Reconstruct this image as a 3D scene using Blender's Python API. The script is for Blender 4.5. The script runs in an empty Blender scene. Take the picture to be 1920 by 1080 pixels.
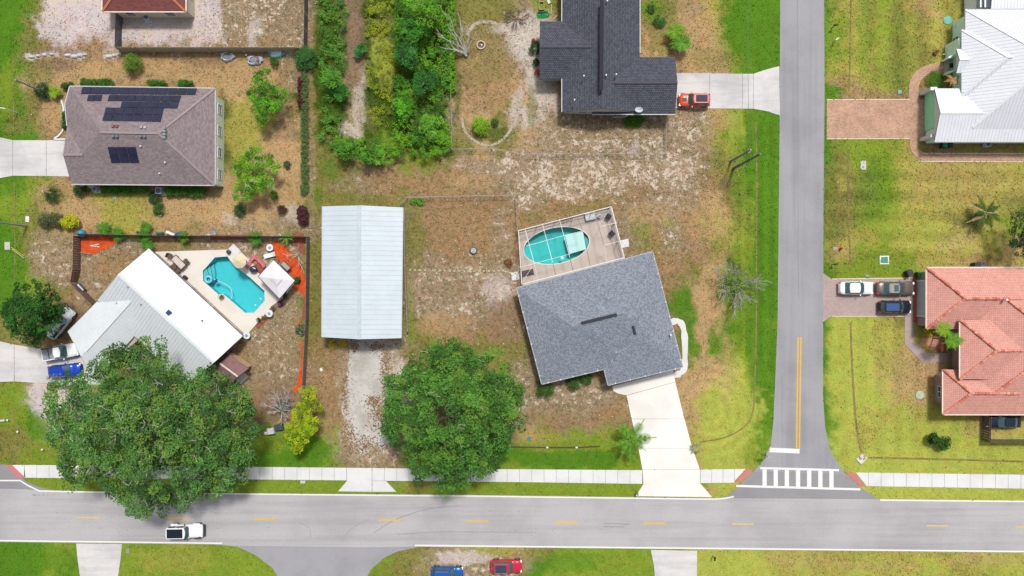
import bpy, math, random
import numpy as np
from mathutils import Vector, Matrix
from mathutils.geometry import tessellate_polygon
rnd = random.Random(7); R8 = np.random.default_rng(11)
SC = bpy.context.scene
COL = SC.collection
# ---------------------------------------------------------------- camera, sky, sun, exposure
S = 0.075; CH = 97.0          # metres per photo pixel on the ground, camera height
cam = bpy.data.objects.new('camera', bpy.data.cameras.new('camera')); COL.objects.link(cam)
cam.location = (0, 0, CH); cam.rotation_euler = (0, 0, 0)
cam.data.sensor_width = 36; cam.data.lens = 36 * CH / (1920 * S); cam.data.clip_end = 3000
SC.camera = cam
SUN_EL, SUN_AZ = 63.0, 18.0     # elevation; azimuth clockwise from +Y (top of the picture)
world = bpy.data.worlds.new('World'); SC.world = world; world.use_nodes = True
nt = world.node_tree; nt.nodes.clear()
sky = nt.nodes.new('ShaderNodeTexSky'); sky.sky_type = 'NISHITA'; sky.sun_disc = False
sky.sun_elevation = math.radians(SUN_EL); sky.sun_rotation = math.radians(SUN_AZ)
sky.dust_density = 3.0; sky.air_density = 0.8
hs = nt.nodes.new('ShaderNodeHueSaturation'); hs.inputs['Saturation'].default_value = 0.35
bg = nt.nodes.new('ShaderNodeBackground'); bg.inputs['Strength'].default_value = 0.12
wo = nt.nodes.new('ShaderNodeOutputWorld')
nt.links.new(sky.outputs[0], hs.inputs['Color']); nt.links.new(hs.outputs[0], bg.inputs['Color']); nt.links.new(bg.outputs[0], wo.inputs['Surface'])
sl = bpy.data.lights.new('sun', 'SUN'); sl.energy = 2.7; sl.angle = math.radians(8); sl.color = (1.0, 0.955, 0.89)
so = bpy.data.objects.new('sun', sl); COL.objects.link(so)
az, el = math.radians(SUN_AZ), math.radians(SUN_EL)
sv = Vector((math.cos(el) * math.sin(az), math.cos(el) * math.cos(az), math.sin(el)))
so.rotation_euler = (-sv).to_track_quat('-Z', 'Y').to_euler(); so.location = sv * 150
vs = SC.view_settings; vs.view_transform = 'Standard'; vs.look = 'None'; vs.gamma = 1; vs.use_curve_mapping = False
vs.exposure = 0.42
SC.render.film_transparent = False
SC.cycles.max_bounces = 5; SC.cycles.transparent_max_bounces = 12; SC.cycles.use_denoising = True

# ---------------------------------------------------------------- helpers
def W(px, py, z=0.0):
    k = S * (CH - z) / CH
    return Vector(((px - 960) * k, (540 - py) * k, z))
def lin(c):
    c = c / 255.0
    return c / 12.92 if c <= 0.04045 else ((c + 0.055) / 1.055) ** 2.4
def A(r, g, b, k=1.55):
    return (lin(r) / k, lin(g) / k, lin(b) / k, 1.0)
MATS = {}
def mat(name, col, rough=0.8, metal=0.0, var=0.12, scale=2.0, bump=0.0, spec=0.3, coat=0.0, alpha=1.0, emit=None, obj_coord=True, det=5.0):
    """a plain procedural surface: base colour broken up by two scales of noise, optional bump"""
    if name in MATS: return MATS[name]
    m = bpy.data.materials.new(name); m.use_nodes = True; n = m.node_tree; b = n.nodes['Principled BSDF']
    b.inputs['Roughness'].default_value = rough; b.inputs['Metallic'].default_value = metal
    b.inputs['Specular IOR Level'].default_value = spec; b.inputs['Coat Weight'].default_value = coat
    b.inputs['Alpha'].default_value = alpha
    geo = n.nodes.new('ShaderNodeNewGeometry')
    nz = n.nodes.new('ShaderNodeTexNoise'); nz.inputs['Scale'].default_value = scale; nz.inputs['Detail'].default_value = det; nz.inputs['Roughness'].default_value = 0.65
    n.links.new(geo.outputs['Position'], nz.inputs['Vector'])
    mr = n.nodes.new('ShaderNodeMapRange'); mr.inputs[1].default_value = 0.3; mr.inputs[2].default_value = 0.7
    mr.inputs[3].default_value = 1 - var; mr.inputs[4].default_value = 1 + var
    n.links.new(nz.outputs['Fac'], mr.inputs[0])
    vm = n.nodes.new('ShaderNodeVectorMath'); vm.operation = 'SCALE'; vm.inputs[0].default_value = col[:3]
    n.links.new(mr.outputs[0], vm.inputs['Scale']); n.links.new(vm.outputs[0], b.inputs['Base Color'])
    if bump:
        bp = n.nodes.new('ShaderNodeBump'); bp.inputs['Strength'].default_value = bump; bp.inputs['Distance'].default_value = 0.05
        n.links.new(nz.outputs['Fac'], bp.inputs['Height']); n.links.new(bp.outputs[0], b.inputs['Normal'])
    MATS[name] = m
    return m
def mix_rgb(n, blend='MIX', fac=0.5):
    x = n.nodes.new('ShaderNodeMix'); x.data_type = 'RGBA'; x.blend_type = blend; x.inputs[0].default_value = fac
    return x
def smat(name, col, col2, col3, rough=0.9, s1=0.25, s2=3.0, streak=None, fine=0.15, bump=0.2):
    """paving: base colour, blotches of col2 (large), specks of col3 (small), optional streaks along x or y"""
    if name in MATS: return MATS[name]
    m = bpy.data.materials.new(name); m.use_nodes = True; n = m.node_tree; L = n.links; b = n.nodes['Principled BSDF']
    b.inputs['Roughness'].default_value = rough; b.inputs['Specular IOR Level'].default_value = 0.2
    geo = n.nodes.new('ShaderNodeNewGeometry')
    def noise(scale, det, stretch=None, lo=0.4, hi=0.65, rough_=0.6):
        nz = n.nodes.new('ShaderNodeTexNoise'); nz.inputs['Scale'].default_value = scale; nz.inputs['Detail'].default_value = det; nz.inputs['Roughness'].default_value = rough_
        if stretch:
            mp = n.nodes.new('ShaderNodeMapping'); mp.inputs['Scale'].default_value = stretch
            L.new(geo.outputs['Position'], mp.inputs['Vector']); L.new(mp.outputs[0], nz.inputs['Vector'])
        else: L.new(geo.outputs['Position'], nz.inputs['Vector'])
        mr = n.nodes.new('ShaderNodeMapRange'); mr.inputs[1].default_value = lo; mr.inputs[2].default_value = hi; mr.interpolation_type = 'SMOOTHSTEP'
        L.new(nz.outputs['Fac'], mr.inputs[0]); return mr.outputs[0], nz
    f1, _ = noise(s1, 5); f2, nf = noise(s2, 8, lo=0.58, hi=0.75, rough_=0.75)
    x1 = mix_rgb(n); x1.inputs[6].default_value = col; x1.inputs[7].default_value = col2; L.new(f1, x1.inputs[0])
    x2 = mix_rgb(n); L.new(x1.outputs[2], x2.inputs[6]); x2.inputs[7].default_value = col3; L.new(f2, x2.inputs[0])
    last = x2.outputs[2]
    if streak:
        f3, _ = noise(1.0, 4, stretch=streak, lo=0.42, hi=0.7)
        x3 = mix_rgb(n, 'MULTIPLY'); L.new(last, x3.inputs[6]); x3.inputs[7].default_value = (0.87, 0.87, 0.87, 1); L.new(f3, x3.inputs[0]); last = x3.outputs[2]
    ff, nn = noise(14.0, 3, lo=0.25, hi=0.75)
    mr = n.nodes.new('ShaderNodeMapRange'); mr.inputs[3].default_value = 1 - fine; mr.inputs[4].default_value = 1 + fine; L.new(ff, mr.inputs[0])
    vm = n.nodes.new('ShaderNodeVectorMath'); vm.operation = 'SCALE'; L.new(last, vm.inputs[0]); L.new(mr.outputs[0], vm.inputs['Scale'])
    L.new(vm.outputs[0], b.inputs['Base Color'])
    bp = n.nodes.new('ShaderNodeBump'); bp.inputs['Strength'].default_value = bump; bp.inputs['Distance'].default_value = 0.02
    L.new(nn.outputs['Fac'], bp.inputs['Height']); L.new(bp.outputs[0], b.inputs['Normal'])
    MATS[name] = m; return m
def brick_mat(name, c1, c2, mortar, bw, bh, rough=0.9, use_uv=True, bias=0.0, mort=0.012, blotch=0.25, offs=0.5, bump=0.6):
    if name in MATS: return MATS[name]
    m = bpy.data.materials.new(name); m.use_nodes = True; n = m.node_tree; L = n.links; b = n.nodes['Principled BSDF']
    b.inputs['Roughness'].default_value = rough; b.inputs['Specular IOR Level'].default_value = 0.2
    tc = n.nodes.new('ShaderNodeTexCoord') if use_uv else n.nodes.new('ShaderNodeNewGeometry')
    out = tc.outputs['UV'] if use_uv else tc.outputs['Position']
    bt = n.nodes.new('ShaderNodeTexBrick'); bt.offset = offs
    bt.inputs['Color1'].default_value = c1; bt.inputs['Color2'].default_value = c2; bt.inputs['Mortar'].default_value = mortar
    bt.inputs['Scale'].default_value = 1.0; bt.inputs['Brick Width'].default_value = bw; bt.inputs['Row Height'].default_value = bh
    bt.inputs['Mortar Size'].default_value = mort; bt.inputs['Bias'].default_value = bias
    L.new(out, bt.inputs['Vector'])
    nz = n.nodes.new('ShaderNodeTexNoise'); nz.inputs['Scale'].default_value = 0.5; nz.inputs['Detail'].default_value = 7; nz.inputs['Roughness'].default_value = 0.7
    L.new(out, nz.inputs['Vector'])
    mr = n.nodes.new('ShaderNodeMapRange'); mr.inputs[1].default_value = 0.3; mr.inputs[2].default_value = 0.7; mr.inputs[3].default_value = 1 - blotch; mr.inputs[4].default_value = 1 + blotch
    L.new(nz.outputs['Fac'], mr.inputs[0])
    vm = n.nodes.new('ShaderNodeVectorMath'); vm.operation = 'SCALE'; L.new(bt.outputs['Color'], vm.inputs[0]); L.new(mr.outputs[0], vm.inputs['Scale'])
    L.new(vm.outputs[0], b.inputs['Base Color'])
    bp = n.nodes.new('ShaderNodeBump'); bp.inputs['Strength'].default_value = bump; bp.inputs['Distance'].default_value = 0.03; bp.invert = True
    L.new(bt.outputs['Fac'], bp.inputs['Height']); L.new(bp.outputs[0], b.inputs['Normal'])
    MATS[name] = m; return m
def attr_mat(name, rough=0.75, translucent=0.25, spec=0.25):
    if name in MATS: return MATS[name]
    m = bpy.data.materials.new(name); m.use_nodes = True; n = m.node_tree; L = n.links; b = n.nodes['Principled BSDF']
    b.inputs['Roughness'].default_value = rough; b.inputs['Specular IOR Level'].default_value = spec
    at = n.nodes.new('ShaderNodeAttribute'); at.attribute_name = 'col'
    L.new(at.outputs['Color'], b.inputs['Base Color'])
    if translucent:
        tr = n.nodes.new('ShaderNodeBsdfTranslucent'); L.new(at.outputs['Color'], tr.inputs['Color'])
        mx = n.nodes.new('ShaderNodeMixShader'); mx.inputs[0].default_value = translucent
        L.new(b.outputs[0], mx.inputs[1]); L.new(tr.outputs[0], mx.inputs[2]); L.new(mx.outputs[0], n.nodes['Material Output'].inputs['Surface'])
    MATS[name] = m; return m

def tag(o, label=None, cat=None, group=None, kind=None):
    if label: o['label'] = label
    if cat: o['category'] = cat
    if group: o['group'] = group
    if kind: o['kind'] = kind
    return o
def thing(name, loc, label, cat, group=None, rz=0.0):
    o = bpy.data.objects.new(name, None); COL.objects.link(o); o.location = loc; o.rotation_euler = (0, 0, rz)
    o.empty_display_size = 0.3
    return tag(o, label, cat, group)
def add(name, me, parent=None, loc=None, rot=None, m=None):
    o = bpy.data.objects.new(name, me); COL.objects.link(o)
    if m is not None and not me.materials: me.materials.append(m)
    if parent: o.parent = parent
    if loc is not None: o.location = loc
    if rot is not None: o.rotation_euler = rot
    return o
class MB:
    """collects verts / faces (several boxes, tubes, prisms ...) for ONE mesh object"""
    def __init__(s): s.v = []; s.f = []; s.uv = {}
    def poly(s, pts, uv=None):
        i = len(s.v); s.v += [tuple(p) for p in pts]; s.f.append(list(range(i, i + len(pts))))
        if uv: s.uv[len(s.f) - 1] = uv
        return s
    def box(s, c, d, rz=0.0, taper=1.0, tilt=None):
        M = Matrix.Rotation(rz, 3, 'Z')
        if tilt is not None: M = M @ tilt
        i = len(s.v); x, y, z = d[0] / 2, d[1] / 2, d[2] / 2
        for sz in (-1, 1):
            t = taper if sz > 0 else 1.0
            for sx, sy in ((-1, -1), (1, -1), (1, 1), (-1, 1)):
                s.v.append(tuple(Vector(c) + M @ Vector((sx * x * t, sy * y * t, sz * z))))
        for f in ((3, 2, 1, 0), (4, 5, 6, 7), (0, 1, 5, 4), (1, 2, 6, 5), (2, 3, 7, 6), (3, 0, 4, 7)): s.f.append([i + k for k in f])
        return s
    def beam(s, a, b, w, h=None, up=(0, 0, 1)):
        a, b = Vector(a), Vector(b); d = b - a; h = h or w
        if d.length < 1e-6: return s
        d.normalize(); u = Vector(up)
        if abs(d.dot(u)) > 0.95: u = Vector((1, 0, 0))
        r = d.cross(u).normalized(); u2 = r.cross(d)
        i = len(s.v)
        for p in (a, b):
            for sx, sz in ((-1, -1), (1, -1), (1, 1), (-1, 1)): s.v.append(tuple(p + r * (sx * w / 2) + u2 * (sz * h / 2)))
        for f in ((3, 2, 1, 0), (4, 5, 6, 7), (0, 1, 5, 4), (1, 2, 6, 5), (2, 3, 7, 6), (3, 0, 4, 7)): s.f.append([i + k for k in f])
        return s
    def tube(s, pts, rad, n=6, cap=True):
        i0 = len(s.v); P = [Vector(p) for p in pts]
        if not hasattr(rad, '__len__'): rad = [rad] * len(P)
        for k, p in enumerate(P):
            d = (P[min(k + 1, len(P) - 1)] - P[max(k - 1, 0)])
            d = d.normalized() if d.length > 1e-9 else Vector((0, 0, 1))
            u = Vector((0, 0, 1)) if abs(d.z) < 0.9 else Vector((1, 0, 0))
            a = d.cross(u).normalized(); b = d.cross(a)
            for j in range(n):
                t = 2 * math.pi * j / n
                s.v.append(tuple(p + a * (rad[k] * math.cos(t)) + b * (rad[k] * math.sin(t))))
        for k in range(len(P) - 1):
            for j in range(n):
                s.f.append([i0 + k * n + j, i0 + k * n + (j + 1) % n, i0 + (k + 1) * n + (j + 1) % n, i0 + (k + 1) * n + j])
        if cap:
            s.f.append([i0 + j for j in range(n)][::-1]); s.f.append([i0 + (len(P) - 1) * n + j for j in range(n)])
        return s
    def lathe(s, c, prof, n=20, sx=1.0, sy=1.0, closed=True):
        """prof: list of (radius, z)"""
        i0 = len(s.v)
        for r, z in prof:
            for j in range(n):
                t = 2 * math.pi * j / n
                s.v.append((c[0] + r * sx * math.cos(t), c[1] + r * sy * math.sin(t), c[2] + z))
        for k in range(len(prof) - 1):
            for j in range(n): s.f.append([i0 + k * n + j, i0 + k * n + (j + 1) % n, i0 + (k + 1) * n + (j + 1) % n, i0 + (k + 1) * n + j])
        if closed: s.f.append([i0 + (len(prof) - 1) * n + j for j in range(n)])
        return s
    def prism(s, pts2, z0, z1, bottom=False):
        """extruded simple polygon (list of xy); any winding"""
        P = [(p[0], p[1]) for p in pts2]
        ar = sum(P[i][0] * P[(i + 1) % len(P)][1] - P[(i + 1) % len(P)][0] * P[i][1] for i in range(len(P)))
        if ar < 0: P = P[::-1]
        n = len(P); i0 = len(s.v)
        s.v += [(x, y, z1) for x, y in P] + [(x, y, z0) for x, y in P]
        for t in tessellate_polygon([[Vector((x, y, 0)) for x, y in P]]):
            a, b, c = t
            ax, bx, cx = P[a], P[b], P[c]
            if (bx[0] - ax[0]) * (cx[1] - ax[1]) - (cx[0] - ax[0]) * (bx[1] - ax[1]) < 0: a, c = c, a
            s.f.append([i0 + a, i0 + b, i0 + c])
            if bottom: s.f.append([i0 + n + c, i0 + n + b, i0 + n + a])
        for k in range(n):
            k2 = (k + 1) % n; s.f.append([i0 + n + k, i0 + n + k2, i0 + k2, i0 + k])
        return s
    def mesh(s, name, m=None, off=None, smooth=False):
        v = s.v
        if off is not None:
            ox, oy, oz = off; v = [(a - ox, b - oy, c - oz) for a, b, c in v]
        me = bpy.data.meshes.new(name); me.from_pydata(v, [], s.f)
        if s.uv:
            uvl = me.uv_layers.new(name='UVMap')
            for fi, uv in s.uv.items():
                p = me.polygons[fi]
                for k, li in enumerate(p.loop_indices): uvl.data[li].uv = uv[k]
        if smooth:
            for p in me.polygons: p.use_smooth = True
        if m is not None: me.materials.append(m)
        me.update(); return me
    def build(s, name, m, parent=None, smooth=False, world=True):
        """world=True: vertices are world coordinates, put relative to the (unrotated) parent"""
        off = None
        if parent is not None and world:
            off = Vector((0, 0, 0)); q = parent
            while q is not None: off = off + Vector(q.location); q = q.parent
        elif parent is None and world and s.v:
            a = np.array(s.v); off = Vector((float(a[:, 0].mean()), float(a[:, 1].mean()), float(a[:, 2].min())))
        me = s.mesh(name, m, off, smooth)
        o = add(name, me, parent)
        if parent is None and world and off is not None: o.location = off
        return o
HARD = []       # ground polygons (photo px) where nothing grows
def pxy(pts, z=0.0): return [tuple(W(a, b, z)[:2]) for a, b in pts]
def sheet(name, pts, z, m, parent=None, kind='structure', thick=None, hard=True, label=None, cat=None):
    o = MB().prism(pxy(pts), -0.05 if thick is None else z - thick, z).build(name, m, parent)
    if kind and parent is None: o['kind'] = kind
    if label: tag(o, label, cat)
    if hard: HARD.append(pts)
    return o
def smooth_path(pts, n=6):
    """Catmull-Rom through 2D points"""
    out = []; P = [pts[0]] + list(pts) + [pts[-1]]
    for i in range(1, len(P) - 2):
        p0, p1, p2, p3 = [np.array(P[i + k], float) for k in (-1, 0, 1, 2)]
        for j in range(n):
            t = j / n
            out.append(tuple(0.5 * ((2 * p1) + (-p0 + p2) * t + (2 * p0 - 5 * p1 + 4 * p2 - p3) * t * t + (-p0 + 3 * p1 - 3 * p2 + p3) * t ** 3)))
    out.append(tuple(pts[-1])); return out
def ribbon(pts, w):
    """polygon of constant width w (px) along a path in px"""
    P = [np.array(p, float) for p in pts]; Lf, Rt = [], []
    for i, p in enumerate(P):
        d = P[min(i + 1, len(P) - 1)] - P[max(i - 1, 0)]; d /= (np.linalg.norm(d) + 1e-9); q = np.array([-d[1], d[0]])
        ww = w[i] if hasattr(w, '__len__') else w
        Lf.append(tuple(p + q * ww / 2)); Rt.append(tuple(p - q * ww / 2))
    return Lf + Rt[::-1]
def inpoly(X, Y, poly):
    c = np.zeros(X.shape, bool); n = len(poly)
    for i in range(n):
        x1, y1 = poly[i]; x2, y2 = poly[(i + 1) % n]
        if y1 == y2: continue
        c ^= ((y1 > Y) != (y2 > Y)) & (X < (x2 - x1) * (Y - y1) / (y2 - y1) + x1)
    return c
_ng = {}
def vnoise(x, y, scale, seed, octv=4):
    """value noise 0..1"""
    tot = 0; amp = 1; s = 0
    for o in range(octv):
        k = (seed, o)
        if k not in _ng: _ng[k] = np.random.default_rng(seed * 31 + o).random((128, 128))
        g = _ng[k]; u = x / scale * 2 ** o + 1000; v = y / scale * 2 ** o + 1000
        i = np.floor(u).astype(int); j = np.floor(v).astype(int); fu = u - i; fv = v - j
        fu = fu * fu * (3 - 2 * fu); fv = fv * fv * (3 - 2 * fv)
        a = g[i % 128, j % 128]; b = g[(i + 1) % 128, j % 128]; c = g[i % 128, (j + 1) % 128]; d = g[(i + 1) % 128, (j + 1) % 128]
        tot = tot + amp * ((a * (1 - fu) + b * fu) * (1 - fv) + (c * (1 - fu) + d * fu) * fv); s += amp; amp *= 0.55
    return tot / s
def quads_mesh(name, Q, C, m):
    """Q (n,4,3) quads, C (n,3) colours"""
    n = len(Q); me = bpy.data.meshes.new(name)
    me.vertices.add(n * 4); me.vertices.foreach_set('co', Q.reshape(-1).astype(np.float32))
    me.loops.add(n * 4); me.loops.foreach_set('vertex_index', np.arange(n * 4, dtype=np.int32))
    me.polygons.add(n); me.polygons.foreach_set('loop_start', np.arange(0, n * 4, 4, dtype=np.int32))
    me.update(calc_edges=True)
    ca = me.color_attributes.new('col', 'FLOAT_COLOR', 'POINT')
    cc = np.ones((n, 4, 4), np.float32); cc[:, :, :3] = C[:, None, :]
    ca.data.foreach_set('color', cc.reshape(-1))
    me.materials.append(m); return me
# ---------------------------------------------------------------- materials
M_road = smat('asphalt', A(190, 188, 190), A(178, 176, 179), A(156, 154, 157), s1=0.10, s2=2.2, streak=(0.03, 0.8, 1), fine=0.10)
M_road2 = smat('asphalt_side', A(168, 168, 173), A(157, 157, 163), A(136, 136, 142), s1=0.12, s2=2.5, streak=(0.8, 0.03, 1), fine=0.10)
M_road3 = smat('asphalt_new', A(156, 155, 159), A(148, 147, 152), A(128, 128, 132), s1=0.2, s2=3, fine=0.12)
M_conc = smat('concrete', A(222, 223, 222, 1.4), A(212, 213, 213, 1.4), A(190, 190, 189, 1.4), s1=0.3, s2=3, fine=0.06)
M_conc2 = smat('concrete_old', A(216, 213, 212, 1.4), A(196, 195, 196, 1.4), A(164, 162, 162, 1.4), s1=0.18, s2=2, streak=(0.15, 1.2, 1), fine=0.08)
M_conc3 = smat('concrete_pale', A(232, 229, 223, 1.32), A(220, 217, 211, 1.32), A(188, 187, 186, 1.32), s1=0.2, s2=2, fine=0.05)
M_conc4 = smat('concrete_worn', A(208, 206, 200), A(184, 180, 172), A(140, 130, 116), s1=0.35, s2=1.6, fine=0.1)
M_deck = smat('pool_deck_paint', A(238, 232, 222), A(230, 224, 214), A(214, 208, 200), s1=0.3, s2=3, fine=0.04)
M_deck2 = smat('lanai_concrete', A(206, 192, 182), A(196, 182, 174), A(176, 164, 158), s1=0.3, s2=3, fine=0.06)
M_white = mat('white_marking', A(240, 240, 238), 0.7, var=0.06, scale=4)
M_yellow = mat('yellow_marking', A(236, 186, 60), 0.7, var=0.15, scale=5)
M_yellow2 = mat('faded_yellow_marking', A(226, 192, 122), 0.7, var=0.2, scale=5)
M_redramp = mat('red_ramp', A(206, 128, 122), 0.8, var=0.15, scale=6)
M_pwhite = mat('painted_white', A(238, 240, 240), 0.5, var=0.04)
M_dark = mat('dark_void', (0.03, 0.03, 0.035, 1), 0.8)
M_glass = mat('window_glass', (0.03, 0.045, 0.055, 1), 0.08, var=0.05, spec=0.8)
M_black = mat('black_plastic', (0.02, 0.02, 0.022, 1), 0.45)
M_grey = mat('grey_metal', A(160, 165, 170), 0.5, 0.2)
M_galv = mat('galvanised', A(165, 165, 168), 0.55, 0.3, var=0.1)
M_wood = mat('weathered_wood', A(142, 134, 122), 0.9, var=0.25, scale=5, bump=0.3)
M_woodd = mat('dark_wood', A(92, 72, 64), 0.9, var=0.25, scale=5, bump=0.3)
M_bark = mat('bark', A(130, 120, 108), 0.95, var=0.3, scale=6, bump=0.5)
M_twig = mat('grey_twigs', A(186, 180, 170), 0.95, var=0.2, scale=8)
M_dead = mat('bleached_wood', A(208, 204, 192), 0.95, var=0.15, scale=8)
M_leaf = attr_mat('leaf', 0.7, 0.22)
M_tuft = attr_mat('tuft', 0.95, 0.0, 0.05)
M_mulch = smat('orange_mulch', A(226, 94, 44), A(206, 78, 36), A(150, 54, 32), s1=1.5, s2=6, fine=0.35, bump=0.8)
M_mulch2 = smat('brown_mulch', A(160, 96, 74), A(140, 84, 66), A(96, 60, 48), s1=1.5, s2=6, fine=0.35, bump=0.8)
M_pinkpav = brick_mat('pink_pavers', A(206, 186, 180), A(190, 168, 164), A(168, 146, 142), 0.22, 0.11, use_uv=False, blotch=0.1)
M_redbrick = brick_mat('red_brick_pavers', A(232, 184, 164), A(198, 146, 128), A(172, 156, 122), 0.24, 0.13, use_uv=False, blotch=0.22, mort=0.02)
M_soil = smat('worn_furrow', A(150, 132, 84), A(124, 112, 64), A(100, 92, 56), s1=0.6, s2=5, fine=0.25)
M_teal = mat('teal_plastic', A(110, 190, 180), 0.5)

# ---------------------------------------------------------------- ground cover map: one letter per 3 m x 3 m of land
CODE = {  # photo-like sRGB, sand flecks, dark flecks
 'L': ((86, 132, 34), 0.0, 0.3), 'G': ((126, 150, 50), 0.0, 0.3), 'V': ((166, 176, 78), 0.0, 0.2), 'Y': ((166, 162, 80), 0.05, 0.4),
 'O': ((132, 130, 70), 0.28, 0.5), 'T': ((184, 156, 112), 0.15, 0.4), 'B': ((160, 134, 98), 0.38, 0.55), 'P': ((158, 140, 112), 0.66, 0.6),
 'S': ((168, 148, 122), 0.82, 0.6), 'W': ((206, 196, 196), 0.8, 0.3), 'D': ((70, 96, 30), 0.0, 0.6), 'M': ((200, 192, 180), 0.6, 0.3), 'K': ((140, 118, 96), 0.1, 0.4)}
GMAP = """
LOWWWWWWWWPPPPPDKDDDDOOOPGOBBBGOTYLLLLLYYGYTYOOO
LOOWWWWWWWPPPPPDKDDDDOOPMMBBBBTTTYLLLLLGYGGYYYOO
LOBBBBBBBBBBBPODKDDDDPTPMMBBBBTTTTGLLLLGYGGYYTOO
LTTTTTTTTTTTTBDDPDDDDPTTPMBBBBBBTTGLLLLYYGGYYTOO
LOTTTBBBBTTTOBDDPDDDDTTTTMBBBBBBTTGLLLLBBBBBBBOO
LOTBBBBBBBOYYTODPOLLDPTOMPPPPPPPPYGLLLLBBBBBBBOO
LLBBBBBBBBOYTTODPDGGDOTOTPPPPPPPPYGLLLLGGGYBBBBB
LLBBBBBBBBOGTTOOOPOGOSPSSSPSPPPSPOYLLLLOGGYYTYYY
LGTBBBBBBBTYTTOOPBBBBBPPSSSSSSPSPBOGLLLYOGYYYYYY
GGOTYYYTTTTTTTOOOOOBBBBBSPBBBPSSPTOGLLLOOGYYYYYO
LGOTTYYTTTTPTPPOOOOPBBBPBBBBBPBPBYOGLLLOGGYYOOYG
LOPPBPPBOPPPPPOOOOOOBBBPBBBBBPOPBOYGLLLYYGYYTTYT
LOPPPBPPPPPPPPOOOOOPPPPPSBBBBBBBOTDGLLLGGGGYYYYY
LGOBPPPPPPPPPPOOOOOPPPSSBBBBBBBOTTGGLLLGGGGYYYYY
LOOBBBPPPPPPPPOOOOOPPSPPBPBBBBBLTTGLLLLVVYOBYYYY
OTBBBBPPPPPPPPOOOMPOBBBBPPBBBBBBLTLGLLLVVVYYYYYY
OTBBBBPPPPPBPBOBMMPOOOOOOPBBBBBBLGGGLLLVVVYYOOYY
OBBBBBBPPPPPPPPBMMMOOOOOPPSBBBBBTTVGLLLVVVYTTTYY
GWWWBBBPPPPBPPBBMMMPPPPPPSSPPBBBTVVGLLLVVVYTYYYY
GLWWBBOOPPPBBBBBMMPPOOOOPBPPBBBBTVVGLLLVVYVYVYTT
OGGGGGOOGGGGLLGGMMPPOOOOTGGGGGGBYVVGLLLVYVVVVVVV
OGGGGGGGGGGLLLLGPPPGGLLLLLLLLGGBTVVGLLLVVVVVVVVV
GGGGGGGGGGGGGGGGGGGGGGGGGGGGGGGGGVVVVVVVVVVVVVVV
GGGGGGGGGGGGGGGGGGOOGGGGGGGGGGGGGYYVVVVVVVVVVVVV
GGGGGGGGGGGGGGGGGGGGGGGGGGGGGGGGGVVVVVVVVVVVVVVV
LLGGGGGGGGGGGGGGGGGOOYYYYOGGGGGGVVVYYYYYYYYYYYYY
LLGLGGGGGGGGGGGGGGOOPSPPOLGGGGGGVVVVYVYYVYYVYYVV
""".split()
assert len(GMAP) == 27 and all(len(r) == 48 for r in GMAP), [(i, len(r)) for i, r in enumerate(GMAP) if len(r) != 48]
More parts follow.
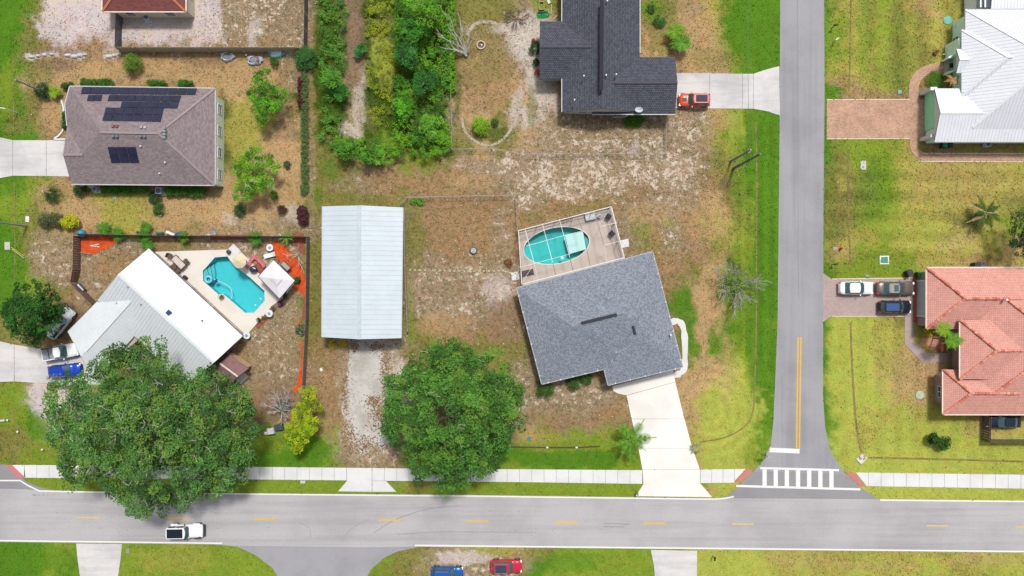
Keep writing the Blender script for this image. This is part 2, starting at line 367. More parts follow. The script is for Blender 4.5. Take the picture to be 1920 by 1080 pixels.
# (px, py, rx, ry, rotation deg, letter, strength): patches of other growth
BLOBS = [
 (110, 45, 40, 40, 0, 'W', .9), (150, 25, 45, 25, 0, 'W', .9), (280, 60, 45, 22, 0, 'W', .9), (400, 40, 14, 40, 0, 'W', .8), (475, 60, 12, 25, 20, 'W', .6),
 (12, 60, 22, 90, 0, 'L', .8), (12, 170, 22, 60, 0, 'G', .8), (35, 190, 14, 40, 0, 'L', .6), (30, 330, 20, 40, 0, 'L', .7),
 (60, 106, 14, 6, 0, 'W', .9), (95, 102, 20, 6, 0, 'W', .8), (145, 103, 18, 7, 0, 'W', .9), (210, 105, 15, 5, 0, 'W', .8), (120, 97, 70, 8, 0, 'K', .6),
 (110, 125, 40, 12, 0, 'K', .8), (170, 130, 50, 14, -10, 'T', .9), (320, 125, 40, 12, 0, 'T', .9), (100, 215, 22, 30, 0, 'T', .8), (45, 235, 40, 18, 0, 'O', .6),
 (60, 170, 16, 30, 0, 'O', .7), (80, 140, 20, 14, 0, 'O', .6), (418, 230, 12, 90, 0, 'D', .55), (450, 250, 25, 45, 0, 'Y', .8), (430, 160, 18, 22, 0, 'T', .9), (535, 290, 25, 40, 0, 'T', .9),
 (530, 245, 30, 18, 0, 'K', .5), (555, 150, 18, 25, 0, 'P', .8), (475, 150, 50, 16, 0, 'T', .6), (350, 385, 90, 14, 0, 'T', .8), (250, 375, 40, 18, 0, 'Y', .7), (200, 355, 30, 8, 0, 'G', .6), (130, 390, 60, 12, 0, 'T', .8),
 (80, 365, 24, 18, 0, 'T', .5), (550, 400, 16, 20, 0, 'M', .6), (430, 410, 14, 10, 0, 'M', .5), (560, 340, 14, 60, 0, 'T', .7),
 (610, 100, 22, 110, 0, 'D', .9), (625, 190, 26, 60, 0, 'D', .9), (665, 100, 14, 90, 0, 'K', .8), (672, 200, 14, 60, 5, 'M', .6), (660, 245, 26, 12, 20, 'M', .6),
 (720, 100, 30, 130, 0, 'D', .9), (780, 120, 55, 140, 0, 'D', .9), (770, 240, 60, 30, 0, 'D', .8), (718, 60, 22, 60, 0, 'O', .6), (715, 110, 20, 40, 0, 'V', .8), (720, 150, 14, 24, 0, 'V', .7), (680, 285, 60, 18, 10, 'D', .7), (795, 215, 30, 60, 0, 'K', .35),
 (617, 320, 16, 20, 0, 'L', .5), (595, 365, 12, 22, 0, 'L', .6), (760, 318, 16, 8, 30, 'G', .6), (640, 350, 30, 10, 0, 'P', .5), (690, 375, 60, 8, 0, 'O', .7),
 (582, 200, 8, 140, 0, 'B', .7), (583, 330, 8, 80, 0, 'P', .6),
 (980, 70, 30, 42, 25, 'M', .95), (940, 52, 30, 10, -15, 'M', .8), (880, 50, 30, 7, -25, 'M', .5), (1000, 130, 12, 30, 10, 'M', .8), (968, 200, 8, 50, 10, 'M', .6), (1000, 175, 8, 60, -20, 'M', .55),
 (1030, 180, 30, 30, 0, 'M', .5), (900, 30, 50, 22, 0, 'O', .6), (900, 130, 60, 80, 0, 'B', .75), (920, 120, 45, 28, 0, 'B', .7), (890, 170, 34, 26, 0, 'B', .6), (900, 100, 60, 60, 0, 'O', .4), (865, 250, 18, 24, 0, 'O', .6), (855, 120, 9, 110, 0, 'D', .6),
 (925, 255, 40, 10, -10, 'D', .6), (998, 200, 10, 40, 0, 'O', .6), (1040, 265, 60, 18, 0, 'S', .5), (1130, 265, 60, 14, 0, 'S', .5), (1190, 225, 26, 12, 0, 'L', .8), (1190, 280, 10, 10, 0, 'W', .5),
 (1240, 55, 30, 50, 0, 'O', .7), (1222, 18, 22, 18, 0, 'L', .7), (1310, 50, 40, 40, 0, 'T', .6), (1300, 20, 20, 20, 0, 'P', .5), (1415, 60, 50, 75, 0, 'L', .95), (1340, 110, 50, 20, 0, 'O', .5),
 (1305, 240, 36, 50, 0, 'S', .7), (1345, 225, 30, 25, 0, 'T', .5), (1380, 245, 16, 60, 0, 'V', .5), (1435, 300, 22, 120, 0, 'L', .9), (1405, 260, 10, 80, 0, 'L', .7), (1390, 320, 22, 60, 0, 'L', .6), (1340, 310, 30, 24, 0, 'O', .6),
 (1432, 480, 24, 160, 0, 'L', .95), (1428, 680, 24, 160, 0, 'L', .9), (1395, 450, 20, 50, 0, 'G', .7), (1370, 540, 40, 40, 0, 'L', .55), (1325, 410, 40, 40, 0, 'T', .5), (1200, 430, 28, 16, 0, 'G', .45), (1252, 415, 16, 10, 0, 'G', .4),
 (1250, 310, 90, 20, 0, 'S', .8), (1120, 310, 90, 18, 0, 'S', .8), (1060, 350, 70, 20, 10, 'S', .8), (980, 330, 20, 30, 0, 'S', .6), (900, 305, 60, 10, 0, 'S', .6), (890, 340, 50, 16, 0, 'T', .6), (1200, 365, 40, 18, 0, 'B', .6), (1220, 400, 40, 20, 0, 'T', .5),
 (1110, 385, 70, 8, -14, 'O', .4), (1010, 400, 30, 14, -14, 'O', .35),
 (860, 430, 60, 50, 0, 'B', .9), (800, 400, 30, 20, 0, 'B', .6), (900, 470, 40, 14, 0, 'B', .7), (780, 440, 14, 60, 0, 'O', .6), (800, 560, 40, 40, 0, 'S', .6), (930, 540, 30, 30, 0, 'W', .55), (850, 515, 70, 14, 0, 'S', .5), (945, 600, 30, 40, 0, 'K', .5), (830, 610, 50, 25, 0, 'T', .6), (770, 600, 8, 60, 0, 'G', .4),
 (1290, 590, 16, 60, 0, 'L', .85), (1280, 565, 20, 18, 0, 'L', .8), (1318, 620, 14, 50, 0, 'T', .9), (1340, 650, 14, 40, 0, 'L', .75), (1300, 680, 14, 24, 0, 'L', .6), (1325, 700, 30, 30, 0, 'T', .8), (1330, 545, 18, 60, 0, 'T', .85), (1290, 735, 16, 40, -12, 'T', .9), (1370, 770, 60, 60, 0, 'V', .85), (1310, 850, 20, 10, 0, 'Y', .6), (1360, 690, 20, 60, 0, 'T', .4),
 (1235, 480, 14, 60, -14, 'B', .5),
 (690, 720, 34, 80, 0, 'M', .9), (700, 800, 46, 60, 8, 'M', .9), (690, 850, 50, 20, 0, 'S', .8), (650, 700, 14, 60, 0, 'B', .6), (730, 680, 14, 40, 0, 'S', .7), (600, 700, 26, 60, 0, 'B', .7), (610, 790, 26, 40, 0, 'B', .6), (645, 830, 12, 40, 0, 'P', .8),
 (560, 850, 70, 30, 0, 'L', .95), (500, 830, 40, 22, 0, 'G', .7), (520, 750, 50, 40, 0, 'K', .5), (470, 790, 40, 16, 0, 'K', .8), (520, 660, 40, 50, 0, 'P', .7), (470, 620, 10, 14, 0, 'G', .5), (400, 520, 1, 1, 0, 'P', 0),
 (160, 530, 20, 50, 0, 'P', .8), (205, 500, 26, 30, 40, 'B', .6), (60, 440, 26, 40, 0, 'O', .7), (25, 500, 24, 60, 0, 'L', .95), (90, 480, 36, 50, 0, 'P', .8), (125, 600, 30, 30, 0, 'K', .9), (60, 640, 50, 8, 10, 'T', .6),
 (85, 750, 30, 40, 0, 'W', .85), (100, 720, 40, 10, 0, 'W', .6), (30, 750, 18, 60, 0, 'G', .8), (20, 830, 30, 24, 0, 'O', .6), (70, 800, 20, 30, -30, 'L', .6),
 (1050, 750, 60, 30, 0, 'P', .8), (1110, 740, 40, 16, 0, 'S', .5), (1060, 790, 70, 14, 0, 'B', .6), (1070, 835, 110, 14, 0, 'G', .6), (1070, 858, 120, 16, 0, 'L', .9), (1010, 820, 50, 12, 0, 'Y', .5), (1170, 700, 1, 1, 0, 'P', 0),
 (1700, 700, 60, 60, 0, 'T', .7), (1660, 640, 30, 60, 0, 'Y', .7), (1740, 690, 30, 30, 0, 'T', .8), (1650, 740, 24, 40, 0, 'V', .6), (1575, 680, 24, 90, 0, 'V', .8), (1830, 800, 1, 1, 0, 'T', 0), (1880, 810, 60, 14, 0, 'T', .4),
 (1620, 60, 14, 100, 0, 'L', .5), (1655, 60, 14, 100, 0, 'V', .25), (1700, 120, 50, 60, 0, 'O', .6), (1700, 30, 40, 30, 0, 'O', .5), (1785, 95, 1, 1, 0, 'T', 0), (1640, 350, 36, 60, 0, 'L', .5), (1700, 430, 60, 40, 0, 'V', .4), (1800, 450, 90, 26, 0, 'V', .4), (1800, 340, 100, 50, 0, 'T', .3), (1850, 490, 60, 10, 0, 'T', .6), (1560, 380, 14, 110, 0, 'O', .6), (1575, 478, 30, 12, 0, 'T', .4),
 (860, 1045, 60, 14, 0, 'W', .7), (790, 1045, 30, 10, 0, 'O', .7), (980, 1050, 30, 20, 0, 'S', .5), (1070, 1055, 60, 20, 0, 'L', .6), (60, 1045, 80, 30, 0, 'L', .6), (330, 1050, 70, 26, 0, 'Y', .4), (1500, 1050, 60, 14, 0, 'T', .35), (1640, 1060, 80, 10, 0, 'T', .3), (1850, 1050, 80, 12, 0, 'T', .4), (1370, 1040, 60, 16, 0, 'V', .5),
 (795, 912, 40, 8, 0, 'T', .3), (1330, 918, 20, 6, 0, 'T', .6), (1185, 915, 30, 8, 0, 'G', .3)]
def cover(px, py, want='all'):
    """land cover at photo-pixel positions (arrays) -> colour (linear albedo), sand fleck, dark fleck"""
    keys = list(CODE); T = np.array([[lin(c) / 1.55 for c in CODE[k][0]] + [CODE[k][1], CODE[k][2]] for k in keys])
    G = np.array([[keys.index(c) for c in r] for r in GMAP])
    wx = px + (vnoise(px, py, 60, 1) - .5) * 60 + (vnoise(px, py, 14, 3) - .5) * 46; wy = py + (vnoise(px, py, 60, 2) - .5) * 60 + (vnoise(px, py, 14, 4) - .5) * 46
    u = np.clip(wx / 40 - .5, 0, 46.999); v = np.clip(wy / 40 - .5, 0, 25.999)
    i = u.astype(int); j = v.astype(int); fu = (u - i)[:, None]; fv = (v - j)[:, None]
    fu = fu * fu * (3 - 2 * fu); fv = fv * fv * (3 - 2 * fv)
    F = T[G[j, i]] * (1 - fu) * (1 - fv) + T[G[j, i + 1]] * fu * (1 - fv) + T[G[j + 1, i]] * (1 - fu) * fv + T[G[j + 1, i + 1]] * fu * fv
    qx = px + (vnoise(px, py, 25, 5) - .5) * 18; qy = py + (vnoise(px, py, 25, 6) - .5) * 18; ed = (vnoise(px, py, 10, 7, 4) - .5) * 1.1
    for bx, by, rx, ry, rt, k, st in BLOBS:
        if st <= 0: continue
        a = math.radians(rt); dx = qx - bx; dy = qy - by
        d = np.sqrt(((dx * math.cos(a) + dy * math.sin(a)) / rx) ** 2 + ((-dx * math.sin(a) + dy * math.cos(a)) / ry) ** 2) + ed
        w = np.clip((1.25 - d) / 0.5, 0, 1); w = (w * w * (3 - 2 * w) * st)[:, None]
        F = F * (1 - w) + T[keys.index(k)] * w
    # mowing bands and broad variation
    lum = 1 + (vnoise(px, py, 90, 8, 3) - .5) * 0.25 + (vnoise(px, py, 8, 9, 3) - .5) * 0.35
    mow = np.where((px > 1600) & (py > 0) & (py < 185), 0.14 * np.sin(px / 7.5), 0) + np.where((px > 1540) & (py > 300) & (py < 490), 0.10 * np.sin(py / 6.0), 0) + np.where((px > 1385) & (px < 1460) & (py > 215) & (py < 700), 0.10 * np.sin(px / 3.4), 0) + np.where((px > 1545) & (py > 600) & (py < 860), 0.06 * np.sin(px / 5.5), 0)
    rr = np.hypot(px - 1330, py - 770); mow = mow + np.where((rr < 95) & (px > 1270) & (py > 680) & (py < 870) , 0.07 * np.sin(rr / 3.2), 0)
    F[:, :3] *= (lum + mow)[:, None]; F[:, 3] *= .45 + 1.1 * vnoise(px, py, 34, 12, 3)
    return F
POOL_B = [(380, 508), (403, 482), (427, 480), (440, 497), (470, 520), (497, 545), (497.5, 564), (477, 587), (460, 587), (424, 556), (418, 552), (410, 553), (381, 527)]
def ellipse(cx, cy, a, b, rot, n=40):
    r = math.radians(rot)
    return [(cx + a * math.cos(t) * math.cos(r) - b * math.sin(t) * math.sin(r), cy + a * math.cos(t) * math.sin(r) + b * math.sin(t) * math.cos(r)) for t in [2 * math.pi * k / n for k in range(n)]]
POOL_E = ellipse(1043.5, 460.5, 62.5, 34, -11)
def grow(poly, d):
    cx = sum(p[0] for p in poly) / len(poly); cy = sum(p[1] for p in poly) / len(poly)
    out = []
    for x, y in poly:
        r = math.hypot(x - cx, y - cy); out.append((x + (x - cx) / r * d, y + (y - cy) / r * d))
    return out
def make_ground():
    nx, ny = 560, 330; x0, x1, y0, y1 = -100, 2020, -80, 1160
    gx = np.linspace(x0, x1, nx); gy = np.linspace(y0, y1, ny)
    PX, PY = np.meshgrid(gx, gy); px = PX.ravel(); py = PY.ravel()
    F = cover(px, py)
    z = (vnoise(px, py, 12, 20, 3) - .5) * 0.03 - 0.02
    V = np.stack([(px - 960) * S, (540 - py) * S, z], 1)
    idx = np.arange(nx * ny).reshape(ny, nx)
    q = np.stack([idx[:-1, :-1], idx[1:, :-1], idx[1:, 1:], idx[:-1, 1:]], -1).reshape(-1, 4)
    cx = px[q].mean(1); cy = py[q].mean(1)
    keep = ~(inpoly(cx, cy, grow(POOL_B, 4)) | inpoly(cx, cy, grow(POOL_E, 4)))
    q = q[keep]
    # a wide skirt of the same land out to the horizon
    ring = [(0, 0), (0, nx - 1), (ny - 1, nx - 1), (ny - 1, 0)]
    base = len(V); far = 1500
    cor = [(-far, far), (far, far), (far, -far), (-far, -far)]
    V = np.vstack([V, [[a, b, -0.3] for a, b in cor]])
    F = np.vstack([F, np.array([[*(lin(c) / 1.55 for c in (130, 150, 60)), .1, .3]] * 4)])
    quads = [tuple(r) for r in q.tolist()]
    edges = [idx[0, :], idx[:, -1], idx[-1, ::-1], idx[::-1, 0]]
    for k in range(4):
        e = edges[k].tolist(); quads.append(tuple([base + k] + e[::1][:0] + [e[0], e[-1], base + (k + 1) % 4]))
        # fan to keep the border closed
    me = bpy.data.meshes.new('ground'); me.from_pydata(V.tolist(), [], quads)
    ca = me.color_attributes.new('col', 'FLOAT_COLOR', 'POINT')
    c4 = np.ones((len(V), 4), np.float32); c4[:, :3] = F[:, :3]; ca.data.foreach_set('color', c4.ravel())
    for nm, k in (('sandy', 3), ('darkf', 4)):
        at = me.attributes.new(nm, 'FLOAT', 'POINT'); at.data.foreach_set('value', F[:, k].astype(np.float32))
    for p in me.polygons: p.use_smooth = True
    m = bpy.data.materials.new('ground_cover'); m.use_nodes = True; n = m.node_tree; L = n.links; b = n.nodes['Principled BSDF']
    b.inputs['Roughness'].default_value = 0.95; b.inputs['Specular IOR Level'].default_value = 0.05
    geo = n.nodes.new('ShaderNodeNewGeometry')
    def at(nm):
        a = n.nodes.new('ShaderNodeAttribute'); a.attribute_name = nm; return a
    def noise(scale, det, ro, off=0):
        mp = n.nodes.new('ShaderNodeMapping'); mp.inputs['Location'].default_value = (off, off * 1.7, 0)
        L.new(geo.outputs['Position'], mp.inputs[0])
        z = n.nodes.new('ShaderNodeTexNoise'); z.inputs['Scale'].default_value = scale; z.inputs['Detail'].default_value = det; z.inputs['Roughness'].default_value = ro
        L.new(mp.outputs[0], z.inputs['Vector']); return z.outputs['Fac']
    def thr(fac, a_out, top, span, soft):
        # smoothstep(noise, top - span*attr)
        mu = n.nodes.new('ShaderNodeMath'); mu.operation = 'MULTIPLY_ADD'; L.new(a_out, mu.inputs[0]); mu.inputs[1].default_value = -span; mu.inputs[2].default_value = top
        ad = n.nodes.new('ShaderNodeMath'); ad.operation = 'ADD'; L.new(mu.outputs[0], ad.inputs[0]); ad.inputs[1].default_value = soft
        mr = n.nodes.new('ShaderNodeMapRange'); mr.interpolation_type = 'SMOOTHSTEP'; L.new(fac, mr.inputs[0]); L.new(mu.outputs[0], mr.inputs[1]); L.new(ad.outputs[0], mr.inputs[2]); return mr.outputs[0]
    col = at('col').outputs['Color']
    g1 = noise(5.0, 4, 0.7, 3); mr = n.nodes.new('ShaderNodeMapRange'); mr.inputs[1].default_value = 0.3; mr.inputs[2].default_value = 0.7; mr.inputs[3].default_value = 0.72; mr.inputs[4].default_value = 1.26; L.new(g1, mr.inputs[0])
    vm = n.nodes.new('ShaderNodeVectorMath'); vm.operation = 'SCALE'; L.new(col, vm.inputs[0]); L.new(mr.outputs[0], vm.inputs['Scale'])
    hue = mix_rgb(n, 'MULTIPLY'); L.new(vm.outputs[0], hue.inputs[6]); hue.inputs[7].default_value = (1.14, 0.98, 0.98, 1)
    g4 = noise(0.6, 6, 0.65, 40); mr4 = n.nodes.new('ShaderNodeMapRange'); mr4.inputs[1].default_value = 0.45; mr4.inputs[2].default_value = 0.65; L.new(g4, mr4.inputs[0]); L.new(mr4.outputs[0], hue.inputs[0])
    mo = mix_rgb(n, 'MULTIPLY'); L.new(hue.outputs[2], mo.inputs[6]); mo.inputs[7].default_value = (0.78, 0.74, 0.62, 1)
    mm = n.nodes.new('ShaderNodeMath'); mm.operation = 'MULTIPLY'; L.new(thr(noise(0.9, 7, 0.7, 71), at('darkf').outputs['Fac'], 0.60, 0.16, 0.14), mm.inputs[0]); mm.inputs[1].default_value = 0.9; L.new(mm.outputs[0], mo.inputs[0])
    lt = mix_rgb(n, 'MULTIPLY'); L.new(mo.outputs[2], lt.inputs[6]); lt.inputs[7].default_value = (1.18, 1.16, 1.25, 1); L.new(thr(noise(1.3, 7, 0.72, 93), at('darkf').outputs['Fac'], 0.62, 0.14, 0.14), lt.inputs[0])
    dk = mix_rgb(n); L.new(lt.outputs[2], dk.inputs[6])
    mul = n.nodes.new('ShaderNodeVectorMath'); mul.operation = 'MULTIPLY'; L.new(col, mul.inputs[0]); mul.inputs[1].default_value = (0.60, 0.66, 0.50); L.new(mul.outputs[0], dk.inputs[7])
    L.new(thr(noise(1.6, 7, 0.72, 11), at('darkf').outputs['Fac'], 0.66, 0.26, 0.08), dk.inputs[0])
    sd = mix_rgb(n); L.new(dk.outputs[2], sd.inputs[6]); sd.inputs[7].default_value = A(214, 199, 181)
    L.new(thr(noise(1.15, 8, 0.74, 23), at('sandy').outputs['Fac'], 0.70, 0.25, 0.09), sd.inputs[0])
    L.new(sd.outputs[2], b.inputs['Base Color'])
    bp = n.nodes.new('ShaderNodeBump'); bp.inputs['Strength'].default_value = 0.5; bp.inputs['Distance'].default_value = 0.06; L.new(noise(7, 5, 0.7), bp.inputs['Height']); L.new(bp.outputs[0], b.inputs['Normal'])
    me.materials.append(m)
    o = add('ground', me); o['kind'] = 'structure'
make_ground()

# ---------------------------------------------------------------- roads
north = [(-60, 915), (34, 917), (74, 919), (166, 921), (480, 925), (880, 928), (1100, 931), (1350, 934), (1650, 936), (1920, 939), (2000, 940)]
south = [(2000, 1037), (1920, 1036), (1220, 1029), (778, 1025), (690, 1026), (440, 1023), (417, 1021), (0, 1016), (-60, 1015)]
sheet('main_road', north + south, 0.020, M_road)
sheet('side_road', [(1463, -80), (1545, -80), (1546, 180), (1544, 400), (1543, 740), (1547, 800), (1556, 842), (1570, 868), (1588, 890), (1615, 915), (1650, 945), (1350, 945), (1372, 926), (1405, 893), (1430, 865), (1445, 835), (1450, 790), (1454, 700), (1458, 600), (1460, 400), (1462, 200)], 0.012, M_road2)
sheet('junction_asphalt', [(1412, 884), (1500, 886), (1586, 890), (1615, 915), (1650, 938), (1350, 936), (1372, 924)], 0.016, M_road3)
sheet('south_side_road', [(400, 1015), (800, 1018), (778, 1027), (745, 1034), (720, 1046), (695, 1068), (684, 1090), (680, 1150), (535, 1150), (527, 1090), (510, 1064), (478, 1040), (445, 1025), (400, 1021)], 0.014, smat('asphalt_plain', A(166, 166, 171), A(156, 156, 162), A(136, 136, 142), s1=0.2, s2=2.5, fine=0.12))
sheet('west_side_road', [(-60, 865), (0, 869), (12, 872), (30, 886), (48, 902), (74, 920), (-60, 922)], 0.012, M_road3)
sheet('shoulder_asphalt', [(40, 898), (52, 905), (80, 915), (110, 921), (60, 921), (36, 906)], 0.009, M_road3)
def mark(parent, a, b, w, m, z=0.026):
    p = ribbon([a, b], w); MB().prism(pxy(p), z - 0.005, z).build('painted_line', m, parent)
def markings(name, label):
    o = bpy.data.objects.new(name, None); COL.objects.link(o); o['kind'] = 'structure'; return o
mk = markings('road_marking', '')
def polymark(pts, w, m, z=0.026):
    MB().prism(pxy(ribbon(pts, w)), z - 0.005, z).build('painted_line', m, mk)
polymark([(-30, 901), (38, 901), (52, 910), (74, 920.5), (166, 922.5), (480, 926.5), (880, 930), (1100, 933), (1340, 936), (1358, 934.5), (1376, 931)], 2.6, M_white)
polymark([(1650, 937.5), (2000, 941)], 2.8, M_white)
polymark([(-60, 1013), (0, 1013.5), (417, 1018.5)], 2.6, M_white)
polymark([(778, 1022.5), (1220, 1027), (1920, 1034), (2000, 1035)], 2.8, M_white)
for a, b, y, mm in ((144, 188, 970, M_yellow2), (310, 354, 971.5, M_yellow), (477, 519, 973, M_yellow), (711, 753, 975, M_yellow), (875, 917, 977, M_yellow), (1040, 1083, 979, M_yellow), (1206, 1249, 981, M_yellow), (1373, 1413, 982.5, M_yellow2), (1737, 1778, 985.5, M_yellow2), (1905, 1945, 988, M_yellow2)):
    mark(mk, (a, y), (b, y + .4), 2.6, mm)
mark(mk, (1496.3, 632), (1493.3, 840), 2.6, M_yellow); mark(mk, (1501.6, 632), (1498.6, 841), 2.6, M_yellow)
mark(mk, (1443, 843.5), (1499, 846), 8.5, M_white)
cw = markings('crosswalk', '')
mark(cw, (1425, 877.5), (1573, 881.5), 4, M_white); mark(cw, (1380, 911), (1613, 917.5), 4, M_white)
for i in range(7):
    x = 1433.5 + i * 20.9; mark(cw, (x, 880.2 + i * .5), (x, 910.5 + i * .6), 8, M_white, 0.0245)
# cracks and tyre marks
tm = smat('tyre_mark', A(150, 150, 156), A(140, 140, 146), A(120, 120, 124), s1=1, s2=8)
for pts, w in (([(700, 1000), (740, 975), (800, 955), (860, 948)], 1.0), ([(745, 1002), (800, 998), (860, 997), (1000, 998)], .8), ([(560, 980), (580, 990), (582, 1010)], .7), ([(1132, 981), (1180, 983)], 1.3), ([(1132, 987), (1170, 988)], 1.1), ([(640, 1015), (660, 990), (690, 975)], .7), ([(1495, 0), (1497, 560)], .6)):
    MB().prism(pxy(ribbon(smooth_path(pts, 6), w)), 0.018, 0.0235).build('tyre_mark', tm, mk)
for k in range(70):
    x = rnd.choice([rnd.gauss(75, 8), rnd.gauss(210, 20), rnd.gauss(400, 14), rnd.gauss(1010, 20), rnd.uniform(0, 1400)]); y = {True: 928}.get(x < 100, rnd.choice([996, 992, 990, 960]) + rnd.gauss(0, 2))
    r = rnd.uniform(.3, 1.1); MB().prism(pxy(ellipse(x, y, r * 1.6, r * .7, rnd.uniform(0, 30), 6)), 0.018, 0.0232).build('road_stain', tm, mk)

# ---------------------------------------------------------------- pavements: every slab its own piece
def lerp(x, tab):
    for (x0, y0), (x1, y1) in zip(tab, tab[1:]):
        if x <= x1: return y0 + (y1 - y0) * (x - x0) / (x1 - x0)
    return tab[-1][1]
TOPS = [(-60, 868), (20, 871.5), (450, 875), (750, 878), (1200, 881.5), (1420, 879), (1580, 885.5), (1920, 890), (2000, 891)]
BOTS = [(-60, 892), (48, 895.5), (450, 898.5), (700, 901), (1000, 904), (1200, 907), (1400, 904.5), (1610, 911), (1920, 916), (2000, 917)]
def slabs(name, xs, xe, step, cutL=0, cutR=0):
    root = bpy.data.objects.new(name, None); COL.objects.link(root); root['kind'] = 'structure'
    x = xs; k = 0
    n = max(1, round((xe - xs) / step)); st = (xe - xs) / n
    for i in range(n):
        a = xs + i * st + .25; b = xs + (i + 1) * st - .25
        al, bl = a, b
        if i == 0: al = a + cutL
        if i == n - 1: bl = b - cutR
        pts = [(a, lerp(a, TOPS)), (b, lerp(b, TOPS)), (bl, lerp(bl, BOTS)), (al, lerp(al, BOTS))]
        MB().prism(pxy(pts), -0.05, 0.065 + rnd.uniform(-.004, .004)).build('slab', M_conc, root)
    HARD.append([(xs, lerp(xs, TOPS)), (xe, lerp(xe, TOPS)), (xe - cutR, lerp(xe, BOTS)), (xs + cutL, lerp(xs, BOTS))])
slabs('sidewalk', 23, 650, 23.3, cutL=25)
slabs('sidewalk', 698, 1204, 23.0)
slabs('sidewalk', 1313, 1398, 23, cutR=24)
slabs('sidewalk', 1604, 1985, 24, cutL=20)
def pieces(name, plist, z, m, label=None, cat=None):
    root = bpy.data.objects.new(name, None); COL.objects.link(root); root['kind'] = 'structure'
    for p in plist:
        MB().prism(pxy(p), -0.05, z + rnd.uniform(-.003, .003)).build('slab', m, root); HARD.append(p)
    return root
pieces('driveway_apron', [[(650.5, 877), (697.5, 877.5), (697.5, 900.5), (697.5, 922), (634, 921), (650.5, 902)], [(698.2, 901.5), (724, 902), (743, 922), (698.2, 922)]], 0.060, M_conc)
pieces('driveway', [[(1204.5, 881), (1312.5, 880.5), (1312.5, 906), (1335, 932), (1192, 930), (1206, 908)]], 0.060, M_conc3)
pieces('driveway', [[(1148, 724), (1262, 694), (1266, 716), (1174, 741), (1160, 738), (1150, 733)], [(1174.6, 741.6), (1266, 716.6), (1283, 785), (1184, 785)], [(1184.2, 785.5), (1283.2, 785.5), (1298, 840), (1197, 840)], [(1197, 840.5), (1298.2, 840.5), (1312, 880), (1204.5, 880.5)]], 0.055, M_conc3)
sheet('curved_walkway', ribbon(smooth_path([(1262, 704), (1274, 700), (1283, 688), (1284, 640), (1280, 612), (1271, 602), (1259, 604)], 5), [9, 10, 11, 12, 13, 12] * 5 + [12]), 0.05, M_conc)
sheet('carport_driveway', [(x + (float(vnoise(np.array([x * 1.0]), np.array([y * 1.0]), 6, 41, 3)[0]) - .5) * 9 * (y > 640), y + (float(vnoise(np.array([x * 1.0]), np.array([y * 1.0]), 6, 42, 3)[0]) - .5) * 7 * (y > 640)) for x, y in smooth_path([(662, 636), (712, 636), (716, 660), (722, 690), (731, 715), (736, 745), (727, 765), (732, 800), (728, 830), (714, 842), (700, 838), (685, 852), (672, 846), (662, 830), (645, 790), (640, 760), (648, 720), (655, 680), (655, 655), (662, 636)], 7)[:-1]], 0.012, M_conc4, hard=False)
pieces('driveway', [[(-60, 250), (0, 257.5), (24, 263), (24, 329.5), (0, 334), (-60, 345)], [(24.6, 263), (87, 263), (87, 330), (24.6, 329.5)], [(87.6, 263), (126, 263), (131, 331), (87.6, 330)]], 0.05, M_conc2)
pieces('driveway', [[(-60, 632), (0, 640), (27, 646), (27, 715), (-60, 718)], [(27.6, 646), (60, 652), (100, 656), (140, 660), (205, 672), (200, 722), (150, 721), (70, 718), (27.6, 715)]], 0.05, M_conc2)
pieces('driveway', [[(1262, 137), (1330, 137.5), (1330, 203.5), (1262, 203)], [(1330.5, 137.5), (1392, 138.5), (1392, 204), (1330.5, 203.5)], [(1392.5, 138.5), (1412, 138.6), (1412, 204), (1392.5, 204)], [(1412.5, 138.5), (1435, 131), (1461, 124), (1462, 217), (1440, 209), (1412.5, 204)]], 0.05, M_conc2)
pieces('driveway', [[(143, 1019), (229, 1020), (226, 1050), (220, 1090), (216, 1140), (154, 1140), (150, 1080), (146, 1050)]], 0.04, M_conc2)
pieces('driveway', [[(1220, 1031), (1307, 1033), (1306, 1140), (1232, 1140), (1226, 1060)]], 0.04, M_conc2)
for p in ([(24, 871.5), (10, 871.5), (34, 895.5), (47, 895.5)], [(1399, 879.5), (1414, 879.5), (1391, 902), (1376, 905)], [(1585, 885.5), (1602, 886), (1622, 911), (1612, 911)]):
    sheet('tactile_ramp', p, 0.045, M_redramp)
pav = sheet('paved_driveway', [(1543, 512), (1560, 524), (1729, 522), (1729, 592), (1560, 592), (1543, 604)], 0.03, M_pinkpav)
sheet('paved_walkway', [(1696, 592.3), (1713, 592.3), (1713, 638), (1738, 662), (1776, 662), (1776, 680), (1730, 680), (1696, 645)], 0.034, M_pinkpav)
sheet('brick_driveway', [(1550, 188), (1742, 187), (1742, 259), (1550, 260)], 0.03, M_redbrick)
sheet('brick_path', ribbon(smooth_path([(1715, 190), (1713, 165), (1720, 145), (1735, 133), (1760, 127), (1778, 127)], 5), 18), 0.034, M_redbrick)
sheet('brick_path', ribbon(smooth_path([(1713, 258), (1713, 275), (1722, 288), (1740, 295), (1800, 295), (2000, 296)], 5), 14), 0.034, M_redbrick)
M_edge = mat('pale_kerb', A(238, 220, 196), 0.9, var=0.12, scale=6)
for a, b in (((1550, 187), (1706, 186.5)), ((1550, 260.5), (1706, 260)), ((1560, 523), (1728, 521)), ((1560, 593), (1695, 593)), ((1722, 302.5), (1990, 304)), ((1730, 287.5), (1990, 288))):
    MB().prism(pxy(ribbon([a, b], 1.6)), -.02, .05).build('paving_edge', M_edge)['kind'] = 'structure'
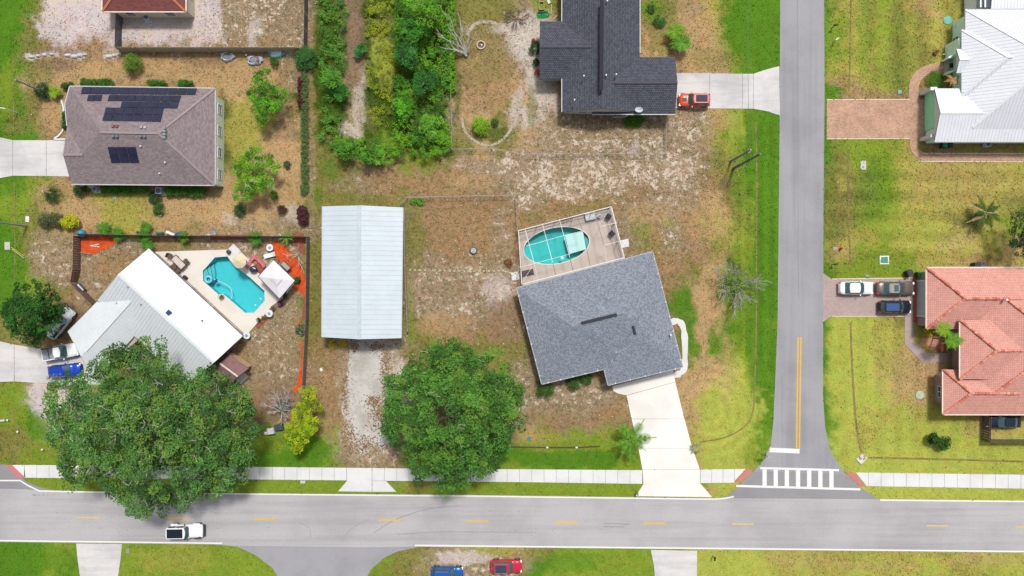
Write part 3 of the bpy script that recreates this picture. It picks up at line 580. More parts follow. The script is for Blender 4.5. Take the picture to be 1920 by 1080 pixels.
# the shallow worn line along the bottom of each roadside swale
for pts, w in (([(1595.5, 0), (1594, 100), (1592, 170)], 1.8), ([(1591, 279), (1591, 400), (1594, 470), (1592, 505)], 2.0), ([(1595, 607), (1598, 690), (1604, 780), (1614, 842), (1618, 850)], 2.4), ([(1628, 858), (1760, 861), (1930, 866)], 2.2),
               ([(1417, 228), (1419, 330), (1418, 480), (1418, 600), (1416, 690), (1412, 770), (1395, 800), (1360, 820), (1312, 829)], 1.6), ([(25, 100), (25, 170), (25.5, 245)], 1.2), ([(945, 837), (1020, 839), (1125, 837)], 1.6), ([(27, 340), (28, 470), (28, 520)], 1.2), ([(22, 762), (28, 790), (50, 820), (90, 848), (115, 850)], 1.4)):
    o = MB().prism(pxy(ribbon(smooth_path(pts, 8), w * 1.5)), -.03, .006).build('swale_channel', M_soil); o['kind'] = 'structure'
# ---------------------------------------------------------------- mulch beds
sheet('mulch_bed', [(150, 447), (196, 443), (207, 444), (219, 455), (200, 466), (176, 476), (152, 474)], 0.02, M_mulch)
sheet('mulch_bed', [(502, 455), (520, 454), (536, 462), (552, 480), (566, 500), (574, 530), (573, 556), (560, 546), (548, 538), (552, 525), (530, 495), (515, 480), (514, 470)], 0.02, M_mulch)
sheet('mulch_bed', [(563, 640), (567, 640), (567, 700), (566, 720), (556, 735), (545, 737), (556, 722), (563, 690), (564, 660)], 0.02, M_mulch)
sheet('mulch_bed', [(557, 606), (563, 602), (566, 612), (565, 628), (558, 626)], 0.02, M_mulch)
sheet('mulch_bed', [(570, 556), (573, 556), (574, 600), (566, 600)], 0.018, M_mulch2)
sheet('mulch_bed', [(394, 440), (470, 440), (470, 449), (394, 450)], 0.018, M_mulch2)
sheet('mulch_bed', [(476, 610), (500, 588), (508, 594), (484, 617)], 0.02, M_mulch2)
sheet('mulch_bed', [(545, 437), (570, 437), (572, 480), (556, 468)], 0.018, M_mulch2)
sheet('mulch_bed', [(1731, 620), (1778, 620), (1776, 655), (1744, 655), (1729, 638)], 0.02, smat('pink_mulch', A(206, 150, 128), A(190, 130, 110), A(140, 96, 80), s1=1.5, s2=6, fine=0.3, bump=0.8))
sheet('mulch_bed', [(478, 497), (490, 488), (500, 500), (488, 514), (470, 500)], 0.11, M_mulch2)

M_track = smat('worn_track', A(192, 178, 164), A(176, 162, 144), A(150, 138, 112), s1=0.8, s2=4, fine=0.25)
for pts, w in (([(866, 222), (872, 246), (893, 266), (918, 272), (942, 262), (958, 242), (968, 220), (970, 190), (976, 160)], 4.5), ([(876, 66), (890, 46), (915, 41), (940, 47)], 6)):
    o = MB().prism(pxy(ribbon(smooth_path(pts, 8), w)), -.03, .003).build('dirt_track', M_track); o['kind'] = 'structure'
# ---------------------------------------------------------------- roofs
def plane_of(P):
    a, b, c = [Vector(p) for p in P[:3]]
    for k in range(2, len(P)):
        n = (b - a).cross(Vector(P[k]) - a)
        if n.length > 1e-6: break
    n.normalize()
    if n.z < 0: n = -n
    return n, a
def on_plane(px, py, n, a):
    """the world point of a plane seen at a photo pixel"""
    d = W(px, py, 0) - Vector((0, 0, CH)); o = Vector((0, 0, CH))
    return o + d * ((a - o).dot(n) / d.dot(n))
def clip(P, q, nn):
    out = []
    for i in range(len(P)):
        a, b = P[i], P[(i + 1) % len(P)]; da = (a - q).dot(nn); db = (b - q).dot(nn)
        if da >= 0: out.append(a)
        if (da > 0) != (db > 0) and abs(da - db) > 1e-9: out.append(a + (b - a) * (da / (da - db)))
    return out
class Roof:
    """faces of a roof given as world polygons; the first edge of each face is its eave"""
    def __init__(s): s.faces = []; s.ridges = []; s.eaves = []
    def face(s, P, eave=True):
        P = [Vector(p) for p in P]; s.faces.append(P)
        if eave: s.eaves.append((P[0], P[1]))
    def rect(s, c, w, d, rot, z, pitch, ends=('hip', 'hip'), dz=0.0):
        """gable/hip roof over a w x d rectangle (ridge along local x)"""
        R = Matrix.Rotation(rot, 3, 'Z'); c = Vector((c[0], c[1], 0)); z += dz
        g = lambda x, y, h: c + R @ Vector((x, y, 0)) + Vector((0, 0, h))
        h = z + d / 2 * pitch; x0 = -w / 2 + (d / 2 if ends[0] == 'hip' else 0); x1 = w / 2 - (d / 2 if ends[1] == 'hip' else 0)
        a, b, e, f = g(-w / 2, -d / 2, z), g(w / 2, -d / 2, z), g(w / 2, d / 2, z), g(-w / 2, d / 2, z)
        r0, r1 = g(x0, 0, h), g(x1, 0, h)
        s.face([a, b, r1, r0]); s.face([e, f, r0, r1])
        s.ridges.append((r0, r1))
        if ends[0] == 'hip': s.face([f, a, r0]); s.ridges += [(a, r0), (f, r0)]
        if ends[1] == 'hip': s.face([b, e, r1]); s.ridges += [(b, r1), (e, r1)]
        s.gables = getattr(s, 'gables', [])
        if ends[0] != 'hip': s.gables.append((a, f, r0))
        if ends[1] != 'hip': s.gables.append((e, b, r1))
        return a, b, e, f, r0, r1
    def hidden(s, p, me, eps=.04, line=None):
        for F in s.faces:
            if F is me: continue
            n, a = plane_of(F)
            if line and abs((line[0] - a).dot(n)) < .003 and abs((line[1] - a).dot(n)) < .003: continue
            if abs(n.z) < 1e-3: continue
            zz = a.z - (n.x * (p.x - a.x) + n.y * (p.y - a.y)) / n.z
            if zz > p.z + eps and bool(inpoly(np.array([p.x]), np.array([p.y]), [(q.x, q.y) for q in F])[0]): return True
        return False
    def build(s, root, m, thick=0.14, name='roof'):
        mb = MB()
        for F in s.faces:
            n, a = plane_of(F); e = (F[1] - F[0]).normalized(); u = n.cross(e)
            if (F[1] - F[0]).cross(F[2] - F[0]).z < 0: F = F[::-1]
            mb.poly(F, [((p - a).dot(e), (p - a).dot(u)) for p in F])
            G = [p - Vector((0, 0, thick)) for p in F]; mb.poly(G[::-1])
            for k in range(len(F)):
                mb.poly([F[k], G[k], G[(k + 1) % len(F)], F[(k + 1) % len(F)]])
        s.obj = mb.build(name, m, root); return s.obj
    def panels(s, m, step, root, rib=0.05):
        """standing seam sheets: each a separate piece on the roof deck"""
        off = Vector(root.location)
        for F in s.faces:
            n, a = plane_of(F); e = (F[1] - F[0]).normalized(); L = [(p - F[0]).dot(e) for p in F]
            lo, hi = min(L), max(L); k = max(1, round((hi - lo) / step)); st = (hi - lo) / k
            for i in range(k):
                P = clip(clip(list(F), F[0] + e * (lo + i * st + .012), e), F[0] + e * (lo + (i + 1) * st - .012), -e)
                if len(P) < 3: continue
                c = sum(P, Vector()) / len(P)
                if (P[1] - P[0]).cross(P[2] - P[0]).length < 0.01: continue
                if s.hidden(c, F) and all(s.hidden(c + (p - c) * .9, F) for p in P): continue
                nn = (P[1] - P[0]).cross(P[2] - P[1])
                if nn.z < 0: P = P[::-1]
                mb = MB(); up = n * 0.022; T = [p + up for p in P]
                mb.poly(T)
                for q in range(len(P)): mb.poly([T[q], P[q], P[(q + 1) % len(P)], T[(q + 1) % len(P)]])
                # seam along one side
                u = n.cross(e); near = [p for p in T if abs((p - F[0]).dot(e) - (lo + (i + 1) * st - .012)) < .02]
                if len(near) >= 2:
                    near.sort(key=lambda p: (p - F[0]).dot(u)); mb.beam(near[0] + n * .012, near[-1] + n * .012, rib, 0.03, up=n)
                mb.build('roof_panel', m, s.obj)
    def caps(s, m, root, w=0.3, tile=None, name='ridge_cap', parent=None):
        for a, b in s.ridges:
            if (b - a).length < .3: continue
            if tile:
                k = int((b - a).length / tile)
                for i in range(k):
                    p = a.lerp(b, (i + .5) / k)
                    if s.hidden(p, None, .004, (a, b)): continue
                    q0 = a.lerp(b, i / k); q1 = a.lerp(b, (i + .92) / k); r = w / 2 * rnd.uniform(.85, 1.15)
                    MB().tube([q0 + Vector((0, 0, .03)), q1 + Vector((0, 0, .07))], [r, r * .8], 7).build(name, m[rnd.randrange(len(m))], parent or s.obj)
            else:
                # drop the part that lies under another slope
                pts = [a.lerp(b, i / 12) for i in range(13)]; vis = [not s.hidden(p + Vector((0, 0, .02)), None) for p in pts]
                if not any(vis): continue
                i0 = vis.index(True); i1 = 12 - vis[::-1].index(True)
                if i1 <= i0: continue
                MB().beam(pts[i0] + Vector((0, 0, .035)), pts[i1] + Vector((0, 0, .035)), w, .05).build(name, m, parent or s.obj)
    def gutters(s, m, root, w=0.13):
        for a, b in s.eaves:
            mid = (a + b) / 2
            if s.hidden(mid, None): continue
            pts = [a.lerp(b, i / 20) for i in range(21)]; vis = [not s.hidden(p, None) for p in pts]
            if not any(vis): continue
            i0 = vis.index(True); i1 = 20 - vis[::-1].index(True)
            d = (b - a).normalized(); outv = d.cross(Vector((0, 0, 1))) * (w * .45)
            MB().beam(pts[i0] + outv - Vector((0, 0, .05)), pts[i1] + outv - Vector((0, 0, .05)), w, .13).build('gutter', m, root)
def rect_from(px0, py0, px1, py1, z):
    """axis aligned footprint given by photo pixels at height z -> centre, w (x), d (y)"""
    a = W(px0, py0, z); b = W(px1, py1, z)
    return ((a.x + b.x) / 2, (a.y + b.y) / 2), abs(b.x - a.x), abs(b.y - a.y)
def walls(root, pts, h, m, win=True, mw=None, name='wall', every=3.4, doors=()):
    """walls on a footprint (world xy, any winding), windows along each side as frame + pane"""
    P = [Vector((p[0], p[1], 0)) for p in pts]
    ar = sum(P[i].x * P[(i + 1) % len(P)].y - P[(i + 1) % len(P)].x * P[i].y for i in range(len(P)))
    if ar < 0: P = P[::-1]
    MB().prism([(p.x, p.y) for p in P], -0.1, h).build(name, m, root)
    if not win: return
    fm = mw or M_pwhite
    for i in range(len(P)):
        a, b = P[i], P[(i + 1) % len(P)]; L = (b - a).length
        if L < 2.4: continue
        d = (b - a).normalized(); nrm = d.cross(Vector((0, 0, 1))); n = max(1, int(L / every))
        for k in range(n):
            c = a + d * L * (k + .5) / n
            fr = bpy.data.meshes.new('window')
            w, hh = 1.3, 1.15
            mb = MB(); c0 = c + nrm * .03 + Vector((0, 0, 1.45))
            for sx in (-1, 1): mb.beam(c0 + d * sx * w / 2 + Vector((0, 0, -hh / 2 - .05)), c0 + d * sx * w / 2 + Vector((0, 0, hh / 2 + .05)), .1, .1)
            for sz in (-1, 0, 1): mb.beam(c0 - d * (w / 2 - .05) + Vector((0, 0, sz * hh / 2)), c0 + d * (w / 2 - .05) + Vector((0, 0, sz * hh / 2)), .06, .1)
            wo_ = mb.build('window', fm, root)
            MB().beam(c0 - d * (w / 2 - .04) - nrm * .012, c0 + d * (w / 2 - .04) - nrm * .012, .02, hh - .02).build('pane', M_glass, wo_)
def house_root(name, p, label, cat='house', group=None):
    return thing(name, (p[0], p[1], 0), label, cat, group)
def disc_vent(root, p, r=.12, h=.25, m=None, name='vent_pipe'):
    MB().lathe(p, [(r, -.15), (r, h)], 10).build(name, m or M_pwhite, root)

# --- house with solar panels, upper left
M_sh_brown = brick_mat('shingle_greybrown', A(168, 154, 156), A(140, 126, 130), A(112, 102, 106), 0.33, 0.14, mort=0.012, blotch=0.1)
hA = house_root('shingle_house', W(265, 255), 'low house with a grey-brown shingle hip roof that carries dark solar panels')
rA = Roof(); z = 2.7
k_ = lambda x, y, z: W(x, y, z)
NWp, NEp, SEp, SWp = k_(131, 162, z), k_(403, 166, z), k_(403, 347, z), k_(134, 345, z)
R1, R2 = k_(297, 250, 5.3), k_(188, 248, 5.3); G1, G0 = k_(155, 290, 4.2), k_(118, 290, 4.2); Wv = k_(122, 196, z)
rA.face([NEp, NWp, R2, R1]); rA.face([SWp, SEp, R1, R2]); rA.face([SEp, NEp, R1])
rA.face([NWp, Wv, R2]); rA.face([Wv, k_(126, 236, z), R2]); rA.face([k_(126, 236, z), G0, G1], eave=False); rA.face([k_(126, 236, z), G1, R2], eave=False); rA.face([SWp, R2, G1], eave=False); rA.face([SWp, G1, G0], eave=False)
rA.face([k_(122, 192, 2.9), k_(143, 193, 3.3), k_(129, 222, 2.9)], eave=False)
rA.ridges = [(R1, R2), (R1, NEp), (R1, SEp), (G0, G1)]
rA.build(hA, M_sh_brown); rA.caps(mat('shingle_cap_brown', A(160, 146, 148), .9, var=.1), hA, .3); rA.gutters(mat('fascia_grey', A(206, 206, 210), .6), hA, .12)
i_ = lambda x, y: tuple(W(x, y, 0)[:2])
zz = CH / (CH - 2.7)
def foot(pts, z, inset=0.0): return [tuple(W(a, b, z)[:2]) for a, b in pts]
walls(hA, foot([(140, 170), (395, 173), (395, 339), (141, 337), (134, 300), (134, 236), (130, 200)], 2.7), 2.55, mat('pale_green_stucco', A(206, 218, 200, 1.1), .9, var=.08), every=4.5)
walls(hA, foot([(395, 180), (404.5, 180), (404.5, 345), (395, 345)], 2.7), 2.3, MATS['pale_green_stucco'], every=3.0)
M_solar = mat('solar_cell', (0.012, 0.014, 0.035, 1), 0.25, spec=.5, var=.3, scale=.7); M_fr = mat('solar_frame', (0.05, 0.05, 0.07, 1), .4)
def solar(root, roofobj, F, quad, nx, ny, label):
    """array of framed solar panels lying on roof face F; quad = 4 photo pixels"""
    n, a = plane_of(F)
    Q = [on_plane(x, y, n, a) + n * .12 for x, y in quad]
    for j in range(ny):
        for i in range(nx):
            f = lambda u, v: (Q[0].lerp(Q[1], u)).lerp(Q[3].lerp(Q[2], u), v)
            g = 0.05 / nx / 2; gv = .05 / ny
            c = [f((i + .03) / nx, (j + .03) / ny), f((i + .97) / nx, (j + .03) / ny), f((i + .97) / nx, (j + .97) / ny), f((i + .03) / nx, (j + .97) / ny)]
            if (c[1] - c[0]).cross(c[2] - c[0]).z < 0: c = c[::-1]
            mb = MB(); D = [p - n * .05 for p in c]; mb.poly(c)
            for q in range(4): mb.poly([c[q], D[q], D[(q + 1) % 4], c[(q + 1) % 4]])
            sp = mb.build('solar_panel', M_solar, roofobj)
fN = rA.faces[0]; fS = rA.faces[1]
for quad, nx, ny in (([(155, 163.5), (370, 166), (367, 178.5), (152, 177)], 12, 1), ([(166, 178.5), (193, 178.5), (190, 190), (163.5, 190)], 2, 1), ([(205, 178.5), (341, 179.5), (337, 191), (202, 190)], 8, 1), ([(229, 191), (337, 191.5), (333, 204), (226, 202.5)], 6, 1), ([(199, 202), (308, 204), (302, 229), (192, 227)], 6, 2)):
    solar(hA, rA.obj, fN, quad, nx, ny, '')
solar(hA, rA.obj, fS, [(202, 275), (255, 275), (262, 305), (209, 305)], 3, 2, '')
for x, y, c in ((213, 237, (150, 90, 100)), (220, 237, (150, 90, 100)), (266, 239, (170, 170, 180)), (273, 239, (190, 190, 200)), (213, 256, (120, 125, 135)), (220, 256, (120, 125, 135)), (265, 256, (120, 125, 135)), (272, 256, (120, 125, 135)), (309, 240, (150, 155, 165)), (309, 246, (150, 155, 165)), (309, 252, (150, 155, 165)), (309, 258, (150, 155, 165))):
    p = W(x, y, 5.2 if y > 245 else 5.0); F = fN if y < 248 else fS; n, a = plane_of(F); p = on_plane(x, y, n, a)
    MB().box(p + Vector((0, 0, .1)), (.42, .4, .3), taper=.8).build('roof_vent', mat('vent_%d_%d' % (c[0], c[1]), A(*c), .6), rA.obj)
for x, y in ((265, 274.5), (311, 305), (300.5, 325.5)):
    n, a = plane_of(fS); disc_vent(rA.obj, on_plane(x, y, n, a), .1, .3)
# --- white standing-seam house, lower left
M_wr = mat('white_metal_roof', A(224, 231, 236, 1.55), 0.5, 0.0, var=0.05, scale=.6, spec=.4)
hB = house_root('white_roof_house', W(280, 600), 'angled house with white standing-seam metal roof beside the swimming pool')
rB = Roof(); ze = 2.7
a0, a1 = k_(222, 514, 5.0), k_(401, 680, 5.0)
NEa, NEb = k_(279, 466, ze), k_(455, 630, ze)
SWa, SWb = k_(183, 563, ze), k_(347, 722, ze)
rB.face([NEb, NEa, a0, a1]); rB.face([SWa, SWb, a1, a0]); rB.ridges.append((a0, a1)); rB.gables = [(NEa, SWa, a0), (SWb, NEb, a1)]
w0, w1 = k_(252, 557, 4.35), k_(152, 668, 4.35)
rB.face([k_(215, 532, ze - .2), k_(127, 622, ze), w1, w0]); rB.face([k_(176, 716, ze), k_(262, 618, ze), w0, w1]); rB.ridges.append((w0, w1)); rB.gables.append((k_(127, 622, ze), k_(176, 716, ze), w1))
rB.build(hB, M_wr); rB.panels(M_wr, .46, hB, rib=.035); rB.caps(M_wr, hB, .32)
rB.gutters(mat('brown_gutter', A(110, 100, 96), .6), hB, .12)
M_wallB = mat('tan_stucco', A(190, 178, 162), .9, var=.1)
walls(hB, foot([(278, 474), (447, 630), (398, 672), (345, 714), (262, 634), (176, 705), (135, 625), (190, 562), (222, 520)], ze), 2.5, M_wallB, every=4.0)
for g in rB.gables: MB().poly([g[0], g[1], g[2] - Vector((0, 0, .12))]).build('gable_wall', M_wallB, hB)
MB().box(on_plane(317, 586.5, *plane_of(rB.faces[0])) + Vector((0, 0, .08)), (.6, .6, .22), rz=math.radians(-43)).build('skylight', mat('skylight_glass', A(60, 80, 130), .2), rB.obj)
for x, y, f in ((241, 538, 1), (220.5, 568.5, 2), (265.5, 571, 1), (380, 601, 0)):
    disc_vent(rB.obj, on_plane(x, y, *plane_of(rB.faces[f])), .1, .3, M_grey)
# small porch roof of that house
rp = Roof(); rp.face([k_(303, 700, 2.9), k_(303, 660, 3.1), k_(330, 662, 3.5), k_(330, 700, 3.5)]); rp.face([k_(346, 662, 3.1), k_(352, 700, 2.9), k_(330, 700, 3.5), k_(330, 662, 3.5)])
rp.build(hB, M_wr, name='porch_roof')
# --- brown shed
hs_ = house_root('garden_shed', W(430, 690), 'small brown gabled garden shed beside the white metal roof', 'shed')
rs = Roof(); r0 = k_(412, 681, 3.1); r1 = k_(446, 706, 3.1)
rs.face([k_(437, 661.5, 2.4), k_(459, 677, 2.4), k_(467, 690, 2.4), k_(455, 700, 2.4), k_(446, 706, 3.1), k_(412, 681, 3.1)])
rs.faces = []; rs.eaves = []
rs.face([k_(466, 691, 2.3), k_(430, 664, 2.3), r0, r1]); rs.face([k_(398, 697, 2.3), k_(428, 724, 2.3), r1, r0]); rs.ridges = [(r0, r1)]
rs.build(hs_, smat('shed_shingle', A(146, 112, 112), A(132, 100, 100), A(104, 80, 80), s1=1, s2=8)); rs.caps(mat('shed_ridge', A(226, 222, 214), .7), hs_, .22)
walls(hs_, foot([(433, 668), (461, 689), (427, 718), (403, 697)], 2.3), 2.25, mat('shed_tan', A(214, 184, 140), .9), win=False)
MB().box(W(455, 709, .1) + Vector((0, 0, .1)), (1.5, .9, .3), rz=math.radians(45)).build('doorstep', mat('pale_step', A(226, 230, 228), .8), hs_)
MB().beam(k_(434, 663, 1.2), k_(463, 686, 1.2), .06, 1.9).build('door', mat('shed_door', A(226, 196, 150), .8), hs_)
# --- carport building with white ribbed roof
hC = house_root('metal_garage', W(680, 512), 'long detached garage with pale ribbed metal gable roof above the concrete drive', 'garage')
rC = Roof(); ze = 3.6
rC.face([k_(604.5, 387, ze), k_(603.5, 632, ze), k_(674, 636, 4.7), k_(674, 385, 4.7)]); rC.face([k_(752.5, 634, ze), k_(755.5, 389, ze), k_(674, 385, 4.7), k_(674, 636, 4.7)]); rC.ridges = [(k_(674, 385, 4.7), k_(674, 636, 4.7))]
M_cp = mat('ribbed_metal', A(206, 218, 226, 1.5), .5, var=.05, scale=.5)
rC.build(hC, mat('rib_gap', A(150, 160, 170), .6)); rC.panels(M_cp, .67, hC, rib=.04); rC.caps(mat('ridge_metal', A(196, 208, 216), .5), hC, .42); rC.gutters(mat('garage_trim', A(176, 178, 182), .6), hC, .1)
walls(hC, foot([(612, 394), (747, 396), (745, 626), (612, 625)], ze), 3.45, mat('garage_siding', A(196, 190, 180), .8), every=5)
for x in (645, 708):
    p = W(x, 626.6, 3.4); MB().box((p.x, W(0, 625.6, 3.6).y, 1.45), (3.6, .08, 2.9)).build('garage_door', M_pwhite, hC)
# --- charcoal shingle house, top centre
M_sh_dark = brick_mat('shingle_charcoal', A(104, 108, 120), A(82, 86, 98), A(56, 58, 68), 0.3, 0.24, mort=0.03, blotch=0.10)
M_gutw = mat('white_gutter', A(206, 212, 206), .6)
hD = house_root('charcoal_house', W(1127, 60), 'large cross-gabled house with charcoal shingle roof and white gutters')
rD = Roof(); z = 2.7
c, w, d = rect_from(1054, -160, 1199.5, 210, z); rD.rect(c, d, w, math.pi / 2, z, .34, ('gable', 'gable'))
c, w, d = rect_from(1012, 40, 1127, 148, z); rD.rect(c, w, d, 0, z, .34, ('gable', 'gable'), dz=.012)
c, w, d = rect_from(1110, 107, 1266, 214, z); rD.rect(c, w, d, 0, z, .34, ('gable', 'gable'), dz=.02)
rD.build(hD, M_sh_dark); rD.caps(mat('shingle_cap_dark', A(84, 84, 96), .9), hD, .28); rD.gutters(M_gutw, hD, .11)
MB().beam(W(1128.5, 0, 5.4), W(1127.7, 168, 5.4), .5, .12).build('ridge_vent', mat('ridge_vent_dark', A(50, 48, 62), .9), hD)
M_wD = mat('cream_stucco', A(206, 200, 186), .9, var=.08)
walls(hD, foot([(1061, -150), (1193, -150), (1193, 113), (1258, 113), (1258, 207), (1061, 204), (1061, 141), (1020, 141), (1020, 47), (1061, 47)], z), 2.55, M_wD, every=4.5)
for g in rD.gables: MB().poly([g[0], g[1], g[2] - Vector((0, 0, .12))]).build('gable_wall', M_wD, hD)
for x, y in ((1136, 142), (1094.5, 143.5), (1155, 140.5), (1077, 188), (1138, 3)):
    disc_vent(rD.obj, W(x, y, 4.6) + Vector((0, 0, -.1)), .1, .5)
# --- grey-blue shingle house, centre
M_sh_blue = brick_mat('shingle_greyblue', A(166, 174, 186), A(124, 132, 146), A(108, 116, 128), 0.20, 0.15, mort=0.01, blotch=0.06)
hE = house_root('grey_blue_house', W(1120, 600), 'tilted house with mottled grey-blue shingle roof attached to the screened pool')
rE = Roof(); z = 2.7; zr = 4.9
a, b, cc, dd, e, f = k_(969, 540, z), k_(1223.5, 472, z), k_(1280, 688, z), k_(1140.5, 722, z), k_(1132.5, 692, z), k_(1016, 720, z)
r1, r2, r3 = k_(1074, 612, zr), k_(1172, 586, zr), k_(1191, 630, zr - .7)
rE.face([b, a, r1, r2]); rE.face([cc, b, r2, r3]); rE.face([dd, cc, r3]); rE.face([e, dd, r3, k_(1160, 640, zr - 1.0)]); rE.face([f, e, k_(1160, 640, zr - 1.0), r3, r2, r1]); rE.face([a, f, r1])
rE.ridges = [(r1, r2)]
rE.build(hE, M_sh_blue); rE.gutters(mat('gutter_greyblue', A(176, 184, 190), .6), hE, .1)
MB().beam(k_(1090, 606, zr + .12), k_(1156.5, 589.5, zr + .12), .38, .1).build('ridge_vent', mat('vent_dark', A(62, 62, 70), .9), hE)
MB().beam(k_(1187, 611, zr - .25), k_(1191, 627, zr - .5), .3, .1).build('ridge_vent', MATS['vent_dark'], hE)
for (x0, y0, x1, y1, n) in ((969, 540, 1016, 720, 6), (1223, 472, 1280, 688, 8), (1016, 720, 1132, 692, 5), (1140, 722, 1280, 688, 5)):
    for k in range(n):
        t = (k + .5) / n; p = k_(x0 + (x1 - x0) * t, y0 + (y1 - y0) * t, z); MB().box(p + Vector((0, 0, -.02)), (.22, .1, .12), rz=math.atan2(-(y1 - y0), x1 - x0) + math.pi / 2).build('gutter_bracket', M_pwhite, hE)
disc_vent(rE.obj, k_(1257, 628, 3.2), .12, .3); 
walls(hE, foot([(978, 546), (1218, 482), (1271, 683), (1146, 714), (1139, 685), (1021, 712)], z), 2.55, mat('white_stucco_E', A(220, 216, 208), .9, var=.05), every=4.2)
# --- terracotta tile house, right
M_tile = brick_mat('tile_pink', A(238, 182, 168), A(226, 164, 150), A(206, 144, 132), 0.24, 0.24, mort=0.03, offs=0.0, blotch=0.10)
M_cap = [mat('cap_tile_a', A(230, 150, 128), .85), mat('cap_tile_b', A(212, 124, 104), .85), mat('cap_tile_c', A(238, 164, 142), .85)]
M_fasc = mat('cream_fascia', A(250, 236, 222), .6)
hF = house_root('terracotta_house', W(1860, 640), 'house with salmon-pink tile hip roofs and cream gutters behind the three parked cars')
rF = Roof(); z = 2.7
c, w, d = rect_from(1812, 502, 2110, 777, z); rF.rect(c, w, d, 0, z, .40)
c, w, d = rect_from(1737, 502, 1900, 617, z); rF.rect(c, w, d, 0, z, .40, ('hip', 'gable'), dz=.02)
c, w, d = rect_from(1768, 693, 1900, 777, z); rF.rect(c, w, d, 0, z, .40, ('hip', 'gable'), dz=.01)
c, w, d = rect_from(1800, 600, 1990, 711, 3.7); rF.rect(c, w, d, 0, 3.7, .36, ('hip', 'gable'))
rF.build(hF, M_tile); rF.caps(M_cap, hF, .42, tile=.44, name='ridge_tile'); rF.gutters(M_fasc, hF, .13)
M_wF = mat('taupe_stucco', A(176, 150, 140), .9, var=.08)
walls(hF, foot([(1741, 510), (2000, 510), (2000, 770), (1790, 770), (1775, 756), (1775, 708), (1790, 696), (1808, 696), (1808, 612), (1741, 612)], z), 2.5, M_wF, win=False)
# west wall details: garage door, columns, bay windows
p0 = W(1728.5, 528, 0); p1 = W(1728.5, 590, 0); xw = W(1741, 560, 2.7).x
MB().box((xw - .04, (p0.y + p1.y) / 2, 1.2), (.08, 4.9, 2.3)).build('garage_door', mat('pale_grey_door', A(208, 210, 210), .6), hF)
for y in (526.5, 592): MB().box((xw - .06, W(0, y).y, 1.25), (.12, .2, 2.5)).build('door_frame', M_pwhite, hF)
MB().box((xw - .3, (p0.y + p1.y) / 2, .04), (.5, 6.6, .08)).build('threshold', mat('rust_strip', A(170, 96, 62), .9), hF)
def window_at(root, p, d, w=1.2, h=1.1, rows=2, cols=2):
    d = Vector(d).normalized(); nrm = d.cross(Vector((0, 0, 1))); p = Vector(p); mb = MB()
    for i in range(cols + 1): x = -w / 2 + w * i / cols; mb.beam(p + d * x + Vector((0, 0, -h / 2 - .04)), p + d * x + Vector((0, 0, h / 2 + .04)), .08, .1)
    for j in range(rows + 1): z_ = -h / 2 + h * j / rows; mb.beam(p - d * (w / 2 - .04) + Vector((0, 0, z_)), p + d * (w / 2 - .04) + Vector((0, 0, z_)), .07, .08)
    o = mb.build('window', M_pwhite, root); MB().beam(p - d * (w / 2) + nrm * 0, p + d * w / 2, .03, h).build('pane', M_glass, o)
xb = W(1775, 730, 2.7).x; window_at(hF, (xb - .06, W(0, 732).y, 1.5), (0, 1, 0), 1.5, 1.2)
q = W(1783, 702, 2.7); window_at(hF, (q.x - .05, q.y + .05, 1.5), (1, 1, 0), 1.3, 1.1)
MB().box((W(1795, 690, 0).x, W(0, 645).y - 1.0, 1.3), (.25, 7.0, 2.6)).build('entry_wall', mat('entry_cream', A(236, 224, 206), .8), hF)
MB().prism(pxy([(1776, 656), (1808, 656), (1808, 690), (1778, 690), (1776, 680)]), -.02, .08).build('porch_floor', mat('porch_tan', A(168, 146, 110), .9), hF)
MB().box(W(1797, 678, 0.06) + Vector((0, 0, .06)), (.9, 1.1, .05)).build('door_mat', M_black, hF)
disc_vent(rF.obj, W(1886, 562, 4.9), .16, .25)
# --- white metal roof house with green walls, upper right
hG = house_root('green_wall_house', W(1860, 140), 'pale green house under several white standing-seam metal hip roofs')
rG = Roof(); M_wr2 = mat('bright_metal_roof', A(236, 240, 247, 1.5), .42, var=.04, scale=.6, spec=.4)
z = 3.3
c, w, d = rect_from(1810, 18, 2110, 250, z); rG.rect(c, w, d, 0, z, .55)
c, w, d = rect_from(1803, 56, 2000, 180, z + .1); rG.rect(c, w, d, 0, z + .1, .55, ('hip', 'gable'))
c, w, d = rect_from(1793, 92, 1900, 137, z); rG.rect(c, w, d, 0, z, .42, ('gable', 'gable'))
c, w, d = rect_from(1752, 166, 2110, 266, 3.0); rG.rect(c, w, d, 0, 3.0, .36, ('gable', 'gable'))
c, w, d = rect_from(1858, -120, 2110, 17, 3.0); rG.rect(c, w, d, 0, 3.0, .12, ('gable', 'gable'))
rG.build(hG, M_wr2); rG.panels(M_wr2, .45, hG, rib=.03); rG.caps(M_wr2, hG, .26); rG.gutters(mat('grey_gutter', A(150, 150, 165), .6), hG, .1)
M_grn = mat('pale_green_wall', A(208, 236, 216, 1.0), .85, var=.05); M_grn2 = mat('green_garage_door', A(150, 220, 172, 1.0), .7, var=.04)
walls(hG, foot([(1815, 26), (2100, 26), (2100, 240), (1815, 240)], z), 3.1, M_grn, win=False)
walls(hG, foot([(1800, 70), (1830, 56), (1850, 56), (1850, 90), (1830, 96), (1802, 96)], z), 3.0, M_grn, win=False)
walls(hG, foot([(1760, 172), (2100, 172), (2100, 260), (1760, 260)], 3.0), 2.85, M_grn, win=False)
walls(hG, foot([(1835, -100), (2100, -100), (2100, 12), (1835, 12)], 3.0), 2.8, mat('pale_siding', A(232, 236, 236, 1.1), .8), win=False)
xg = W(1760, 210, 3.0).x
MB().box((xg - .1, W(0, 213, 0).y, 1.2), (.08, 5.0, 2.4)).build('garage_door', M_grn2, hG)
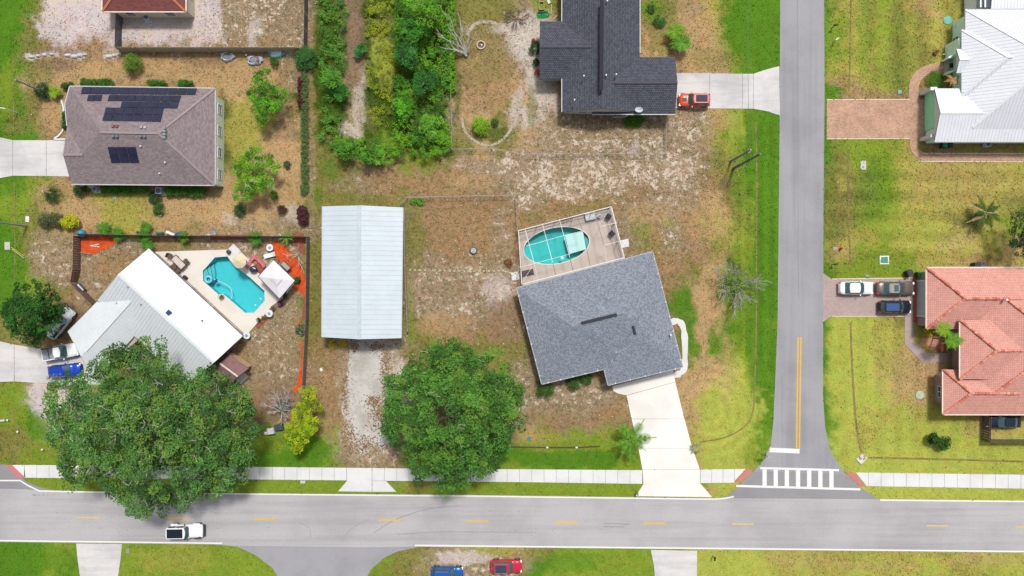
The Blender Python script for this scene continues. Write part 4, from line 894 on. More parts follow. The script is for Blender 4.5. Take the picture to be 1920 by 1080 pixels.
for y in (176, 262): MB().box((xg - .4, W(0, y, 0).y * 1.0, 1.3), (.9, .45, 2.6)).build('pillar', M_pwhite, hG)
MB().poly([rG.gables[3][0], rG.gables[3][1], rG.gables[3][2]]) ; 
for g in rG.gables: MB().poly([g[0], g[1], g[2] - Vector((0, 0, .12))]).build('gable_wall', M_pwhite, hG)
window_at(hG, (W(1800, 80, 2.6).x - .1, W(0, 79, 1.6).y, 1.8), (0, 1, 0), 1.2, 1.2)
window_at(hG, (W(1815, 155, 2.6).x - .1, W(0, 152, 1.6).y, 1.6), (0, 1, 0), 1.8, 1.4, 1, 3)
for (x0, y0, x1, y1) in ((1772, 112, 1794, 98), (1772, 139, 1792, 132)): MB().beam(W(x0, y0, .9), W(x1, y1, .9), .22, 1.6).build('porch_wall', M_grn, hG)
MB().prism(pxy([(1770, 112), (1800, 98), (1800, 136), (1770, 139)]), -.02, .12).build('porch_floor', mat('porch_floor_grey', A(206, 196, 176), .9), hG)
MB().box(W(1787, 123, .14) + Vector((0, 0, .02)), (1.0, .6, .05)).build('door_mat', M_black, hG)
for x, y, h in ((1768, 102, .3), (1731, 171, .3)):
    MB().beam(W(x, y, .3), W(x + 19, y - 1 if h == .3 and y < 150 else y + 6, .3), .14, .12).build('downspout_extension', M_pwhite, hG)
MB().box(W(1907, 191, 4.9), (1.3, .5, .2)).build('skylight', M_pwhite, rG.obj)
MB().prism(foot([(1832, -10), (1857, -10), (1857, 14), (1832, 14)], 3.0), 2.9, 2.98).build('porch_roof_glazing', M_glass, hG)
for x in (1838.5, 1847): MB().beam(W(x, -10, 3.05), W(x, 14, 3.05), .22, .1).build('porch_roof_bar', M_pwhite, hG)
# round birdbath-like bay by that house
# --- maroon roof house, top edge left
hI = house_root('maroon_roof_house', W(270, -40), 'house with maroon shingle hip roof cut by the top edge')
rI = Roof(); z = 2.7
c, w, d = rect_from(192, -150, 348, 21.5, z); rI.rect(c, d, w, math.pi / 2, z, .36)
rI.build(hI, brick_mat('shingle_maroon', A(150, 92, 88), A(128, 76, 74), A(96, 58, 58), .33, .14, blotch=.1)); rI.caps(mat('cap_maroon', A(190, 120, 84), .9), hI, .3); rI.gutters(M_fasc, hI, .13)
walls(hI, foot([(198, -140), (348, -140), (348, 19), (198, 19)], z), 2.5, mat('cream_wall_I', A(226, 216, 196), .9), every=4)

# ---------------------------------------------------------------- pools
def water_mat(name, tint, deep):
    m = bpy.data.materials.new(name); m.use_nodes = True; n = m.node_tree; L = n.links; n.nodes.remove(n.nodes['Principled BSDF'])
    tr = n.nodes.new('ShaderNodeBsdfTransparent'); tr.inputs['Color'].default_value = tint
    gl = n.nodes.new('ShaderNodeBsdfGlossy'); gl.inputs['Roughness'].default_value = .12
    fr = n.nodes.new('ShaderNodeFresnel'); fr.inputs['IOR'].default_value = 1.33
    geo = n.nodes.new('ShaderNodeNewGeometry'); nz = n.nodes.new('ShaderNodeTexNoise'); nz.inputs['Scale'].default_value = 3.5; nz.inputs['Detail'].default_value = 3
    L.new(geo.outputs['Position'], nz.inputs['Vector']); bp = n.nodes.new('ShaderNodeBump'); bp.inputs['Strength'].default_value = .25; bp.inputs['Distance'].default_value = .05
    L.new(nz.outputs['Fac'], bp.inputs['Height']); L.new(bp.outputs[0], gl.inputs['Normal']); L.new(bp.outputs[0], fr.inputs['Normal'])
    mx = n.nodes.new('ShaderNodeMixShader'); L.new(fr.outputs[0], mx.inputs[0]); L.new(tr.outputs[0], mx.inputs[1]); L.new(gl.outputs[0], mx.inputs[2])
    L.new(mx.outputs[0], n.nodes['Material Output'].inputs['Surface']); return m
M_water = water_mat('pool_water', (0.56, 0.92, 0.94, 1), 0)
M_water2 = water_mat('pool_water_green', (0.60, 0.94, 0.95, 1), 0)
M_basin = mat('pool_plaster', A(120, 224, 232), .7, var=.05, scale=1.5)
M_basin2 = mat('pool_plaster_green', A(98, 206, 204, 1.45), .7, var=.08, scale=1.5)
def deck_with_hole(name, outer, hole, z, m, th=.1):
    o = [Vector((*p, 0)) for p in pxy(outer)]; h = [Vector((*p, 0)) for p in pxy(hole)]
    allp = o + h; mb = MB(); mb.v = [(p.x, p.y, z) for p in allp]
    for t in tessellate_polygon([o, h]):
        a, b, c = [allp[i] for i in t]
        mb.f.append(list(t) if (b - a).cross(c - a).z > 0 else list(t)[::-1])
    for ring in (o, h):
        for i in range(len(ring)):
            a, b = ring[i], ring[(i + 1) % len(ring)]
            mb.poly([(a.x, a.y, z), (b.x, b.y, z), (b.x, b.y, z - th), (a.x, a.y, z - th)])
    ob = mb.build(name, m); ob['kind'] = 'structure'; HARD.append(outer); return ob
def pool(name, poly, z, mw, mbm, label, depth=1.2):
    c = W(sum(p[0] for p in poly) / len(poly), sum(p[1] for p in poly) / len(poly))
    root = thing(name, (c.x, c.y, 0), label, 'swimming pool')
    P = pxy(poly); mb = MB(); mb.prism(P, -depth - .02, -depth)
    for i in range(len(P)):
        a, b = P[i], P[(i + 1) % len(P)]; mb.poly([(a[0], a[1], z - .01), (b[0], b[1], z - .01), (b[0], b[1], -depth), (a[0], a[1], -depth)])
    mb.build('basin', mbm, root)
    MB().poly([(p[0], p[1], z - .14) for p in P][::-1]).build('water', mw, root)
    mb = MB(); cp = P + [P[0]]
    for a, b in zip(cp, cp[1:]): mb.beam((a[0], a[1], z + .005), (b[0], b[1], z + .005), .10, .03)
    mb.build('coping', mat('coping_' + name, A(236, 236, 230) if mbm is M_basin else A(190, 180, 172), .7), root)
    return root
DECK_B = [(292, 472), (432, 468), (441, 462), (458, 478), (478, 498), (490, 512), (510, 487), (556, 527), (530, 560), (512, 572), (458, 634), (300, 500)]
deck_with_hole('pool_deck', DECK_B, POOL_B, .10, M_deck)
pB = pool('swimming_pool', POOL_B, .10, M_water, M_basin, 'angular turquoise swimming pool in the cream deck beside the white roof')
DECK_E = [(972, 434), (1148, 390), (1172, 486), (1174, 500), (982, 548)]
deck_with_hole('pool_deck', DECK_E, POOL_E, .10, M_deck2)
pE = pool('swimming_pool', POOL_E, .10, M_water2, M_basin2, 'oval turquoise swimming pool inside the white-framed screen enclosure')
# pool steps
for k in range(3):
    pts = [(381 + k * 4.3, 509 + 0 * k), (381 + k * 4.3 + 4, 513), (389 + k * 4, 522), (389 + k * 4, 530), (381, 527)]
    MB().prism(pxy([(380.5, 508), (385 + k * 5.5, 502 - k * 3.5), (390 + k * 4.5, 516 - k * 2), (392 + k * 3.5, 530), (384, 528.5), (380.5, 526)]), -1.15 + 0, -.12 - .28 * k - .1).build('step', mat('pool_step_%d' % k, A(150, 214, 220), .7), pB)
for k in range(3):
    MB().prism(pxy(ellipse(1093 - k * 1, 455, 12 + k * 2.2, 11 + k * 2.5, -11, 16)), -1.15, -.2 - .3 * k).build('step', mat('pool_step_e', A(112, 196, 186), .7), pE)
# floating things in the pools
MB().prism(pxy([(1059, 441.5), (1092.6, 434), (1098.8, 467.4), (1067.4, 476.3)]), .14, .20, True).build('pool_cover_sheet', mat('translucent_cover', A(186, 232, 228), .5, var=.03))
tag(bpy.data.objects['pool_cover_sheet'], 'square pale mint sheet floating over one end of the oval pool', 'pool cover')
def ring_obj(name, c, R, r, m, label, cat, n=20, sq=1.0):
    mb = MB(); pts = [(c[0] + R * math.cos(t), c[1] + R * math.sin(t), c[2]) for t in [2 * math.pi * k / n for k in range(n + 1)]]
    mb.tube(pts, r, 8, cap=False); o = mb.build(name, m, smooth=True); return tag(o, label, cat)
ring_obj('pool_float', W(391.5, 524, 0) + Vector((0, 0, .12)), .42, .19, mat('float_blue', A(120, 210, 235), .4), 'pale blue inflatable ring floating by the steps of the angular pool', 'pool float')
hp = [W(x, y, 0) + Vector((0, 0, .06)) for x, y in smooth_path([(402, 524), (412, 528), (425, 534), (432, 540), (435, 548), (435, 555), (433, 561)], 4)]
cl_ = thing('pool_cleaner', hp[0], 'white hose of a pool cleaner curving through the angular pool', 'pool cleaner')
MB().tube(hp, .045, 6).build('hose', mat('hose_white', A(200, 240, 235), .5), cl_); MB().box(W(405, 527) + Vector((0, 0, .0)), (.5, .35, .25), rz=.5).build('cleaner_head', mat('cleaner_navy', A(30, 70, 120), .4), cl_)
for x, y in ((489, 560.5), (479, 572)):
    tag(MB().lathe(W(x, y) + Vector((0, 0, -.03)), [(.10, 0), (.12, .05), (.07, .1)], 10).build('pool_skimmer_ball', M_pwhite), 'white floater bobbing in the %s of the angular pool' % ('far corner' if y < 565 else 'bottom corner'), 'floater')
tag(MB().lathe(W(1054, 484) + Vector((0, 0, -.03)), [(.20, 0), (.24, .06), (.14, .12)], 12).build('pool_floater', M_pwhite), 'round white chlorine floater at the lower edge of the oval pool', 'floater')
# ---------------------------------------------------------------- plants
def shade_cols(n, base, var, tips=None, ptips=0.0, clump=None):
    b = np.array([lin(c) / 1.55 for c in base]); v = 1 + (R8.random(n) - .5) * 2 * var
    C = b[None, :] * v[:, None]
    C[:, 0] *= 1 + (R8.random(n) - .5) * .3
    if clump is not None: C *= clump[:, None]
    if tips is not None and ptips > 0:
        t = np.array([lin(c) / 1.55 for c in tips]); w = (R8.random(n) < ptips)[:, None]; C = np.where(w, t[None, :] * (0.8 + .4 * R8.random(n))[:, None], C)
    return np.clip(C, 0.002, 0.9)
def leaf_quads(P, size, flat=0.5, aspect=0.55, nrm=None):
    n = len(P); th = R8.random(n) * 2 * np.pi
    d = np.stack([np.cos(th), np.sin(th), (R8.random(n) - .5) * 1.2 * (1 - flat)], 1)
    r = np.stack([-np.sin(th), np.cos(th), (R8.random(n) - .5) * 1.6 * (1 - flat)], 1)
    s = size * (0.6 + .8 * R8.random(n)); d = d * s[:, None] / 2; r = r * (s * aspect)[:, None] / 2
    return np.stack([P - d - r * .3, P + d * .2 - r, P + d + r * .2, P - d * .1 + r], 1)
def clumps(lobes, dens, cr, per, jitter=1.0):
    """lobes (x,y,z,rx,rz): clumps over their upper shells, leaves over the clumps -> leaf points, clump index, clump centres"""
    Cc = []
    for (x, y, z, rx, rz) in lobes:
        n = max(3, int(dens * rx * rx))
        u = R8.random(n) * 2 * np.pi; c = R8.random(n) ** .9 ; zc = 1 - c * 1.05
        s = np.sqrt(np.clip(1 - zc * zc, 0, 1)); k = (.66 + .46 * R8.random(n)) * jitter
        Cc.append(np.stack([x + rx * s * np.cos(u) * k, y + rx * s * np.sin(u) * k, z + rz * zc * k], 1))
    Cc = np.concatenate(Cc); m = len(Cc); rr = cr * (.6 + .8 * R8.random(m))
    idx = np.repeat(np.arange(m), per); g = R8.normal(size=(len(idx), 3)); g /= np.linalg.norm(g, axis=1)[:, None]
    g[:, 2] = np.abs(g[:, 2]) * .8 - .15
    rad = rr[idx] * (.45 + .65 * R8.random(len(idx)) ** .5)
    return Cc[idx] + g * rad[:, None] * np.array([1, 1, .7]), idx, Cc
def branch_mesh(mb, a, b, r0, r1, n=6, bend=.12):
    a, b = Vector(a), Vector(b); L = (b - a).length; pts = []
    for i in range(6):
        t = i / 5; p = a.lerp(b, t); w = math.sin(t * math.pi) * L * bend
        pts.append(p + Vector((rnd.uniform(-1, 1), rnd.uniform(-1, 1), rnd.uniform(0, 1))) * w * .6)
    mb.tube(pts, [r0 + (r1 - r0) * i / 5 for i in range(6)], n); return pts
def tree(name, label, base, lobes_px, col, leaf=.24, dens=2.2, cr=.8, per=44, trunk_r=.3, twigs=0, tips=None, ptips=0., cat='tree', var=.35, hid=0.8, flat=.5, group=None, fill=0):
    """lobes_px: (px, py, radius px, height of the lobe's centre). base: px,py of the trunk on the ground"""
    B = W(base[0], base[1]); root = thing(name, B, label, cat, group)
    lobes = []
    for (x, y, r, h) in lobes_px:
        c = W(x, y, h); lobes.append((c.x - B.x, c.y - B.y, h + rnd.uniform(-.07, .07) * h, r * S * (CH - h) / CH, r * S * hid * rnd.uniform(.85, 1.25)))
    P, idx, Cc = clumps(lobes, dens, cr, per)
    cl = (.5 + 1.0 * R8.random(len(Cc)) ** 1.3)
    patch = .55 + .95 * vnoise(Cc[:, 0] + 50, Cc[:, 1] + 50, 2.2, 77, 3)
    C = shade_cols(len(P), col, var, tips, 0, (cl * patch)[idx])
    if tips is not None:
        t = np.array([lin(c) / 1.55 for c in tips]); w = ((R8.random(len(Cc)) < ptips)[idx] * (.35 + .5 * R8.random(len(P))))[:, None]; C = C * (1 - w) + t * w
    keep = P[:, 2] > .15
    P, C = P[keep], C[keep]
    me = quads_mesh('crown', leaf_quads(P, leaf, flat), C, M_leaf); add('crown', me, root)
    zt = min(l[2] for l in lobes) * .55
    mb = MB(); mb.tube([(0, 0, -.1), (.05, 0, zt * .5), (0, .05, zt)], [trunk_r * 1.3, trunk_r, trunk_r * .8], 10); mb.build('trunk', M_bark, root, world=False)
    for l in lobes[:16]:
        mb = MB(); branch_mesh(mb, (0, 0, zt * .9), (l[0], l[1], l[2] + l[4] * .35), trunk_r * .5, .05); mb.build('limb', M_bark, root, world=False)
    if twigs:
        mb = MB()
        for k in range(twigs):
            c = Cc[rnd.randrange(len(Cc))]; a = rnd.uniform(0, 6.28); L = rnd.uniform(.5, 1.3)
            p = Vector(c) + Vector((0, 0, cr * .55)); q = [p]
            for i in range(4):
                a += rnd.uniform(-.6, .6); q.append(q[-1] + Vector((math.cos(a), math.sin(a), rnd.uniform(-.15, .2))) * L / 4)
            mb.tube(q, [.035, .03, .028, .022, .012], 3, cap=False)
            j = rnd.randrange(1, 4); a2 = a + rnd.choice((-1, 1)) * .9; mb.tube([q[j], q[j] + Vector((math.cos(a2), math.sin(a2), .1)) * L * .4], [.025, .01], 3, cap=False)
        o = mb.build('twigs', M_twig, root, world=False); o['kind'] = 'stuff'
    return root
def bush(label, px, py, r, h=1.2, col=(60, 110, 30), leaf=.12, per=26, tips=None, ptips=0., sx=1.0, cat='shrub', group=None, name='shrub', flower=None, var=.3, cr=None, rot=0):
    c = W(px, py); root = thing(name, c, label, cat, group); R = r * S
    lob = []
    if sx > 1.3:
        k = max(2, int(round(sx * 1.4)))
        for i in range(k):
            t = (i / (k - 1) - .5) * 2 * (sx - 1) * R * .95; lob.append((t * math.cos(rot), -t * math.sin(rot), h * .35, R * rnd.uniform(.85, 1.1), h * rnd.uniform(.55, .75)))
    else: lob = [(0, 0, h * .3, R, h * .7)]
    P, idx, Cc = clumps(lob, 52 / max(R, .5) , cr or max(.16, R * .28), per, .85)
    C = shade_cols(len(P), col, var, tips, ptips, (.7 + .6 * R8.random(len(Cc)))[idx])
    k = P[:, 2] > .02; me = quads_mesh('foliage', leaf_quads(P[k], leaf, .55), C[k], M_leaf); add('foliage', me, root)
    for l in lob: MB().tube([(l[0], l[1], -.05), (l[0] + .03, l[1], h * .6)], [.05, .03], 6).build('stem', M_bark, root, world=False)
    return root
FRONDS = {}
def frond_mesh(key, L, col, droop, wid, nleaf=16, mm=None):
    if key in FRONDS: return FRONDS[key]
    q = []; c = []
    b = np.array([lin(x) / 1.55 for x in col])
    def pos(t): return np.array([L * t, 0, L * (.28 * t - droop * t * t)])
    for i in range(8):
        a, d = pos(i / 8), pos((i + 1) / 8); w = .03
        q.append([a + [0, -w, 0], d + [0, -w, 0], d + [0, w, 0], a + [0, w, 0]]); c.append(b * 1.3)
    for i in range(nleaf):
        t = .12 + .86 * i / nleaf; p = pos(t); w = wid * math.sin(min(1, t * 1.15 + .12) * math.pi) ** .6 + .08
        for s in (-1, 1):
            tip = p + np.array([w * .65, s * w, -w * .35 + R8.random() * .08]); sd = np.array([L / nleaf * .42, 0, 0])
            q.append([p - sd, p + sd, tip + sd * .3, tip - sd * .3]); c.append(b * (0.7 + .6 * R8.random()))
    FRONDS[key] = quads_mesh('frond', np.array(q), np.array(c), mm or M_leaf); return FRONDS[key]
def palm(label, px, py, h, r, n, col, droop=.42, wid=.5, trunk=.16, cat='palm tree', lean=None, key=None, name='palm_tree', skirt=None):
    """px,py = where the trunk stands; crown at height h"""
    B = W(px, py); root = thing(name, B, label, cat); top = Vector((0, 0, h))
    if lean: top += Vector((lean[0], lean[1], 0))
    MB().tube([(0, 0, -.05), tuple(top * .5), tuple(top)], [trunk * 1.2, trunk, trunk * .85], 9).build('trunk', M_bark, root, world=False)
    L = r * S; me = frond_mesh(key or label, L, col, droop, wid); me2 = frond_mesh((key or label) + 'd', L * .9, skirt, droop * 1.6, wid * .5) if skirt else None
    for i in range(n):
        a = i * 2.39996 + rnd.uniform(-.2, .2); dead = me2 and i % 3 == 0
        o = add('frond', me2 if dead else me, root, loc=top, rot=(rnd.uniform(-.2, .2), rnd.uniform(-.45, .35) * (1 - i / n) - .25 * (i % 3) / 3, a)); s = rnd.uniform(.78, 1.12); o.scale = (s, s, s)
    return root
def dead_tree(name, label, base, tips, r0=.16, h0=1.0, m=None, sub=3, cat='dead tree', leaves=None, subl=.35, mix=0):
    """tips: (px,py,height); each a limb with forks"""
    B = W(*base); root = thing(name, B, label, cat); m = m or M_dead
    MB().tube([(0, 0, -.05), (0, 0, h0)], [r0 * 1.4, r0], 9).build('trunk', m, root, world=False)
    for (x, y, h) in tips:
        e = W(x, y, h) - B; mb = MB(); pts = branch_mesh(mb, (0, 0, h0 * .8), e, r0 * .7, .025, 6, .10); L = e.length
        for k in range(sub):
            j = rnd.randrange(2, 5); a = pts[j]; d = (e.normalized() + Vector((rnd.uniform(-1, 1), rnd.uniform(-1, 1), rnd.uniform(-.2, .6))) * .8).normalized()
            q = branch_mesh(mb, a, a + d * L * subl * rnd.uniform(.5, 1), .035, .012, 4, .12)
            for kk in range(2):
                d2 = (d + Vector((rnd.uniform(-1, 1), rnd.uniform(-1, 1), .2)) * .8).normalized(); mb.tube([q[3], q[3] + d2 * L * .15], [.018, .008], 3, cap=False)
        mb.build('limb', m, root, world=False)
    return root

# ---
DG, MG, BG = (60, 104, 34), (82, 132, 40), (108, 160, 40)
# great oak over the pavement, lower left
oak = [(150, 790, 46, 7.5), (190, 735, 50, 8.5), (250, 690, 44, 9), (280, 668, 36, 9.5), (215, 680, 24, 7.5), (330, 735, 50, 10), (400, 735, 44, 9), (440, 745, 36, 8), (455, 790, 34, 7), (290, 790, 70, 11.5), (200, 830, 52, 9.5), (370, 820, 62, 10.5), (430, 850, 44, 8.5),
       (160, 860, 36, 7), (215, 895, 34, 7), (290, 880, 50, 9), (360, 890, 42, 8), (420, 895, 30, 6.5), (262, 938, 26, 6), (300, 935, 24, 5.5), (340, 925, 24, 6), (125, 740, 32, 6.5), (130, 820, 30, 6), (230, 760, 50, 10.5), (150, 890, 20, 5.5), (395, 915, 18, 5.5), (235, 920, 22, 6), (108, 780, 16, 5.5), (190, 690, 16, 6), (448, 885, 14, 5.5)]
tree('oak_tree', 'huge spreading oak whose crown covers the pavement and overhangs the road', (285, 800), oak, (84, 132, 60), leaf=.25, dens=5.6, cr=.78, per=70, trunk_r=.45, twigs=330, tips=(136, 172, 60), ptips=.26, hid=.55, var=.45)
oak2 = [(800, 700, 42, 8), (850, 690, 46, 8.5), (910, 700, 44, 8), (940, 740, 38, 7), (770, 745, 44, 7.5), (845, 770, 62, 10.5), (910, 790, 50, 9), (770, 800, 44, 7.5), (850, 845, 48, 8.5), (800, 860, 34, 6.5), (905, 850, 40, 7), (838, 895, 24, 5.5), (870, 890, 20, 5), (745, 775, 26, 5.5), (955, 790, 26, 5.5), (835, 665, 24, 6), (740, 720, 16, 4.5), (940, 830, 18, 5), (965, 735, 16, 5), (790, 890, 14, 4.5), (735, 810, 16, 5)]
tree('oak_tree', 'round dark green oak standing between the two concrete drives', (850, 775), oak2, (80, 134, 46), leaf=.24, dens=6.2, cr=.74, per=70, trunk_r=.4, twigs=60, tips=(128, 176, 56), ptips=.22, hid=.6, var=.42)
tree('shade_tree', 'dense round dark green tree at the left edge above the white car', (72, 585), [(62, 555, 34, 5.5), (35, 585, 28, 4.5), (90, 575, 30, 5), (62, 595, 38, 6), (50, 618, 24, 4), (90, 612, 24, 4.2), (75, 630, 16, 3.5), (104, 590, 18, 4), (22, 570, 14, 3.5)], (44, 96, 24), leaf=.24, dens=6, cr=.55, per=55, trunk_r=.25, tips=(66, 128, 40), ptips=.2, hid=.7)
tree('shade_tree', 'dark clipped round tree cut by the right edge', (1915, 450), [(1925, 430, 34, 4.5), (1920, 460, 30, 4.5), (1906, 445, 14, 3.5)], (42, 74, 32), leaf=.2, dens=6, cr=.5, per=46, trunk_r=.2, hid=.6)
tree('citrus_tree', 'bright green open-crowned tree right of the solar-panel house, upper of two', (502, 195), [(490, 148, 12, 3.2), (480, 145, 8, 3), (478, 165, 10, 3), (497, 165, 10, 3.4), (508, 160, 8, 3), (500, 140, 8, 3), (485, 180, 12, 3.4), (505, 183, 16, 3.6), (528, 175, 14, 3), (495, 205, 18, 3.6), (520, 205, 12, 3.2), (490, 225, 10, 2.8), (515, 192, 12, 3), (473, 178, 7, 2.6)], (86, 152, 24), leaf=.21, dens=11, cr=.42, per=44, trunk_r=.14, tips=(130, 186, 40), ptips=.25, hid=.5, flat=.4)
tree('citrus_tree', 'bright green leafy tree right of the solar-panel house, lower of two', (490, 335), [(465, 305, 16, 3.2), (478, 293, 14, 3), (500, 305, 14, 3.2), (518, 313, 10, 2.8), (455, 322, 14, 3), (480, 325, 20, 3.6), (460, 345, 14, 3.2), (495, 345, 16, 3.2), (452, 365, 14, 2.8), (466, 372, 10, 2.6), (478, 355, 10, 3)], (98, 158, 24), leaf=.21, dens=11, cr=.42, per=44, trunk_r=.14, tips=(142, 192, 40), ptips=.3, hid=.5, twigs=24, flat=.4)
tree('yellow_tree', 'lime yellow tree with loose crown beside the pale drive, above the pavement', (575, 795), [(560, 820, 20, 3.6), (548, 810, 12, 3), (578, 800, 20, 3.8), (565, 780, 18, 3.6), (590, 790, 12, 3), (575, 760, 16, 3.2), (585, 740, 14, 2.6), (560, 838, 12, 3), (548, 795, 10, 3), (594, 765, 10, 2.6), (570, 735, 10, 2.2)], (150, 178, 22), leaf=.2, dens=12, cr=.4, per=44, trunk_r=.12, tips=(196, 210, 24), ptips=.3, hid=.6)
bush('thin sapling with round dark leaves alone on the lower right lawn', 1742, 820, 9, 2.2, (44, 84, 18), leaf=.24, per=20, name='sapling', cat='small tree', cr=.35)
bush('dark leafy half of the sapling pair on the lower right lawn', 1760, 828, 10, 2.0, (58, 100, 20), leaf=.24, per=22, name='sapling', cat='small tree', cr=.4)
# half-dead tree on the lawn by the side road
spread = [(1345, 505, 2.6), (1362, 492, 3), (1386, 505, 3), (1372, 497, 2.4), (1418, 524, 2.8), (1440, 526, 2.6), (1425, 540, 2.2), (1400, 555, 2.6), (1408, 565, 2.4), (1392, 572, 2.2), (1378, 580, 2.6), (1376, 590, 2.2), (1352, 562, 2.4), (1345, 548, 2.4), (1340, 518, 2.2), (1388, 560, 2.8), (1400, 512, 2.4)]
dt = dead_tree('bare_tree', 'half-bare grey twiggy tree with a few green leaves on the lawn beside the road', (1377, 535), spread, .09, .8, M_twig, 10, cat='tree', subl=.45)
Bt = W(1377, 535); lob = [(W(x, y, 2).x - Bt.x, W(x, y, 2).y - Bt.y, 1.6, .55, .5) for x, y in ((1366, 525), (1380, 522), (1390, 530), (1372, 540), (1384, 545), (1378, 532), (1395, 545), (1362, 540))]
P, idx, Cc = clumps(lob, 16, .25, 16); add('crown', quads_mesh('crown', leaf_quads(P, .17, .4), shade_cols(len(P), (84, 128, 34), .4, (140, 176, 40), .15), M_leaf), dt)
dead_tree('bare_tree', 'tall bleached leafless tree leaning beside the fire pit', (874, 105), [(842, 28, 4.5), (858, 22, 3.5), (820, 62, 3.5), (826, 88, 2.5), (880, 42, 3.2), (866, 45, 3.4), (892, 60, 2.6), (838, 45, 4), (848, 76, 2.2)], .17, .5, M_dead, 3, subl=.3)
dead_tree('bare_shrub', 'grey leafless shrub with silvery branches beside the lime yellow tree', (530, 770), [(495, 758, 1.8), (504, 748, 2), (520, 730, 2.2), (534, 732, 2.2), (545, 740, 2), (556, 752, 1.8), (512, 742, 1.6), (540, 782, 1.6), (505, 772, 1.4), (528, 795, 1.2), (560, 765, 1.5), (545, 728, 1.4)], .07, .5, mat('silver_twig', A(196, 198, 206), .9, var=.1), 6, 'shrub', subl=.4)
bush('low silver green leaves under the grey leafless shrub', 532, 762, 13, .8, (126, 140, 96), leaf=.12, per=18)
dead_tree('bare_tree', 'curly bare white-branched tree in the orange mulch by the pool gazebo', (560, 478), [(530, 476, 1.8), (542, 490, 2), (566, 495, 1.6), (545, 462, 1.6), (560, 456, 2), (535, 480, 1.4), (570, 515, 1.4), (548, 484, 2.2)], .05, .5, M_dead, 2, subl=.3)
dead_tree('brush_pile', 'heap of cut grey brushwood lying on the bare sand', (968, 36), [(950, 25, .5), (985, 45, .5), (960, 50, .4), (975, 22, .5), (945, 38, .4), (990, 30, .4), (970, 52, .5), (955, 18, .3), (980, 38, .6), (962, 30, .6)], .04, .25, mat('brushwood', A(126, 112, 104), .95, var=.3), 8, 'brush pile', subl=.6)
# palms
palm('feathery green palm on the lawn edge beside the wide pale drive', 1176, 818, 2.4, 44, 9, (104, 156, 44), .30, .62, .17, key='pa')
palm('fan-like bright green palm right of the charcoal roof, upper of two', 1260, 66, 1.6, 19, 16, (128, 172, 40), .25, .42, .14, key='pb')
palm('fan-like bright green palm right of the charcoal roof, lower of two', 1272, 88, 1.6, 20, 18, (104, 160, 44), .25, .42, .14, key='pc')
palm('half-dead palm with pale dry fronds on the right lawn', 1830, 402, 2.0, 34, 18, (66, 98, 18), .42, .42, .2, key='pd', skirt=(214, 190, 146))
palm('slim palm by the terracotta house entry, nearer the driveway', 1734, 615, 4.3, 19, 9, (138, 180, 36), .45, .4, .08, key='pe')
palm('slim palm by the terracotta house entry, nearer the porch', 1749, 634, 4.3, 19, 9, (110, 166, 40), .45, .4, .08, key='pf')
palm('small red-leaved palm in the mulch before the terracotta porch', 1762, 648, .9, 12, 8, (150, 84, 62), .4, .25, .05, key='pg')
palm('low green cycad left of the dark red cordyline', 453, 394, .5, 14, 16, (62, 100, 46), .35, .3, .12, key='ph', cat='cycad', name='cycad')
palm('small dark maroon-leaved palm on the dry grass', 532, 394, .5, 12, 12, (70, 40, 34), .35, .22, .06, key='pi', cat='cycad', name='cordyline')
palm('yellow-green spiky plant left of the solar-panel house', 109, 176, .8, 15, 16, (140, 176, 40), .3, .3, .08, key='pj', name='dracaena', cat='plant')
palm('green spiky palm in the fence corner behind the gazebo', 543, 446, 1.2, 18, 8, (110, 160, 40), .3, .12, .05, key='pk', name='yucca', cat='plant')
palm('sparse pale yucca beside the culvert end of the long swale line', 1303, 838, .7, 11, 12, (172, 176, 116), .4, .2, .05, key='pl', name='yucca', cat='plant')
palm('dry palm with tan fronds beside the brick path house', 1764, 160, 2.6, 14, 9, (196, 160, 104), .6, .2, .08, key='pm')
for i, (x, y, r) in enumerate(((201, 430, 17), (228, 440, 15), (279, 428, 13), (275, 445, 15), (282, 462, 13), (350, 445, 12), (484, 448, 12))):
    lab = ['green frangipani over the wood fence at the left mulch bed', 'leafy green shrub at the right end of the left mulch bed', 'white-tipped green plant on the fence line above the white roof', 'tall green plant between fence and white roof peak', 'light green plant nearest the white roof peak', 'bright green plant beside the blue tarp on the fence', 'bright green grass-like plant above the bare lawn by the round white table'][i]
    palm(lab, x, y, .8, r, 12, (80 + 6 * (i % 3), 140 + 8 * (i % 2), 36), .35, .3, .05, key='q%d' % (i % 3), name='garden_plant', cat='plant')
